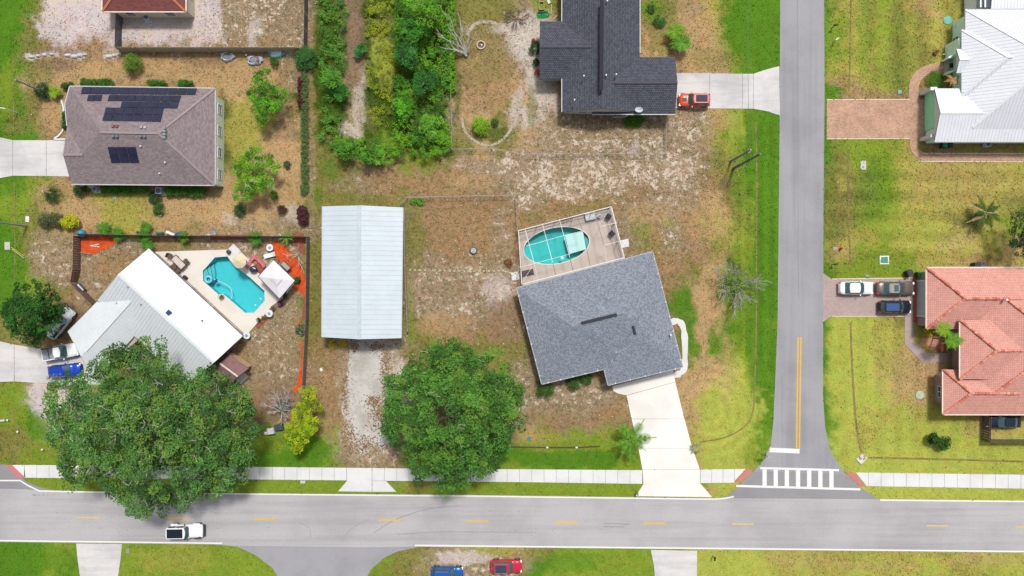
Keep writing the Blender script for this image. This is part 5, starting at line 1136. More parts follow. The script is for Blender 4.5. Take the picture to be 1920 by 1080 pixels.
# shrubs
for a in (('bright green bushy shrub standing alone above the solar-panel house', 257, 123, 19, 2.2, (96, 138, 40), .14, (150, 160, 40), .1),
          ('dark blue-green round shrub at the foot of the leaning pole', 86, 173, 15, 1.8, (40, 80, 44), .12, None, 0),
          ('dark round clipped shrub with a pale dead trunk rising from it', 104, 366, 16, 1.3, (54, 90, 30), .1, None, 0),
          ('small rounded shrub in a pot below the solar-panel house', 302, 393, 12, 1.0, (62, 110, 26), .1, None, 0),
          ('small olive round shrub under the teal tarp', 516, 118, 9.5, 1.3, (78, 110, 24), .1, None, 0),
          ('small fresh green shrub below the lower citrus tree', 516, 366, 8, .8, (80, 150, 40), .1, None, 0),
          ('small grey-green tuft right of the lower citrus tree', 540, 310, 7, .7, (76, 104, 66), .1, None, 0),
          ('lime green shrub inside the circular track', 902, 238, 17, 1.6, (124, 180, 24), .14, (160, 200, 40), .2),
          ('dark green shrub right of the lime one inside the circular track', 928, 231, 8, .9, (70, 110, 40), .1, None, 0),
          ('clipped dark green shrub at the lower left corner of the grey-blue house', 1021, 727, 18, 1.6, (64, 112, 22), .11, None, 0),
          ('clipped dark green shrub along the grey-blue house front, left of the touching pair', 1074, 717, 14, 1.5, (60, 108, 22), .11, None, 0),
          ('clipped dark green shrub along the grey-blue house front, right of the touching pair', 1099, 708, 13, 1.4, (60, 108, 22), .11, None, 0),
          ('rust brown round bush on the dry lawn by the screened pool', 953, 493, 8, .6, (148, 96, 60), .1, None, 0),
          ('bright yellow-leaved shrub by the terracotta garage corner', 1734, 622, 9, 1.4, (206, 206, 30), .14, (240, 226, 40), .3),
          ('green shrub touching the terracotta garage wall', 1731, 610, 8, 1.2, (140, 160, 40), .12, None, 0),
          ('dark green shrub against the charcoal house wall under the red ball', 1003, 92, 12, 1.3, (56, 92, 44), .14, None, 0),
          ('orange-leaved shrub at the lower left corner of the charcoal house', 1008, 137, 6, .8, (190, 96, 60), .1, None, 0),
          ('dark shrub against the charcoal house wall near its corner', 1006, 119, 7, 1.0, (44, 70, 46), .12, None, 0),
          ('dark green low shrub right of the charcoal house near the top edge', 1236, 42, 12, .8, (70, 120, 44), .1, None, 0),
          ('small round green shrub right of the charcoal house at the top edge', 1220, 18, 8, .8, (72, 110, 50), .1, None, 0),
          ('rounded green shrub at the inner end of the brick path', 1752, 152, 17, .7, (90, 140, 30), .12, None, 0),
          ('dark plant on the gazebo corner at the mulch', 558, 525, 7, .8, (70, 110, 30), .14, None, 0),
          ('dark flowering plant in the bed below the gazebo', 533, 554, 6, .6, (60, 90, 40), .1, None, 0),
          ('purple plant in the bed below the gazebo', 526, 569, 6, .5, (110, 60, 84), .1, (180, 120, 170), .2),
          ('spiky dark plant over the orange strip by the long fence', 565, 618, 10, .8, (70, 96, 50), .16, (170, 180, 150), .2)):
    lab, x, y, r, h, c, lf, tp, pt = a; bush(lab, x, y, r, h, c, leaf=lf, tips=tp, ptips=pt, per=30)
bush('low green hedge along the top eave of the solar-panel house, longest piece', 185, 157, 8, 1.0, (66, 120, 24), sx=4.0, name='hedge', cat='hedge')
bush('short green hedge along the top eave of the solar-panel house, middle piece', 297, 158, 6, .9, (66, 120, 24), sx=3.2, name='hedge', cat='hedge')
bush('short green hedge along the top eave of the solar-panel house, right piece', 350, 158.5, 6, .9, (66, 120, 24), sx=2.6, name='hedge', cat='hedge')
bush('dark hedge at the left corner of the solar-panel house', 130, 165, 9, 1.0, (60, 96, 26), sx=1.4, name='hedge', cat='hedge')
bush('dense green hedge below the solar-panel house, left of the big air conditioner', 229, 356, 9, 1.3, (66, 128, 26), sx=4.2, name='hedge', cat='hedge')
bush('green hedge below the solar-panel house, right of the big air conditioner', 352, 360, 11, 1.3, (64, 122, 24), sx=3.8, name='hedge', cat='hedge')
bush('dark round shrub below the solar-panel house by the satellite dish', 156, 357, 14, 1.2, (36, 84, 30), per=30)
bush('dark ivy-like shrub left of the big air conditioner', 292, 372, 12, .9, (52, 84, 40), sx=1.3)
bush('small leafy shrub between hedge and air conditioner', 274, 357, 8, 1.1, (74, 140, 30))
bush('dark low planting along the curved white edging of the house corner', 124, 226, 6, .6, (50, 96, 30), sx=3.0, rot=math.pi / 2, name='hedge', cat='hedge')
bush('dusty dark green part of the mixed hedge beside the yellow shrub', 104, 414, 14, 1.5, (82, 96, 54), sx=2.0, tips=(150, 140, 120), ptips=.15)
bush('brilliant yellow flowering shrub left of the teal ball', 139, 417, 14, 1.8, (180, 186, 24), leaf=.16, tips=(222, 224, 40), ptips=.35, sx=1.35, per=34)
bush('small yellow-flowered shrub at the garage front, left one', 626, 645, 8, .6, (196, 176, 20), leaf=.1, sx=1.0, tips=(240, 216, 20), ptips=.4)
bush('small yellow-flowered shrub at the garage front, right one', 645, 645, 8, .6, (196, 176, 20), leaf=.1, sx=1.0, tips=(240, 216, 20), ptips=.4)
bush('dark red cordyline clump at the end of the long hedge', 571, 405, 10, 1.4, (84, 44, 48), leaf=.18, sx=1.8, rot=math.pi / 2, name='cordyline_clump', cat='shrub')
bush('dark red shrub row beside the long hedge at the upper citrus tree', 565, 175, 5, .9, (96, 40, 40), leaf=.14, sx=6.0, rot=math.pi / 2, name='red_hedge', cat='hedge')
bush('long narrow green hedge between the dry lawn and the wild strip', 573, 240, 8, .8, (78, 118, 54), leaf=.13, sx=17, rot=math.pi / 2, name='long_hedge', cat='hedge', per=12, tips=(130, 140, 90), ptips=.2)
bush('dark green shrub on the corner where the two wood fences meet', 577, 112, 20, 2.0, (62, 116, 48), leaf=.16, per=40, cr=.5)
bush('vine-covered green hedge along the fence right of the wild strip', 846, 70, 8, 1.6, (84, 146, 20), leaf=.16, sx=14, rot=math.pi / 2 - .02, name='vine_hedge', cat='hedge', tips=(140, 190, 20), ptips=.3, per=40)
for x, y, n in ((776, 377, 0), (790, 378, 1)): bush(['bright green weed on the chain-link corner, left one', 'bright green weed on the chain-link corner, right one'][n], x, y, 7, .7, (110, 170, 50), name='weed', cat='plant')
bush('green weed patch under the charcoal eave by the dish', 1188, 227, 13, .4, (84, 136, 30), sx=1.5, name='weed_patch', cat='plant')
# wild strip: one tangle nobody could count, plus the trees and shrubs that stand out of it
def tangle(name, label, polys, dens, hgt, col, tips, pt, leaf=.2, cr=.5, per=26, seed=0, var=.35):
    Pc = []
    for poly in polys:
        xs = [p[0] for p in poly]; ys = [p[1] for p in poly]; n = int((max(xs) - min(xs)) * (max(ys) - min(ys)) * S * S * dens)
        x = R8.uniform(min(xs), max(xs), n); y = R8.uniform(min(ys), max(ys), n); k = inpoly(x + (vnoise(x, y, 14, 51) - .5) * 26, y + (vnoise(x, y, 14, 52) - .5) * 26, poly); x, y = x[k], y[k]
        z = hgt * (.25 + 1.3 * vnoise(x, y, 22, 60 + seed) ** 1.5); z = z * (.6 + .6 * R8.random(len(z)))
        kk = S * (CH - z) / CH; Pc.append(np.stack([(x - 960) * kk, (540 - y) * kk, z], 1))
    Cc = np.concatenate(Pc); m = len(Cc); idx = np.repeat(np.arange(m), per); g = R8.normal(size=(len(idx), 3)); g /= np.linalg.norm(g, axis=1)[:, None]
    P = Cc[idx] + g * (cr * (.6 + .8 * R8.random(m))[idx] * (.4 + .6 * R8.random(len(idx))))[:, None] * np.array([1, 1, .6]); P[:, 2] = np.maximum(P[:, 2], .03)
    C = shade_cols(len(P), col, var, None, 0, ((.6 + .8 * R8.random(m)) * (.75 + .5 * vnoise(Cc[:, 0] + 90, Cc[:, 1] + 90, 3, 61 + seed, 2)))[idx])
    t = np.array([lin(c) / 1.55 for c in tips]); w = ((vnoise(Cc[:, 0] + 90, Cc[:, 1] + 90, 2.2, 65 + seed, 2) > 1 - pt)[idx] * (.5 + .4 * R8.random(len(P))))[:, None]; C = C * (1 - w) + t * w
    o = add(name, quads_mesh(name, leaf_quads(P, leaf, .45), C, M_leaf)); return tag(o, label, 'undergrowth', kind='stuff')
tangle('undergrowth', 'tangled green undergrowth of the wild strip left of the sandy track', [[(598, -10), (648, -10), (652, 80), (640, 110), (645, 160), (660, 180), (650, 200), (612, 190), (600, 120), (596, 60)], [(600, 195), (636, 200), (640, 250), (650, 290), (605, 280)]], 2.4, 1.2, (92, 148, 50), (112, 160, 40), .34, seed=0)
tangle('undergrowth', 'dense green undergrowth of the wild strip right of the sandy track', [[(745, -10), (840, -10), (842, 120), (842, 200), (840, 262), (800, 270), (740, 262), (742, 200), (738, 100)], [(635, 255), (690, 262), (740, 250), (845, 240), (846, 285), (800, 292), (760, 290), (720, 312), (690, 305), (650, 290), (625, 282)]], 3.0, 2.0, (82, 146, 28), (122, 186, 30), .42, seed=4, per=30)
tangle('undergrowth', 'olive and lime undergrowth in the middle of the wild strip', [[(692, 0), (742, 0), (742, 120), (738, 235), (700, 235), (688, 160), (686, 60)]], 2.3, .9, (116, 132, 40), (176, 192, 30), .55, seed=8, leaf=.17)
for i, (x, y, r, h, c, lab) in enumerate(((790, 15, 34, 4.5, (92, 150, 22), 'big lime green tree at the top edge in the wild strip'), (770, 100, 26, 3.6, (48, 112, 34), 'dark blue-green tree in the middle of the wild strip'), (800, 150, 24, 3.2, (40, 104, 26), 'dark green tree at the right side of the wild strip'), (780, 60, 26, 3.4, (62, 130, 24), 'mid green tree near the top of the wild strip'),
                                     (765, 200, 24, 2.6, (88, 162, 20), 'bright green small tree in the lower wild strip'), (655, 275, 22, 2.2, (84, 148, 30), 'bushy green tree at the lower left end of the wild strip'), (700, 292, 20, 2.2, (96, 162, 36), 'bright green tree at the bottom tip of the wild strip'), (805, 235, 22, 2.4, (104, 164, 40), 'pale green small tree at the lower right of the wild strip'),
                                     (622, 150, 20, 2.4, (80, 140, 30), 'leafy green tree in the left part of the wild strip'), (640, 175, 17, 2.0, (48, 110, 30), 'dark green shrub beside the sandy track'), (675, 96, 9, 1.0, (60, 130, 60), 'small blue-green shrub standing in the sandy track'))):
    tree('wild_tree', lab, (x, y), [(x + rnd.uniform(-.5, .5) * r, y + rnd.uniform(-.5, .5) * r, r * rnd.uniform(.45, .7), h * rnd.uniform(.8, 1.15)) for k in range(5)], c, leaf=.22, dens=8, cr=.5, per=42, trunk_r=.12, hid=.6, tips=tuple(min(255, v + 40) for v in c), ptips=.2)
# grass tussocks and weeds over the rough ground
def tussocks():
    n = 110000; px = R8.uniform(-20, 1940, n); py = R8.uniform(-20, 1100, n)
    F = cover(px, py)
    keep = (F[:, 4] > .3) | (R8.random(n) < .25)
    px, py, F = px[keep], py[keep], F[keep]
    # mask of hard surfaces at one pixel
    mask = np.zeros((1240, 2120), bool); yy, xx = np.mgrid[0:1240, 0:2120]
    for poly in HARD:
        xs = [p[0] for p in poly]; ys = [p[1] for p in poly]; x0 = max(0, int(min(xs)) + 98); x1 = min(2120, int(max(xs)) + 104); y0 = max(0, int(min(ys)) + 78); y1 = min(1240, int(max(ys)) + 84)
        if x1 <= x0 or y1 <= y0: continue
        mask[y0:y1, x0:x1] |= inpoly(xx[y0:y1, x0:x1] - 100 + .5, yy[y0:y1, x0:x1] - 80 + .5, poly)
    keep = ~mask[np.clip(py.astype(int) + 80, 0, 1239), np.clip(px.astype(int) + 100, 0, 2119)]
    px, py, F = px[keep], py[keep], F[keep]; n = len(px)
    P = np.stack([(px - 960) * S, (540 - py) * S, R8.uniform(.03, .12, n)], 1)
    C = F[:, :3] * (0.62 + R8.random(n) ** .8 * .75)[:, None]
    rough = np.clip(F[:, 3] * 1.2, 0, 1); pale = (R8.random(n) < np.clip(rough - .2, 0, 1) * .6 * np.clip((vnoise(px, py, 7, 88, 3) - .5) * 6, 0, 1))[:, None]; C = np.where(pale, np.array([.40, .34, .27])[None, :] * (.7 + .5 * R8.random(n))[:, None], C)
    gre = (R8.random(n) < .10 * F[:, 4])[:, None]; C = np.where(gre, np.array([.07, .10, .025])[None, :], C)
    Q = leaf_quads(P, .19, .35, .6)
    o = add('grass_tufts', quads_mesh('grass_tufts', Q, C, M_tuft)); tag(o, 'short tufts of dry and green grass and bare specks over all the lawns', 'grass', kind='stuff')
tussocks()

def litter(label, spots, n, cols, size):
    P, C = [], []
    for (x, y, rx, ry, w) in spots:
        k = int(n * w); a = R8.normal(size=(k, 2)) * .6; px = x + a[:, 0] * rx; py = y + a[:, 1] * ry
        P.append(np.stack([(px - 960) * S, (540 - py) * S, R8.uniform(.05, .09, k)], 1)); c = np.array([[lin(v) / 1.55 for v in cols[i]] for i in R8.integers(0, len(cols), k)]); C.append(c * (.7 + .6 * R8.random(k))[:, None])
    P = np.concatenate(P); C = np.concatenate(C)
    o = add('leaf_litter', quads_mesh('leaf_litter', leaf_quads(P, size, .8, .7), C, M_tuft)); tag(o, label, 'leaf litter', kind='stuff')
litter('brown fallen leaves strewn over the worn concrete drive of the metal garage', [(722, 690, 9, 40, .14), (727, 745, 9, 30, .12), (700, 752, 14, 10, .12), (712, 772, 14, 14, .14), (665, 648, 8, 10, .08), (705, 650, 12, 8, .08), (648, 740, 6, 60, .14), (690, 835, 30, 14, .2), (705, 790, 18, 26, .08), (655, 820, 12, 22, .12), (740, 790, 8, 26, .1)], 1500, [(160, 134, 106), (138, 112, 86), (176, 148, 118), (124, 104, 80)], .24)
# ---------------------------------------------------------------- vehicles
def paint(name, col, metal=.3, k=1.3):
    return mat('paint_' + name, A(*col, k), .28, metal, var=.02, spec=.5, coat=.22)
M_tyre = mat('tyre', (.02, .02, .02, 1), .85); M_rim = mat('rim', (.35, .35, .37, 1), .35, .8)
M_cglass = mat('car_glass', (.03, .075, .08, 1), .08, var=.02, spec=.9); M_head = mat('headlight', (.8, .82, .85, 1), .1); M_tail = mat('taillight', (.45, .02, .02, 1), .2)
M_trim = mat('dark_trim', (.03, .03, .035, 1), .5)
def car(name, label, px, py, ang, m, L=4.7, Wd=1.82, H=1.46, cab=(-.36, .17), hood=.82, deck=.98, kind='sedan', cat='car', roof_m=None, sunroof=None, rails=False, group=None, glassc=None, zc=.8):
    """ang: heading in degrees (0 = towards +x). cab = rear and front of the glasshouse base as a share of the length"""
    c = W(px, py, zc); root = thing(name, (c.x, c.y, .055 if kind != 'grass' else 0), label, cat, group, rz=math.radians(ang))
    xs = np.linspace(-L / 2, L / 2, 25); belt = deck
    def hw(x): t = abs(2 * x / L); return Wd / 2 * (1 - .5 * max(0, t - .72) ** 2 / .28 ** 2 * .38 - .02 * t)
    def top(x):
        t = x / L
        if t > cab[1] + .06: u = (t - cab[1] - .06) / (.5 - cab[1] - .06); return hood + (belt - hood) * max(0, .25 - u) - .26 * u ** 3
        if t < cab[0]: u = (cab[0] - t) / (.5 + cab[0] + 1e-6); return belt + .02 - .16 * u ** 3
        return belt
    v = []; f = []; ring = [(-.90, .24), (-.99, .38), (-1, .62), (-.97, None, -.14), (-.90, None, -.03), (-.45, None, .015), (0, None, .03), (.45, None, .015), (.90, None, -.03), (.97, None, -.14), (1, .62), (.99, .38), (.90, .24)]
    for x in xs:
        w = hw(x); t_ = top(x)
        for r in ring: v.append((x, r[0] * w, min(r[1], t_ - .16) if r[1] is not None else t_ + r[2]))
    n = len(ring)
    for i in range(len(xs) - 1):
        for j in range(n - 1): f.append([i * n + j, (i + 1) * n + j, (i + 1) * n + j + 1, i * n + j + 1])
    f.append([j for j in range(n)]); f.append([(len(xs) - 1) * n + j for j in range(n)][::-1])
    mb = MB(); mb.v = v; mb.f = [q[::-1] for q in f]; mb.build('body', m, root, smooth=True, world=False)
    x0, x1 = cab[0] * L, cab[1] * L
    if kind == 'sedan': a0, a1 = x0 + .62, x1 - .72
    elif kind == 'suv': a0, a1 = x0 + .28, x1 - .62
    elif kind == 'pickup': a0, a1 = x0 + .22, x1 - .66
    else: a0, a1 = x0 + .05, x1 - .32
    wb, wt = Wd * .45, Wd * .355 if kind != 'jeep' else Wd * .41
    zb, zt = belt - .02, H
    # cabin: curved front and rear edges, pillars in body colour, glass set a little proud
    def loop(xa, xb, w, z, bow):
        out = []
        for s in np.linspace(-1, 1, 7): out.append((xb + bow * (1 - s * s) * .16, s * w, z))
        for s in np.linspace(1, -1, 7): out.append((xa - bow * (1 - s * s) * .10, s * w, z))
        return out
    lo, hi = loop(x0, x1, wb, zb, 1), loop(a0, a1, wt, zt - .05, 1); h2 = loop(a0 + .06, a1 - .06, wt * .93, zt, .9)
    mb = MB(); mb.v = lo + hi + h2; k = len(lo)
    for q in range(k):
        q2 = (q + 1) % k; mb.f.append([q, q2, k + q2, k + q]); mb.f.append([k + q, k + q2, 2 * k + q2, 2 * k + q])
    mb.f.append([2 * k + q for q in range(k)]); mb.build('cabin', roof_m or m, root, world=False)
    gm = M_cglass
    def glass(nm, idx, a=.06, b=.92):
        mb = MB(); P0 = [Vector(lo[i]) for i in idx]; P1 = [Vector(hi[i]) for i in idx]; nn = (P0[-1] - P0[0]).cross(P1[0] - P0[0]).normalized() * .014
        cc = sum(P0, Vector()) / len(P0)
        if nn.dot(Vector((cc.x - (x0 + x1) / 2, cc.y, .2))) < 0: nn = -nn
        A0 = [p.lerp(q, a) + nn for p, q in zip(P0, P1)]; A1 = [p.lerp(q, b) + nn for p, q in zip(P0, P1)]
        for i in range(len(A0) - 1): mb.poly([A0[i], A0[i + 1], A1[i + 1], A1[i]])
        mb.build(nm, gm, root, world=False)
    # shrink the screens a bit at the corners
    glass('windshield', list(range(0, 7))); glass('rear_window', list(range(7, 14)))
    for s in (-1, 1):
        for (u0, u1) in ((.07, .47), (.52, .93)) if kind != 'pickup' else ((.12, .5), (.54, .92)):
            b0, b1 = x0 + (x1 - x0) * u0, x0 + (x1 - x0) * u1; t0, t1 = a0 + (a1 - a0) * u0, a0 + (a1 - a0) * u1; P = lambda x, xt, t: (x + (xt - x) * t, s * (wb + (wt - wb) * t + .014), zb + (zt - .05 - zb) * t)
            MB().poly([P(b0, t0, .1), P(b1, t1, .1), P(b1, t1, .88), P(b0, t0, .88)]).build('side_window', gm, root, world=False)
    if sunroof:
        u0, u1, sw, sm = sunroof; xa, xb = a0 + (a1 - a0) * u0, a0 + (a1 - a0) * u1
        MB().box(((xa + xb) / 2, 0, zt + .008), (xb - xa, wt * 2 * sw, .03)).build('sunroof', sm, root, world=False)
    if rails:
        for s in (-1, 1): MB().beam((a0 + .1, s * wt * .92, zt + .03), (a1 - .1, s * wt * .92, zt + .03), .045, .05).build('roof_rail', M_galv, root, world=False)
    for sx in (-1, 1):
        for s in (-1, 1):
            xw = sx * L * .305 + (.05 if sx > 0 else -.02) * L; r = .33 if kind in ('sedan', 'x') else .38
            mb = MB(); mb.tube([(xw, s * (Wd / 2 - .22), r), (xw, s * (Wd / 2 + .012), r)], r, 16); w = mb.build('wheel', M_tyre, root, world=False)
            mb = MB(); mb.tube([(xw, s * (Wd / 2 - .02), r), (xw, s * (Wd / 2 + .026), r)], r * .62, 10); mb.build('rim', M_rim, w, world=False)
    for s in (-1, 1):
        MB().box((L / 2 - .15, s * Wd * .36, hood - .24), (.24, .32, .12), rz=-s * .35).build('headlight', M_head, root, world=False)
        MB().box((-L / 2 + .10, s * Wd * .37, belt - .19), (.20, .32, .16), rz=s * .3).build('taillight', M_tail, root, world=False)
        MB().box((x1 - .42, s * (Wd / 2 + .09), belt + .06), (.13, .2, .13)).build('mirror', m if kind != 'jeep' else M_trim, root, world=False)
        for xx in (-.12, .10): MB().box((xx * L, s * (hw(0) + .008), belt - .2), (.2, .03, .04)).build('door_handle', m, root, world=False)
    MB().box((L / 2 - .03, 0, .42), (.08, Wd * .78, .2)).build('bumper', M_trim if kind in ('suv', 'jeep') else m, root, world=False)
    MB().box((-L / 2 + .03, 0, .45), (.08, Wd * .8, .2)).build('bumper', M_trim if kind in ('suv', 'jeep') else m, root, world=False)
    # seam lines of bonnet and boot
    MB().box((x1 + .12, 0, top(x1 + .15) + .03), (.04, Wd * .78, .02)).build('cowl', M_trim, root, world=False)
    return root, a0, a1, wt, zt
white, silver = paint('white', (236, 240, 242), 0), paint('silver', (150, 140, 136), .5)
GD = 'cars parked on the pink paved driveway'
car('parked_car', 'white sedan at the road end of the pink paved driveway', 1606, 540, 0, white, 4.75, 1.84, 1.45, group=GD)
g1 = car('parked_car', 'brown-grey sedan with sunroof parked nose-in beside the green bin', 1680, 540.5, 0, paint('bronze', (138, 122, 118), .6), 5.3, 1.9, 1.48, cab=(-.34, .14), roof_m=paint('bronze_light', (176, 166, 160), .5), sunroof=(.45, .95, .66, M_cglass), group=GD)
car('parked_car', 'black hatchback with blue-tinted roof below the brown-grey sedan', 1679, 575.5, 0, paint('black', (40, 40, 52), .3), 4.5, 1.8, 1.55, cab=(-.46, .20), kind='suv', deck=.95, sunroof=(.05, .9, .8, paint('bluetop', (50, 84, 140), .2)), group=GD)
c_ = car('parked_car', 'orange-red small suv with black roof panel and hood stripe by the charcoal house', 1302, 187.5, 180, paint('orange_red', (222, 82, 52), .1), 4.35, 1.85, 1.62, cab=(-.46, .19), kind='suv', deck=1.0, hood=.95, sunroof=(.06, .9, .74, mat('black_roof', (.02, .025, .05, 1), .5, spec=.15)), rails=True)
MB().box((1.42, 0, 1.0), (.62, .5, .03)).build('hood_stripe', M_trim, c_[0], world=False)
# pickup
pk = car('pickup_truck', 'white pickup truck with open bed on the curved drive by the white roof', 113.5, 660, 10, white, 4.9, 1.95, 1.75, cab=(-.12, .20), kind='pickup', deck=1.05, hood=1.02, cat='pickup truck')
MB().box((-1.5, 0, 1.088), (1.62, 1.5, .03)).build('bed_liner', mat('bed_grey', A(150, 156, 166), .6), pk[0], world=False)
for s in (-1, 1): MB().box((-1.5, s * .82, 1.12), (1.75, .12, .16)).build('bed_rail', M_trim if s > 0 else white, pk[0], world=False)
MB().box((-2.36, 0, 1.10), (.1, 1.6, .16)).build('tailgate', white, pk[0], world=False); MB().box((-1.45, 0, 1.13), (.06, 1.5, .06)).build('bed_divider', M_trim, pk[0], world=False)
car('parked_car', 'bright blue hatchback half hidden under the great oak', 121, 695, 6, paint('blue', (24, 70, 190), .3), 4.5, 1.8, 1.48, cab=(-.42, .18), kind='suv')
car('parked_car', 'white suv mostly hidden beneath the round tree at the left edge', 112, 606, 52, white, 4.9, 1.9, 1.7, cab=(-.46, .2), kind='suv')
car('parked_car', 'blue suv parked on the verge, cut by the bottom edge', 838, 1076, 0, paint('blue2', (30, 96, 176), .3), 4.5, 1.85, 1.65, cab=(-.42, .22), kind='suv', rails=True, zc=.9)
car('parked_car', 'crimson suv with glass roof parked on the sandy verge', 949, 1063, 0, paint('crimson', (214, 30, 66), .2), 4.4, 1.85, 1.65, cab=(-.44, .19), kind='suv', sunroof=(.08, .92, .85, mat('glass_roof', (.025, .04, .07, 1), .3, spec=.4)), rails=True, zc=.9)
car('parked_car', 'dark navy sedan behind the small picket pen', 1882, 790, 180, paint('navy', (30, 40, 66), .4), 4.7, 1.8, 1.44, cab=(-.36, .18))
# off-roader on the road
jp = car('off_road_car', 'white boxy off-road car with black soft roof driving on the main road', 348, 996, 1, white, 4.7, 1.85, 1.84, cab=(-.49, .10), kind='jeep', deck=1.15, hood=1.08, cat='car', zc=.9)
r_, a0, a1, wt, zt = jp
MB().box(((a0 + a1) / 2, 0, zt + .01), (a1 - a0 - .22, wt * 2 - .28, .04)).build('soft_roof', mat('soft_top', (.01, .014, .022, 1), .8, spec=.1), r_, world=False)
for s in (-1, 1):
    for xx, w in ((.33, .95), (-.33, .95)): MB().box((xx * 4.7, s * .93, .86), (w, .26, .1)).build('fender', white if s > 0 else M_trim, r_, world=False)
MB().tube([(-2.4, 0, .95), (-2.62, 0, .95)], .36, 14).build('spare_wheel', M_tyre, r_, world=False)
MB().box((2.42, 0, .55), (.28, 1.6, .22)).build('front_bumper', M_trim, r_, world=False)

# ---------------------------------------------------------------- fences
def fence(name, label, pts, h, m, step=2.4, cat='fence', style='board', top=True, post_m=None, z0=0, board=.3):
    """pts: where it stands on the ground (photo px). Posts, rails and boards are pieces of it"""
    P = [W(*p) for p in pts]; root = thing(name, P[0], label, cat); pm = post_m or m
    for a, b in zip(P, P[1:]):
        L = (b - a).length; n = max(1, round(L / step)); d = (b - a).normalized(); nr = d.cross(Vector((0, 0, 1)))
        for i in range(n + 1):
            if i == n and b is not P[-1]: continue
            p = a + d * (L * i / n); MB().beam(p - Vector((0, 0, .1)), p + Vector((0, 0, h + .06)), .1 if style != 'wire' else .06, up=(0, 1, 0)).build('post', pm, root)
        for i in range(n):
            p, q = a + d * (L * i / n), a + d * (L * (i + 1) / n)
            if style == 'wire':
                MB().tube([p + Vector((0, 0, h)), q + Vector((0, 0, h))], .028, 5).build('top_rail', pm, root)
                mb = MB(); k = int((q - p).length / .32)
                for j in range(k + 1):
                    s = p + d * (j * .32); e1 = min(1, .9)
                    mb.beam(s + Vector((0, 0, .05)), s + d * min(h, (q - s).dot(d)) + Vector((0, 0, .05 + min(h - .08, (q - s).dot(d)))), .008)
                    mb.beam(s + Vector((0, 0, h - .05)), s + d * min(h, (q - s).dot(d)) + Vector((0, 0, h - .05 - min(h - .1, (q - s).dot(d)))), .008)
                mb.build('wire_mesh', pm, root)
            else:
                for zz_ in (.35, h - .25): MB().beam(p + nr * .05 + Vector((0, 0, zz_)), q + nr * .05 + Vector((0, 0, zz_)), .05, .09).build('rail', pm, root)
                k = max(2, int((q - p).length / board)); w = (q - p).length / k
                for j in range(k):
                    s = p + d * (w * (j + .5)); hh = h + rnd.uniform(-.03, .03)
                    MB().box(s + Vector((0, 0, hh / 2)) - nr * .02, (w * .9, .03, hh), rz=math.atan2(d.y, d.x)).build('board', m, root)
    return root
M_fw = mat('fence_grey', A(186, 178, 156), .95, var=.25, scale=4); M_fd = mat('fence_dark', A(104, 98, 102), .95, var=.25, scale=4); M_fb = mat('fence_brown', A(124, 98, 88), .95, var=.25, scale=4)
M_fgb = mat('fence_greybrown', A(140, 128, 122), .95, var=.25, scale=4)
fence('board_fence', 'long grey-brown board fence running below the sandy yard at the top left', [(229, 97), (566, 97)], 1.8, M_fw, 2.65)
fence('board_fence', 'dark board fence coming down from the maroon-roof house', [(231, 28), (228, 60), (228, 95)], 1.7, M_fd)
fence('board_fence', 'dark fence between the sandy yard and the wild strip at the top', [(578, -30), (576, 92)], 1.8, M_fd, post_m=M_fw)
fence('board_fence', 'weathered dark board fence behind the orange mulch beds and the pool', [(153, 440), (300, 443), (430, 444), (580, 445)], 1.8, M_fgb)
fence('board_fence', 'brown board fence left of the left orange mulch bed', [(152, 444), (151, 505), (146, 530)], 1.8, M_fb, post_m=mat('rail_pinkish', A(170, 150, 146), .9))
fence('board_fence', 'short brown fence running diagonally from the white bench to the white roof', [(146, 532), (182, 568)], 1.6, M_fb, post_m=MATS['rail_pinkish'])
fence('board_fence', 'dark stained fence between the pool garden and the long garage', [(581, 446), (579, 600), (573, 720)], 1.7, M_fgb)
fence('picket_pen', 'tall grey slatted fence pen by the dark navy sedan', [(1841, 778), (1840, 824), (1930, 824)], 1.9, mat('fence_taupe', A(128, 112, 100), .95, var=.2), 1.8)
M_wire = mat('chain_link', A(176, 176, 176), .6, .2)
fence('chain_link_fence', 'chain-link fence round the yard with the circular track', [(846, 150), (848, 283), (922, 281), (974, 291), (1100, 292), (1246, 290), (1246, 217)], 1.2, M_wire, 3, style='wire')
fence('chain_link_fence', 'chain-link fence from the garage corner across to the screened pool', [(752, 385), (765, 372), (850, 370), (967, 368), (970, 434)], 1.2, M_wire, 3, style='wire')
fence('lattice_fence', 'narrow grey fence strip close along the right wall of the metal garage', [(760, 400), (761, 500), (766, 620)], 1.1, M_fw, 2.4, board=.5)
# white edging blocks at the solar house corner
ed = thing('garden_edging', W(120, 245), 'curved line of white edging blocks at the driveway corner of the solar-panel house', 'garden edging')
sp_ = smooth_path([(116, 188), (120, 202), (121, 225), (120, 242), (112, 254), (103, 261), (126, 261)], 5)
for a, b in zip(sp_, sp_[1:]): MB().beam(W(*a) + Vector((0, 0, .08)), W(*b) + Vector((0, 0, .08)), .2, .22).build('edging_block', M_pwhite, ed)

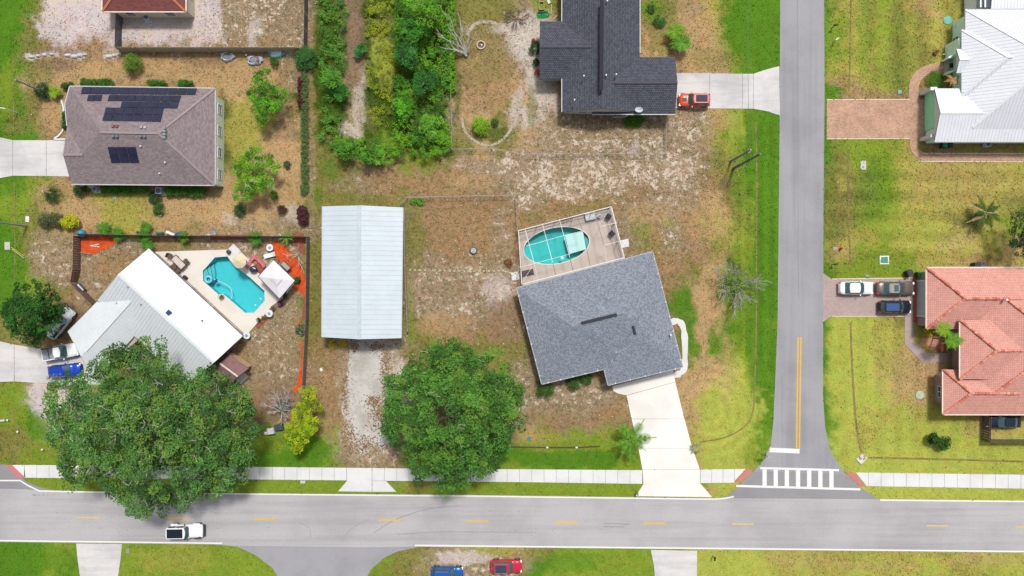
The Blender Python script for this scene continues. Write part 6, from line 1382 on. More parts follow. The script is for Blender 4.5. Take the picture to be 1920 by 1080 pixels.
# ---------------------------------------------------------------- pool enclosure
enc = thing('pool_enclosure', W(1070, 460), 'white aluminium screen enclosure over the oval pool', 'pool enclosure')
M_alu = mat('white_aluminium', A(240, 242, 240), .5, var=.03); M_alud = mat('bronze_beam', A(120, 108, 104), .5)
cor = [(972, 432.5), (1146, 387.5), (1170.5, 483), (978.5, 533)]
zt = 2.75
T = [W(x, y, zt) for x, y in cor]
for a, b in zip(T, T[1:] + T[:1]): MB().beam(a, b, .09, .12).build('top_beam', M_alu, enc)
zr = 3.5
def zpt(x, y): return W(960 + x / 6.75, 380 + y / 6.75, zr)
def ept(x, y): return W(960 + x / 6.75, 380 + y / 6.75, zt)
for (a, b, mm) in (((165, 330), (280, 770), M_alu), ((385, 265), (515, 760), M_alu), ((600, 210), (730, 690), M_alu), ((820, 160), (900, 370), M_alud), ((1035, 100), (1165, 540), M_alud)):
    MB().beam(ept(*a), zpt(*b), .055, .08).build('roof_beam', mm, enc)
for (a, b, mm) in (((280, 770), (330, 975), M_alu), ((515, 760), (555, 915), M_alud), ((730, 690), (772, 860), M_alud), ((900, 370), (990, 800), M_alud), ((1165, 540), (1200, 745), M_alu)):
    MB().beam(zpt(*a), ept(*b), .05, .08).build('roof_beam', mm, enc)
for (a, b) in (((90, 820), (280, 770)), ((280, 770), (735, 650)), ((175, 550), (660, 415)), ((660, 415), (905, 355)), ((1110, 300), (1308, 257)), ((1175, 535), (1385, 480))):
    MB().beam(zpt(*a), zpt(*b), .045, .06).build('purlin', M_alu, enc)
for (a, b) in (((1250, 55), (1110, 290)), ((1165, 540), (1320, 635)), ((280, 770), (128, 1010))): MB().beam(ept(*a), zpt(*b), .06, .06).build('brace', M_galv, enc)
base = [(p.x, p.y) for p in [W(x, y, zt) for x, y in cor]]
for (a, b, n) in ((0, 1, 5), (1, 2, 3), (3, 0, 3)):
    A_, B_ = Vector((*base[a], 0)), Vector((*base[b], 0))
    for i in range(n + 1):
        p = A_.lerp(B_, i / n); MB().beam(p, p + Vector((0, 0, zt)), .08, up=(0, 1, 0)).build('post', M_alu if i in (0, n) else M_alud, enc)
    for z_ in (.1, .9): MB().beam(A_ + Vector((0, 0, z_)), B_ + Vector((0, 0, z_)), .06, .07).build('wall_rail', M_alud, enc)
# insect screen, seen as a fine dark net
ms = bpy.data.materials.new('insect_screen'); ms.use_nodes = True; n_ = ms.node_tree; n_.nodes.remove(n_.nodes['Principled BSDF'])
t_ = n_.nodes.new('ShaderNodeBsdfTransparent'); d_ = n_.nodes.new('ShaderNodeBsdfDiffuse'); d_.inputs['Color'].default_value = (.04, .04, .045, 1); x_ = n_.nodes.new('ShaderNodeMixShader'); x_.inputs[0].default_value = .22
n_.links.new(t_.outputs[0], x_.inputs[1]); n_.links.new(d_.outputs[0], x_.inputs[2]); n_.links.new(x_.outputs[0], n_.nodes['Material Output'].inputs['Surface'])
for a, b in ((0, 1), (1, 2), (3, 0)):
    A_, B_ = Vector((*base[a], .12)), Vector((*base[b], .12)); MB().poly([A_, B_, B_ + Vector((0, 0, zt - .2)), A_ + Vector((0, 0, zt - .2))]).build('screen', ms, enc)

# ---------------------------------------------------------------- furniture and small things
def simple(name, label, cat, mb, m, group=None, smooth=False):
    o = mb.build(name, m, smooth=smooth); return tag(o, label, cat, group)
M_rattan = mat('brown_rattan', A(110, 92, 84), .8, var=.25, scale=12)
def chair(px, py, ang, label, group=None, m=M_rattan):
    r = thing('patio_chair', W(px, py) + Vector((0, 0, .1)), label, 'chair', group, rz=math.radians(ang))
    MB().box((0, 0, .42), (.62, .62, .08)).build('seat', m, r, world=False); MB().box((-.33, 0, .7), (.08, .62, .55)).build('backrest', m, r, world=False)
    for s in (-1, 1):
        MB().beam((-.32, s * .33, .62), (.3, s * .33, .62), .07, .05).build('armrest', m, r, world=False)
        for x in (-.28, .28): MB().beam((x, s * .3, 0), (x, s * .3, .4), .05, up=(0, 1, 0)).build('leg', m, r, world=False)
    return r
GC = 'brown chairs round the patio table'
for i, (x, y, a) in enumerate(((322, 480.5, -25), (352, 491.5, 220), (330, 500, 40), (337, 507, 50))):
    chair(x, y, a, ['brown patio chair alone at the upper left of the table', 'brown patio chair on the pool side of the table', 'brown patio chair by the roof edge, upper of two touching', 'brown patio chair by the roof edge, lower of two touching'][i], GC)
def table(name, label, px, py, w, d, ang, m, mt, h=.75, z=.1):
    r = thing(name, W(px, py) + Vector((0, 0, z)), label, 'table', rz=math.radians(ang))
    MB().box((0, 0, h - .03), (w, d, .06)).build('tabletop', mt, r, world=False)
    mb = MB()
    for sx in (-1, 1): mb.beam((sx * (w / 2 + .04), -d / 2 - .07, h - .02), (sx * (w / 2 + .04), d / 2 + .07, h - .02), .08, .1)
    for sy in (-1, 1): mb.beam((-w / 2, sy * (d / 2 + .04), h - .02), (w / 2, sy * (d / 2 + .04), h - .02), .08, .1)
    mb.build('frame', m, r, world=False)
    for sx in (-1, 1):
        for sy in (-1, 1): MB().beam((sx * w * .45, sy * d * .45, 0), (sx * w * .45, sy * d * .45, h - .06), .06, up=(0, 1, 0)).build('leg', m, r, world=False)
    return r
table('patio_table', 'long brown-framed patio table with a pale top, set diagonally', 340, 492, 1.9, .85, -45, M_rattan, mat('pale_tabletop', A(216, 206, 196), .5))
table('side_table', 'long dark table with frosted top between gazebo and orange mulch', 539, 499, 1.3, .6, -45, M_trim, mat('frosted_top', A(178, 178, 168), .3))
simple('bench_cushion', 'small brown cushion beside the patio table', 'cushion', MB().box(W(336, 497) + Vector((0, 0, .3)), (1.5, .4, .3), rz=-.78), mat('taupe_cushion', A(160, 140, 130), .9))
# octagonal parasol
um = thing('parasol', W(448, 493) + Vector((0, 0, .1)), 'octagonal cream parasol at the upper corner of the angular pool', 'parasol'); cu = W(448, 489.5, 2.3) - um.location
M_canv = mat('cream_canvas', A(226, 214, 184), .85, var=.05)
for i in range(8):
    a, b = [math.radians(22.5 + 45 * (i + k)) for k in (0, 1)]; R = 1.02
    MB().poly([(cu.x, cu.y, 2.45), (cu.x + R * math.cos(a), cu.y + R * math.sin(a), 2.05), (cu.x + R * math.cos(b), cu.y + R * math.sin(b), 2.05)]).build('canopy_panel', M_canv, um, world=False)
    MB().beam((cu.x, cu.y, 2.40), (cu.x + R * math.cos(a), cu.y + R * math.sin(a), 2.02), .03).build('rib', M_galv, um, world=False)
MB().tube([(cu.x, cu.y, 0), (cu.x, cu.y, 2.5)], .03, 8).build('pole', M_galv, um, world=False); MB().lathe((cu.x, cu.y, 0), [(.3, 0), (.28, .08)], 12).build('base', M_trim, um, world=False)
# gazebo
gz = thing('gazebo', W(522, 523) + Vector((0, 0, .1)), 'square white canopy gazebo on the corner of the pool deck', 'gazebo')
gc = [W(x, y, 2.5) for x, y in ((512.7, 486.5), (553.5, 526), (524, 560.5), (484, 518.5))]; ap = W(517, 523, 3.15); M_cw = mat('white_canvas', A(234, 232, 238), .8, var=.03)
for i in range(4):
    a, b = gc[i], gc[(i + 1) % 4]; q0, q1 = a.lerp(ap, .74), b.lerp(ap, .74)
    MB().poly([a, b, q1, q0]).build('canopy_panel', M_cw, gz); MB().poly([a, b, b - Vector((0, 0, .25)), a - Vector((0, 0, .25))]).build('valance', M_cw, gz)
    MB().poly([a.lerp(ap, .66) + Vector((0, 0, .16)), b.lerp(ap, .66) + Vector((0, 0, .16)), ap + Vector((0, 0, .2))]).build('vent_cap', M_cw, gz)
    MB().beam((a.x, a.y, .1), (a.x, a.y, 2.5), .09, up=(0, 1, 0)).build('post', M_trim, gz); MB().beam(a, b, .08).build('top_rail', M_trim, gz)
# pink L bench
pb = thing('bench', W(482, 490) + Vector((0, 0, .1)), 'pink L-shaped garden bench between the parasol and the gazebo', 'bench'); M_pink = mat('pink_paint', A(222, 116, 128), .7)
for j in range(3):
    o_ = j * 2.0
    MB().beam(W(463 + o_, 497 + o_) + Vector((0, 0, .5)), W(478.5 + 0, 479 + o_ * 1.3) + Vector((0, 0, .5)), .13, .05).build('slat', M_pink, pb); MB().beam(W(480 - o_ * .3, 478 + o_ * 1.3) + Vector((0, 0, .5)), W(499 - o_ * .6, 497.5 + o_ * .6) + Vector((0, 0, .5)), .13, .05).build('slat', M_pink, pb)
for a in ((465, 500), (479, 483), (496, 499)): MB().box(W(*a) + Vector((0, 0, .28)), (.4, .4, .4), rz=.78).build('leg', M_pink, pb)
gr = thing('grill', W(478.5, 505) + Vector((0, 0, .1)), 'dark covered grill with a silver handle beside the pool', 'grill')
MB().lathe((0, 0, .35), [(.42, 0), (.52, .3), (.40, .52), (.15, .62)], 8, sx=1.15, sy=.9).build('lid', mat('navy_lid', A(50, 62, 84), .4), gr, world=False); MB().box((0, 0, .2), (.7, .5, .4)).build('cart', M_trim, gr, world=False); MB().beam((.05, .25, 1.0), (.45, .02, .95), .1, .06).build('handle', M_pwhite, gr, world=False)
def round_table(px, py, r, label, z=.0, junk=True, group=None):
    t = thing('round_table', W(px, py) + Vector((0, 0, z)), label, 'table', group)
    MB().lathe((0, 0, .68), [(r * .9, 0), (r, .02), (r, .05), (r * .93, .06)], 24).build('tabletop', M_cwh, t, world=False); MB().lathe((0, 0, 0), [(.28, 0), (.1, .08), (.07, .68)], 12).build('pedestal', M_cwh, t, world=False)
    MB().lathe((.02, 0, .745), [(.17, 0), (.20, .05), (.13, .06)], 14).build('dish', M_grey, t, world=False)
    return t
M_cwh = mat('white_enamel', A(226, 236, 244), .4)
round_table(466, 628.5, .5, 'round white table at the lower corner of the deck by the white roof'); round_table(508, 587.5, .5, 'round white table with dish on the lower right deck edge'); round_table(509, 465, .5, 'round white table on the orange mulch edge above the gazebo')
lo_ = thing('sun_lounger', W(506.5, 479), 'white flat sun lounger below the round table near the gazebo', 'sun lounger', rz=math.radians(15))
MB().box((-.15, 0, .32), (1.25, .6, .08)).build('seat', M_pwhite, lo_, world=False); MB().box((.68, 0, .45), (.45, .66, .08), tilt=Matrix.Rotation(-.5, 3, 'Y')).build('backrest', M_pwhite, lo_, world=False)
for x in (-.6, .5):
    for s in (-1, 1): MB().beam((x, s * .27, 0), (x, s * .27, .3), .05, up=(0, 1, 0)).build('leg', M_pwhite, lo_, world=False)
def pot(px, py, r, h, label, m, plant=None, z=0, cat='plant pot'):
    t = thing('plant_pot', W(px, py) + Vector((0, 0, z)), label, cat)
    MB().lathe((0, 0, 0), [(r * .7, 0), (r, h), (r, h + .03), (r * .82, h + .03), (r * .8, h - .05)], 16).build('pot', m, t, world=False); MB().lathe((0, 0, h - .06), [(r * .8, 0), (.01, .02)], 12).build('soil', M_fb, t, world=False)
    if plant:
        P = R8.normal(size=(90, 3)) * np.array([r * .7, r * .7, .12]) + np.array([0, 0, h + .15]); add('foliage', quads_mesh('foliage', leaf_quads(P, .13), shade_cols(90, plant, .4), M_leaf), t)
    return t
M_terra = mat('terracotta_pot', A(196, 150, 120), .85); M_stonep = mat('stone_pot', A(204, 204, 200), .8)
pot(418, 556.5, .26, .3, 'small potted plant in the notch of the angular pool', M_terra, (120, 110, 50), .1); pot(514, 577.5, .24, .35, 'white stone pot right of the deck-edge round table', M_stonep, (110, 90, 60)); pot(497, 594.5, .22, .3, 'terracotta pot with plant in the red bed below the pool', M_terra, (110, 120, 60))
pot(487, 599, .2, .3, 'dark pot in the red bed below the pool', M_fb, (70, 80, 50)); pot(1753, 99, .34, .4, 'round terracotta planter on the lawn before the green-walled house', M_terra, (110, 80, 50)); pot(302, 402, .3, .3, 'white pot at the foot of the small rounded shrub', M_stonep)
pot(366, 543, .2, .3, 'purple flowers in a pot at the roof edge of the pool deck', M_stonep, (180, 140, 190), .1)
simple('storage_box', 'dark square box on the deck by the roof edge', 'storage box', MB().box(W(348.5, 521.5) + Vector((0, 0, .35)), (.6, .6, .5), rz=-.7, taper=.96), mat('navy_box', A(44, 50, 70), .5))
pmp = thing('pool_pump', W(430, 472), 'pool pump pad with a dark round filter at the top deck corner', 'pool pump'); MB().box(W(441, 469) + Vector((0, 0, .15)), (1.5, 1.0, .1), rz=-.8).build('pad', M_conc, pmp); MB().lathe(W(431, 472.5) + Vector((0, 0, .1)), [(.26, 0), (.28, .5), (.12, .6)], 14).build('filter', mat('dark_blue_grey', A(66, 74, 92), .5), pmp)
# junk along the fence
simple('teal_ball', 'big teal round ball covering at the corner of the fence', 'ball', MB().lathe(W(152, 437.5, 1) - Vector((0, 0, .6)), [(.3, 0), (.52, .25), (.55, .5), (.42, .85), (.2, 1.02), (.02, 1.08)], 18, closed=False), mat('teal_ball', A(40, 150, 180), .5), smooth=True)
lad = thing('step_ladder', W(178, 460), 'small white ladder frame lying on the left orange mulch bed', 'ladder')
for a, b in (((169, 461), (187, 458)), ((169, 461), (188, 463.5)), ((176, 459.5), (177, 462)), ((181, 459), (182, 463))): MB().beam(W(*a) + Vector((0, 0, .12)), W(*b) + Vector((0, 0, .12)), .09).build('bar', M_pwhite, lad)
tr = thing('rail_bars', W(160, 471), 'pale rails lying across the lower edge of the left mulch bed', 'rails'); MB().beam(W(144, 471.5) + Vector((0, 0, .1)), W(172, 477) + Vector((0, 0, .1)), .1).build('bar', M_galv, tr); MB().beam(W(143, 471) + Vector((0, 0, .1)), W(151, 465) + Vector((0, 0, .3)), .07).build('bar', M_galv, tr)
wb_ = thing('bench', W(155, 539), 'pale blue-white bench inside the diagonal brown fence', 'bench', rz=math.radians(-48)); MB().box((0, 0, .5), (1.15, .6, .08)).build('seat', M_cwh, wb_, world=False); MB().box((.1, .36, .7), (1.1, .08, .5)).build('backrest', mat('slate', A(90, 96, 110), .6), wb_, world=False)
for x in (-.5, .5): MB().box((x, 0, .24), (.08, .5, .46)).build('leg', M_cwh, wb_, world=False)
simple('wood_crate', 'tan wooden crate against the brown fence', 'crate', MB().box(W(142, 517) + Vector((0, 0, .4)), (.45, 1.1, .75)), mat('tan_crate', A(176, 130, 104), .9, var=.2))
simple('tarp', 'blue tarp bundle at the fence between white board and green plant', 'tarp', MB().lathe(W(338, 440), [(.55, 0), (.6, .25), (.4, .5), (.1, .56)], 7, sx=1, sy=.75), mat('blue_tarp', A(40, 90, 180), .5))
simple('board_panel_white', 'white board leaning by the fence left of the blue tarp', 'board', MB().box(W(323, 438) + Vector((0, 0, .5)), (1.25, .35, .3), rz=-.4), M_pwhite); bpy.data.objects['board_panel_white'].name = 'leaning_board'
simple('tarp', 'dark green plastic sheet at the fence above the white board', 'tarp', MB().box(W(302, 437) + Vector((0, 0, .5)), (1.1, .3, .3), taper=.8), mat('green_sheet', A(30, 130, 110), .5))
simple('tarp', 'navy bundle on the fence line above the light green plant', 'tarp', MB().box(W(266, 436) + Vector((0, 0, .5)), (1.2, .25, .3), taper=.7), mat('navy_sheet', A(50, 60, 110), .6))
simple('tarp', 'small pale blue sheet on the fence above the red mulch', 'tarp', MB().box(W(407, 436) + Vector((0, 0, 1.2)), (.7, .25, .1)), mat('paleblue_sheet', A(110, 150, 190), .6))
# three plastic-lined heaps by the long fence
def heap(px, py, rx, ry, label, m, inner, sq=False):
    t = thing('covered_heap', W(px, py), label, 'covered heap'); mb = MB(); n = 22; pr = []
    for k, (s, h) in enumerate(((1.0, .0), (1.02, .25), (.86, .42), (.7, .38))):
        for j in range(n):
            a = 2 * math.pi * j / n; w = 1 + .10 * math.sin(3 * a + k) + .07 * math.sin(7 * a + 2); e = 1
            if sq: e = 1 / max(abs(math.cos(a)), abs(math.sin(a))) ** .6
            mb.v.append((rx * S * s * w * e * math.cos(a), ry * S * s * w * e * math.sin(a), h + .04 * math.sin(5 * a + k)))
    for k in range(3):
        for j in range(n): mb.f.append([k * n + j, k * n + (j + 1) % n, (k + 1) * n + (j + 1) % n, (k + 1) * n + j])
    mb.build('plastic_sheet', m, t, world=False)
    mb = MB()
    mb.lathe((0, 0, .30), [(.72, 0), (.4, .10), (.02, .14)], 14, sx=rx * S, sy=ry * S, closed=False); mb.build('contents', inner, t, world=False); return t
M_pl = mat('grey_plastic', A(180, 190, 206), .35, var=.25, scale=5); M_pt = mat('teal_tarp', A(110, 196, 196), .45, var=.25, scale=4)
heap(428, 107, 13, 8.5, 'grey plastic-lined heap by the long fence, leftmost of three', M_pl, smat('gravelly', A(150, 144, 144), A(130, 124, 130), A(90, 84, 90), s1=2, s2=8, fine=.3))
hp2 = heap(479, 114, 14, 8, 'open square plastic-lined tub by the long fence, middle of three', M_pl, mat('grey_bottom', A(140, 144, 156), .8), True)
MB().box((.45, 0, .46), (.3, .35, .08)).build('brick_stack', mat('red_bits', A(170, 90, 90), .8), hp2, world=False)
heap(519, 101, 15, 8, 'teal and white crumpled tarp heap by the long fence, rightmost of three', M_pt, mat('white_plastic', A(210, 222, 230), .4))
simple('bucket', 'white bucket at the long fence between the first two heaps', 'bucket', MB().lathe(W(458, 96), [(.16, 0), (.2, .38), (.17, .38), (.15, .1)], 12), M_pwhite); simple('bucket', 'small white pail above the middle tub', 'bucket', MB().lathe(W(462.5, 104), [(.12, 0), (.15, .25), (.12, .25)], 10), M_pwhite)
ring_obj('hoop', W(393, 96) + Vector((0, 0, .06)), .17, .04, M_pwhite, 'small white hoop lying at the long fence', 'hoop')
# white rocks
for i, (x, y, r) in enumerate(((60, 107, 5), (72, 105, 4), (84, 103, 5), (97, 102, 4), (128, 104, 6), (140, 106, 6), (150, 104, 6), (160, 103, 4), (205, 106, 6), (215, 104, 5), (224, 103, 3))):
    mb = MB(); mb.lathe(W(x, y), [(r * S * .9, -.05), (r * S, .1), (r * S * .6, .28), (.02, .33)], 7, sx=rnd.uniform(1, 1.4), sy=rnd.uniform(.6, .8), closed=False); simple('border_rock', 'pale rock in the broken row along the left end of the sandy yard', 'rock', mb, mat('pale_rock', A(208, 212, 214), .9, var=.25, scale=3), group='pale border rocks')
# stepping stones
for i in range(20):
    x = 769 + i * 9.2 + rnd.uniform(-.6, .6); simple('stepping_stone', 'small pale round stone in the row left of the grey-blue house', 'stepping stone', MB().lathe(W(x, 506 + .25 * i * (i < 12) + 3 * (i >= 12) * (1 - (i - 12) / 16)), [(.17, -.03), (.19, .05), (.15, .08)], 9, sx=rnd.uniform(.85, 1.15)), mat('stone_lime', A(180, 180, 146), .9, var=.1), group='stepping stones')
fo = thing('tyre_planter', W(888, 470), 'round grey and white ringed planter alone in the brown yard', 'planter'); MB().lathe((0, 0, 0), [(.5, 0), (.54, .2), (.46, .28), (.36, .2)], 20).build('outer_ring', mat('dark_ring', A(92, 100, 116), .8), fo, world=False); MB().lathe((0, 0, .16), [(.36, 0), (.38, .16), (.27, .2), (.24, .05)], 18).build('inner_ring', M_stonep, fo, world=False); MB().lathe((0, 0, .2), [(.12, 0), (.1, .25)], 10).build('centre_post', M_stonep, fo, world=False)
fp = thing('fire_pit', W(902, 85), 'ring of tan blocks around an ashy fire pit', 'fire pit')
for i in range(14):
    a = 2 * math.pi * i / 14; MB().box((.54 * math.cos(a), .54 * math.sin(a), .12), (.17, .23, .26), rz=a).build('block', mat('tan_block', A(216, 190, 164), .9, var=.1), fp, world=False)
MB().lathe((0, 0, .03), [(.46, 0), (.01, .06)], 12).build('ash', smat('ash', A(120, 112, 112), A(90, 84, 84), A(190, 188, 188), s1=4, s2=9), fp, world=False); MB().lathe((.08, .02, .08), [(.14, 0), (.1, .08)], 8).build('pale_ash', M_pwhite, fp, world=False)
simple('ball', 'red ball by the shrub at the charcoal house wall', 'ball', MB().lathe(W(1000, 76), [(.02, .0), (.2, .08), (.25, .25), (.2, .42), (.02, .5)], 14, closed=False), mat('red_ball', A(232, 50, 40), .4), smooth=True)
simple('ball', 'white ball on the bare sand by the brush pile', 'ball', MB().lathe(W(965, 65), [(.02, 0), (.1, .04), (.12, .12), (.02, .22)], 10, closed=False), M_pwhite)
pl_ = thing('garden_bed', W(1018, 12), 'narrow timber-framed garden bed at the top edge beside the charcoal roof', 'garden bed')
for a, b in (((1010.5, -4), (1010.5, 19)), ((1019.5, -4), (1019.5, 19)), ((1010.5, 19), (1019.5, 19)), ((1010.5, 4.5), (1019.5, 4.5))): MB().beam(W(*a) + Vector((0, 0, .15)), W(*b) + Vector((0, 0, .15)), .09, .3).build('plank', mat('pale_plank', A(196, 164, 150), .9), pl_)
simple('artificial_turf', 'rounded bright green mat below the garden bed', 'mat', MB().prism(pxy([(1006, 24), (1012, 20), (1026, 21), (1031, 28), (1028, 33), (1018, 35), (1008, 34)]), -.02, .05), mat('green_mat', A(20, 130, 66), .9, var=.3, scale=8))
for i in range(4): simple('potted_seedling', 'little dark pot with a seedling on the green mat', 'plant pot', MB().lathe(W(1011 + i * 4, 23.5), [(.1, 0), (.14, .2), (.05, .32)], 7), mat('seedling', A(70, 110, 90), .8), group='seedlings on the green mat')
for i, (a, b, l) in enumerate((((1034, 9), (1033, 27), 'pale timber plank lying upright beside the charcoal roof'), ((1036, 38), (1045, 29), 'pale timber plank lying slantwise by the charcoal eave'), ((969, 32), (982, 41), 'grey pole lying on the brush pile'))): simple('plank', l, 'plank', MB().beam(W(*a) + Vector((0, 0, .1 + .4 * (i == 2))), W(*b) + Vector((0, 0, .1 + .4 * (i == 2))), .12, .06), mat('pale_timber', A(206, 176, 140), .9))
simple('paving_slab', 'small pale slab leaning near the garden bed', 'slab', MB().box(W(1029, 4) + Vector((0, 0, .1)), (.4, .5, .12), rz=.4), M_conc)
# air conditioners
def ac(px, py, label, w=.85, pad=True):
    t = thing('air_conditioner', W(px, py), label, 'air conditioner')
    if pad: MB().box((0, 0, .04), (w + .35, w + .3, .1)).build('pad', M_conc, t, world=False)
    MB().box((0, 0, .45), (w, w, .72)).build('cabinet', mat('ac_cabinet', A(206, 212, 220), .5), t, world=False); MB().lathe((0, 0, .81), [(w * .40, 0), (w * .40, .04), (w * .34, .05)], 20).build('fan_grille', mat('ac_grille', A(70, 96, 130), .5), t, world=False)
    for i in range(4): MB().beam((math.cos(i * .785) * w * .36, math.sin(i * .785) * w * .36, .875), (-math.cos(i * .785) * w * .36, -math.sin(i * .785) * w * .36, .875), .03).build('guard_bar', M_galv, t, world=False)
    return t
ac(302, 359, 'square white air conditioner with blue grille below the solar-panel house'); ac(183, 356, 'dark air conditioner beside the satellite dish below the solar-panel house', .6); ac(279, 36, 'air conditioner on a pad below the maroon roof', .7); ac(1846, 272, 'air conditioner on the brick-path side of the green-walled house', .75, False)
# satellite dishes
def dish(px, py, z, label, r=.42):
    b = W(px, py, z); t = thing('satellite_dish', b, label, 'satellite dish')
    MB().tube([(0, 0, -.4), (0, 0, .3)], .035, 7).build('mast', M_galv, t, world=False); mb = MB(); mb.lathe((0, 0, .3), [(.02, 0), (r * .6, .04), (r, .14), (r * .97, .15)], 18, sx=1.15, sy=.8, closed=False); mb.build('reflector', mat('dish_grey', A(206, 212, 220), .5), t, world=False)
    MB().beam((0, 0, .35), (r * .9, .25, .6), .03).build('arm', M_galv, t, world=False); return t
dish(174, 349, 1.2, 'oval satellite dish below the solar-panel house eave'); dish(157, 346, 1.2, 'pale disc dish left of the oval one at the solar-panel house', .4); dish(1197, 207, 3.0, 'white satellite dish on the bottom eave of the charcoal roof', .48)
# bins
def bin_(px, py, ang, label, m, lid):
    t = thing('wheelie_bin', W(px, py), label, 'bin', rz=math.radians(ang)); MB().box((0, 0, .52), (.58, .68, .95), taper=1.12).build('body', m, t, world=False); MB().box((0, 0, 1.03), (.72, .84, .09)).build('lid', lid, t, world=False); MB().beam((-.3, -.44, 1.0), (.3, -.44, 1.0), .05).build('handle', lid, t, world=False)
    for s in (-1, 1): MB().tube([(s * .26, -.36, .12), (s * .32, -.36, .12)], .12, 10).build('wheel', M_tyre, t, world=False)
M_bd = mat('bin_dark', A(56, 60, 74), .5); M_bg = mat('bin_green', A(30, 160, 96), .5)
bin_(1699, 512, 25, 'dark grey wheelie bin on the lawn above the paved driveway', M_bd, M_bd); bin_(1719, 514.5, 90, 'green wheelie bin at the terracotta house corner', mat('bin_dgreen', A(20, 80, 50), .5), M_bg); bin_(1765, 273, 0, 'green-lidded bin beside the green-walled house', M_bd, M_bg)
bin_(1773, 273, 0, 'dark bin with navy lid beside the green-walled house', M_bd, M_bd); bin_(1824, 497, 90, 'black bin at the top eave of the terracotta house', M_bd, M_bd)
simple('wheelbarrow', 'dark grey cart with pale tray by the top eave of the terracotta house', 'cart', MB().box(W(1836, 497) + Vector((0, 0, .4)), (1.1, .5, .3), taper=1.15), mat('slate2', A(110, 116, 130), .6))
# poles and wires
def pole(name, label, base, h, r, m, arm=None, cat='utility pole'):
    b = W(*base); t = thing(name, b, label, cat); MB().tube([(0, 0, -.1), (0, 0, h)], [r * 1.15, r * .8], 10).build('pole', m, t, world=False)
    return t
M_pole = mat('creosote_pole', A(120, 128, 124), .95, var=.2); M_polel = mat('pale_pole', A(170, 160, 158), .95, var=.2)
p1_ = pole('utility_pole', 'tall dark utility pole in the roadside grass, lower of the close pair', (1375, 316), 10.6, .17, M_pole)
p2_ = pole('utility_pole', 'shorter pale utility pole in the roadside grass, upper of the close pair', (1370, 302.5), 8.2, .16, M_polel)
MB().lathe((.25, .1, 6.2), [(.2, 0), (.22, .5), (.1, .6)], 12).build('transformer', M_stonep, p2_, world=False); MB().beam((-.1, -.5, 6.9), (.1, .5, 6.9), .1).build('crossarm', M_pole, p2_, world=False)
def wire(label, a, b, sag=.5, r=.022, m=None, name='power_line', cat='power line'):
    a, b = Vector(a), Vector(b); pts = [a.lerp(b, i / 16) - Vector((0, 0, 4 * sag * (i / 16) * (1 - i / 16))) for i in range(17)]
    o = MB().tube(pts, r, 4, cap=False).build(name, m or M_pole); tag(o, label, cat)
top1 = W(1370, 302.5) + Vector((0, 0, 7.6))
wire('thin power line running from the pale pole to the top edge', top1, W(1376, -300) + Vector((0, 0, 8)), 1.2)
wire('pale guy wire slanting down from the tall pole, left one', W(1375, 316) + Vector((0, 0, 7)), W(1366, 360) + Vector((0, 0, 0)), .02, .025, M_galv, 'guy_wire', 'guy wire')
for i, (a, b, c) in enumerate((((1376, 334), (1365, 357), (226, 214, 60)), ((1368, 338), (1364, 346), (220, 226, 214)), )):
    simple('guy_guard', ['yellow guard tube at the foot of the guy wire by the pole pair', 'white guard tube at the foot of the guy wire by the pole pair'][i], 'guard tube', MB().tube([W(*a) + Vector((0, 0, 2.3)), W(*b) + Vector((0, 0, .1))], .05, 6), mat('guard_%d' % i, A(*c), .6))
pole('utility_pole', 'grey utility pole rising at the left edge above the white box', (50, 423.5), 5.6, .13, M_polel)
pole('utility_pole', 'brown-grey pole leaning out of the dark round shrub', (84, 173), 5.8, .13, M_polel)
sl_ = pole('street_lamp', 'white street lamp post with a short arm at the left edge', (33, 211.5), 2.4, .07, M_pwhite, cat='street lamp'); MB().beam((0, 0, 2.4), (-.9, .05, 2.6), .1).build('lamp_arm', M_pwhite, sl_, world=False); MB().box((-1.1, .05, 2.6), (.6, .22, .1)).build('lamp_head', M_pwhite, sl_, world=False)
simple('dead_stump', 'bleached stump standing inside the dark round clipped shrub', 'stump', MB().tube([W(104, 364) , W(103, 363) + Vector((0, 0, 2.6))], [.14, .10], 8), M_dead)
wire('thin dark overhead wire along the left edge', W(14, -200) + Vector((0, 0, 7)), W(14, 1150) + Vector((0, 0, 7)), .3, .02)
for i, (a, b, c, lab) in enumerate((((32, 464), (46, 480), (226, 200, 40), 'yellow guard tube on the left lawn'), ((34, 468), (46, 484), (214, 220, 200), 'white guard tube beside the yellow one on the left lawn'))): simple('guy_guard', lab, 'guard tube', MB().tube([W(*a) + Vector((0, 0, 1.2)), W(*b) + Vector((0, 0, .1))], .06, 6), mat('guardl_%d' % i, A(*c), .6))
# lids, boxes, mailboxes, hydrant
def lid(px, py, w, d, label, m, frame=None, z=.03, cat='utility cover', name='utility_cover'):
    t = thing(name, W(px, py), label, cat)
    if frame: MB().box((0, 0, .0), (w + .35, d + .35, .08)).build('frame', frame, t, world=False)
    MB().box((0, 0, .03 if frame else .01), (w, d, .1)).build('lid', m, t, world=False); return t
lid(51.5, 411, .5, .8, 'white rectangular box at the end of the left utility pole', M_pwhite); lid(14, 461, .75, 1.1, 'pale worn slab sunk in the left lawn', M_conc4); lid(1618.5, 310, .8, 1.25, 'white double utility cover on the right lawn', M_stonep); lid(1658, 487.5, .95, .85, 'green utility cover in a white frame above the paved driveway', mat('cover_green', A(70, 150, 130), .5), M_pwhite)
lid(1687, 172.5, .5, .5, 'small green square cover beside the brick driveway', M_teal); lid(1626, 517, .6, .25, 'small grey cover at the edge of the paved driveway', M_grey); lid(568, 903.5, .7, .4, 'small pale cover in the verge below the pavement', M_conc2); lid(240, 1033, .45, .6, 'small grey box beside the lower left driveway', M_grey); lid(52, 394.5, .35, .35, 'small dark green cover on the left lawn', mat('dkgreen', A(80, 120, 100), .7))
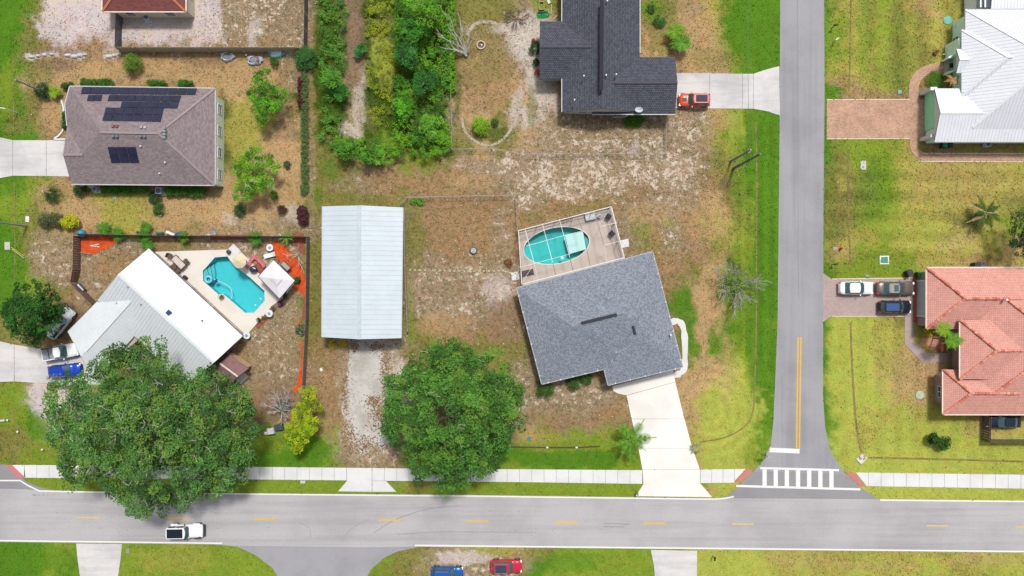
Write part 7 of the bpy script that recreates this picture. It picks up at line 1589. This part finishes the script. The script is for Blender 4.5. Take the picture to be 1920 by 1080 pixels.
lid(992, 822, .45, .45, 'small bright blue cover in the grass right of the oak', mat('blue_cover', A(50, 130, 190), .5)); lid(216, 371, .4, .3, 'small pale cover in the lawn below the hedge', M_teal)
for x, y, m, l in ((1776.5, 38, M_teal, 'round teal lid on the lawn by the green-walled house'), (1724.5, 740.5, mat('pale_lid', A(186, 204, 176), .7), 'round pale green lid on the dry lawn left of the terracotta house')):
    simple('round_cover', l, 'utility cover', MB().lathe(W(x, y), [(.6, -.02), (.6, .06), (.5, .08)], 24), m)
for i, (x, y) in enumerate(((1791, 51),)): bb = thing('birdbath', W(x, y), 'round white basin with a dark centre at the green-walled house', 'birdbath'); MB().lathe((0, 0, .62), [(.2, 0), (.5, .05), (.56, .14), (.46, .14), (.2, .06)], 20).build('basin', M_cwh, bb, world=False); MB().lathe((0, 0, 0), [(.25, 0), (.12, .1), (.12, .6), (.2, .64)], 14).build('pedestal', M_cwh, bb, world=False); MB().lathe((.05, 0, .69), [(.12, 0), (.1, .04)], 8).build('drain', M_grey, bb, world=False)
def mailbox(px, py, label, m, h=1.05, ang=0):
    t = thing('mailbox', W(px, py), label, 'mailbox', rz=math.radians(ang)); MB().beam((0, 0, -.05), (0, 0, h), .1, up=(0, 1, 0)).build('post', M_wood, t, world=False); mb = MB(); mb.box((0, 0, h + .08), (.5, .2, .16)); mb.tube([(-.25, 0, h + .16), (.25, 0, h + .16)], .1, 10); mb.build('box', m, t, world=False); MB().box((.0, .12, h + .2), (.03, .02, .14)).build('flag', mat('flag_red', A(200, 40, 40), .5), t, world=False)
mailbox(1559.5, 52.5, 'black mailbox at the side road, topmost', M_black); mailbox(1562, 79, 'white mailbox at the side road below the black one', M_pwhite, ang=35); mailbox(1560, 496, 'black mailbox at the side road above the paved driveway', M_black); mailbox(1193, 921, 'grey mailbox at the left corner of the wide apron', M_grey, ang=90); mailbox(1336, 1042, 'black mailbox on the lower verge right of the lower driveway', M_black, ang=80)
hy = thing('fire_hydrant', W(1575, 466), 'red fire hydrant on the roadside lawn', 'fire hydrant'); M_hr = mat('hydrant_red', A(220, 40, 34), .4); MB().lathe((0, 0, 0), [(.2, 0), (.2, .06), (.13, .08), (.13, .55), (.17, .58), (.14, .68), (.04, .76)], 14).build('barrel', M_hr, hy, world=False)
for s in (-1, 1): MB().tube([(s * .1, 0, .42), (s * .24, 0, .42)], .065, 10).build('nozzle', M_hr, hy, world=False)
simple('concrete_pad', 'small pale slab left of the red hydrant', 'slab', MB().box(W(1567, 466.5) + Vector((0, 0, .0)), (.7, .5, .08)), M_pinkpav)
ss = thing('street_sign', W(1421, 846), 'green street name sign post with a white stop line sign at the corner', 'street sign'); MB().beam((0, 0, 0), (0, 0, 2.6), .06, up=(0, 1, 0)).build('post', M_galv, ss, world=False); MB().beam((-.4, .1, 2.6), (.4, -.1, 2.6), .03, .2).build('name_blade', mat('sign_green', A(10, 70, 44), .5), ss, world=False); MB().beam((-.05, -.4, 2.8), (.05, .4, 2.8), .03, .2).build('name_blade', MATS['sign_green'], ss, world=False)
s2 = thing('road_sign', W(1430, 850), 'road sign with a pale plate seen almost edge-on at the corner of the side road', 'road sign'); MB().beam((0, 0, 0), (0, 0, 2.1), .06, up=(0, 1, 0)).build('post', M_galv, s2, world=False)
mb = MB(); mb.v = [(-.40 * math.cos(math.radians(22.5 + 45 * k)), .02 * d, 2.0 + .40 * math.sin(math.radians(22.5 + 45 * k))) for d in (-1, 1) for k in range(8)]; mb.f = [list(range(8)), list(range(15, 7, -1))] + [[k, k + 8, (k + 1) % 8 + 8, (k + 1) % 8] for k in range(8)]; mb.build('plate', mat('sign_back', A(206, 210, 212), .5), s2, world=False)
cv = thing('culvert_headwall', W(1615, 860), 'pale concrete headwall with stones where the two swale lines meet', 'culvert'); MB().box((0, 0, .05), (1.2, 1.0, .16), rz=.8).build('slab', M_conc2, cv, world=False)
for k in range(7): MB().lathe((rnd.uniform(-.3, .4), rnd.uniform(-.1, .4), .12), [(.14, 0), (.12, .12), (.02, .18)], 6, closed=False).build('stone', mat('tan_stone', A(196, 170, 140), .9), cv, world=False)
sd = thing('log_edging', W(1035, 837), 'dark log edging line with white caps in the lawn above the pavement', 'edging')
for a, b in (((945, 837.5), (1000, 838.5)), ((1000, 838.5), (1080, 839)), ((1080, 839), (1125, 836.5))): MB().tube([W(*a) + Vector((0, 0, .08)), W(*b) + Vector((0, 0, .08))], .08, 6).build('log', M_woodd, sd)
for x in (1026, 1081): MB().box(W(x, 838.5) + Vector((0, 0, .15)), (.3, .2, .15)).build('cap', M_pwhite, sd)
gc_ = thing('garden_cart', W(515, 806), 'white cart with dark trailer under the lime yellow tree', 'garden cart'); MB().box(W(510, 807) + Vector((0, 0, .45)), (1.1, .95, .5), rz=.15, taper=.85).build('cover', M_stonep, gc_); MB().box(W(500, 811) + Vector((0, 0, .3)), (.35, .35, .3)).build('nose', M_pwhite, gc_); MB().box(W(525, 800) + Vector((0, 0, .4)), (1.2, .8, .4), rz=.15).build('trailer', mat('slate3', A(70, 78, 90), .6), gc_)
for x, y in ((508, 801), (508, 813), (528, 795), (528, 806)): MB().tube([W(x, y) + Vector((0, .05, .2)), W(x, y) + Vector((0, -.05, .2))], .2, 10).build('wheel', M_tyre, gc_)
for i, (x, y) in enumerate(((17, 787), (36, 808.5), (82, 842))): simple('path_light', ['white garden light at the end of the pale pipe on the left lawn', 'white garden light on the curved dark line of the left lawn, middle one', 'white garden light on the curved dark line of the left lawn, lowest one'][i], 'garden light', MB().lathe(W(x, y), [(.04, 0), (.04, .3), (.15, .32), (.12, .42)], 10), M_pwhite)
simple('drain_pipe', 'pale pipe end at the left edge beside the garden light', 'pipe', MB().tube([W(-6, 789) + Vector((0, 0, .15)), W(11, 788) + Vector((0, 0, .15))], .17, 10), M_conc2)
simple('white_cloth', 'small white rag on the dry grass left of the pale drive', 'rag', MB().lathe(W(602.5, 693), [(.32, 0), (.25, .12), (.02, .16)], 7, sx=.8, closed=False), M_pwhite)
# loungers, tables and mats inside the screen enclosure
def inmat(px, py, w, d, ang, label, m, h=.05, cat='mat', name='mat'): return simple(name, label, cat, MB().box(W(px, py) + Vector((0, 0, .1 + h / 2)), (w, d, h), rz=math.radians(ang)), m)
inmat(988.5, 512, 1.85, .85, 12, 'dark grey mat at the lower left corner of the screened deck', mat('dark_mat', A(92, 82, 82), .9))
inmat(1106, 406, 1.45, 1.1, 12, 'white rounded hot tub cover at the top of the screened deck', mat('tub_white', A(218, 226, 228), .5), .55, 'hot tub', 'hot_tub')
lounge = [(1140, 406, 55, 'dark lounge chair in the upper right corner of the screened deck'), (1146.5, 438, 40, 'dark lounge chair at the right side of the screened deck')]
for x, y, a, l in lounge: chair(x, y, a, l, None, mat('dark_weave', A(66, 70, 84), .8))
bk = thing('bicycle', W(1060, 413) + Vector((0, 0, .1)), 'bicycle parked along the top wall of the screened deck', 'bicycle', rz=math.radians(15))
for x in (-.5, .5): ringm = MB().tube([(x + .33 * math.cos(t), 0, .33 + .33 * math.sin(t)) for t in [2 * math.pi * k / 16 for k in range(17)]], .03, 5, cap=False).build('wheel', M_tyre, bk, world=False)
MB().tube([(-.5, 0, .33), (-.15, 0, .75), (.38, 0, .75), (.5, 0, .33)], .03, 6).tube([(-.15, 0, .75), (0, 0, .33), (.38, 0, .75)], .03, 6).build('frame', M_trim, bk, world=False); MB().beam((.38, -.28, .95), (.38, .28, .95), .04).build('handlebar', M_trim, bk, world=False); MB().box((-.17, 0, .88), (.25, .13, .06)).build('saddle', M_trim, bk, world=False)
round_ = round_table(1123, 405.5, .27, 'small round pale table between hot tub and dark lounge chair', .1)
simple('side_slab', 'small pale concrete step outside the right wall of the enclosure', 'slab', MB().prism(pxy([(1163, 451), (1178, 447.5), (1180, 462), (1167, 465)]), -.02, .1), M_conc)
simple('side_slab', 'small pale concrete step outside the lower left corner of the enclosure', 'slab', MB().prism(pxy([(958, 511), (972, 509), (974, 524), (960, 526)]), -.02, .06), M_conc)
simple('swing_frame', 'white pipe frame lying by the bottom wall of the charcoal house', 'frame', MB().tube([W(1148, 214) + Vector((0, 0, .1)), W(1149, 220) + Vector((0, 0, .1)), W(1172, 220) + Vector((0, 0, .3)), W(1178, 216) + Vector((0, 0, .3))], .05, 6), M_pwhite)
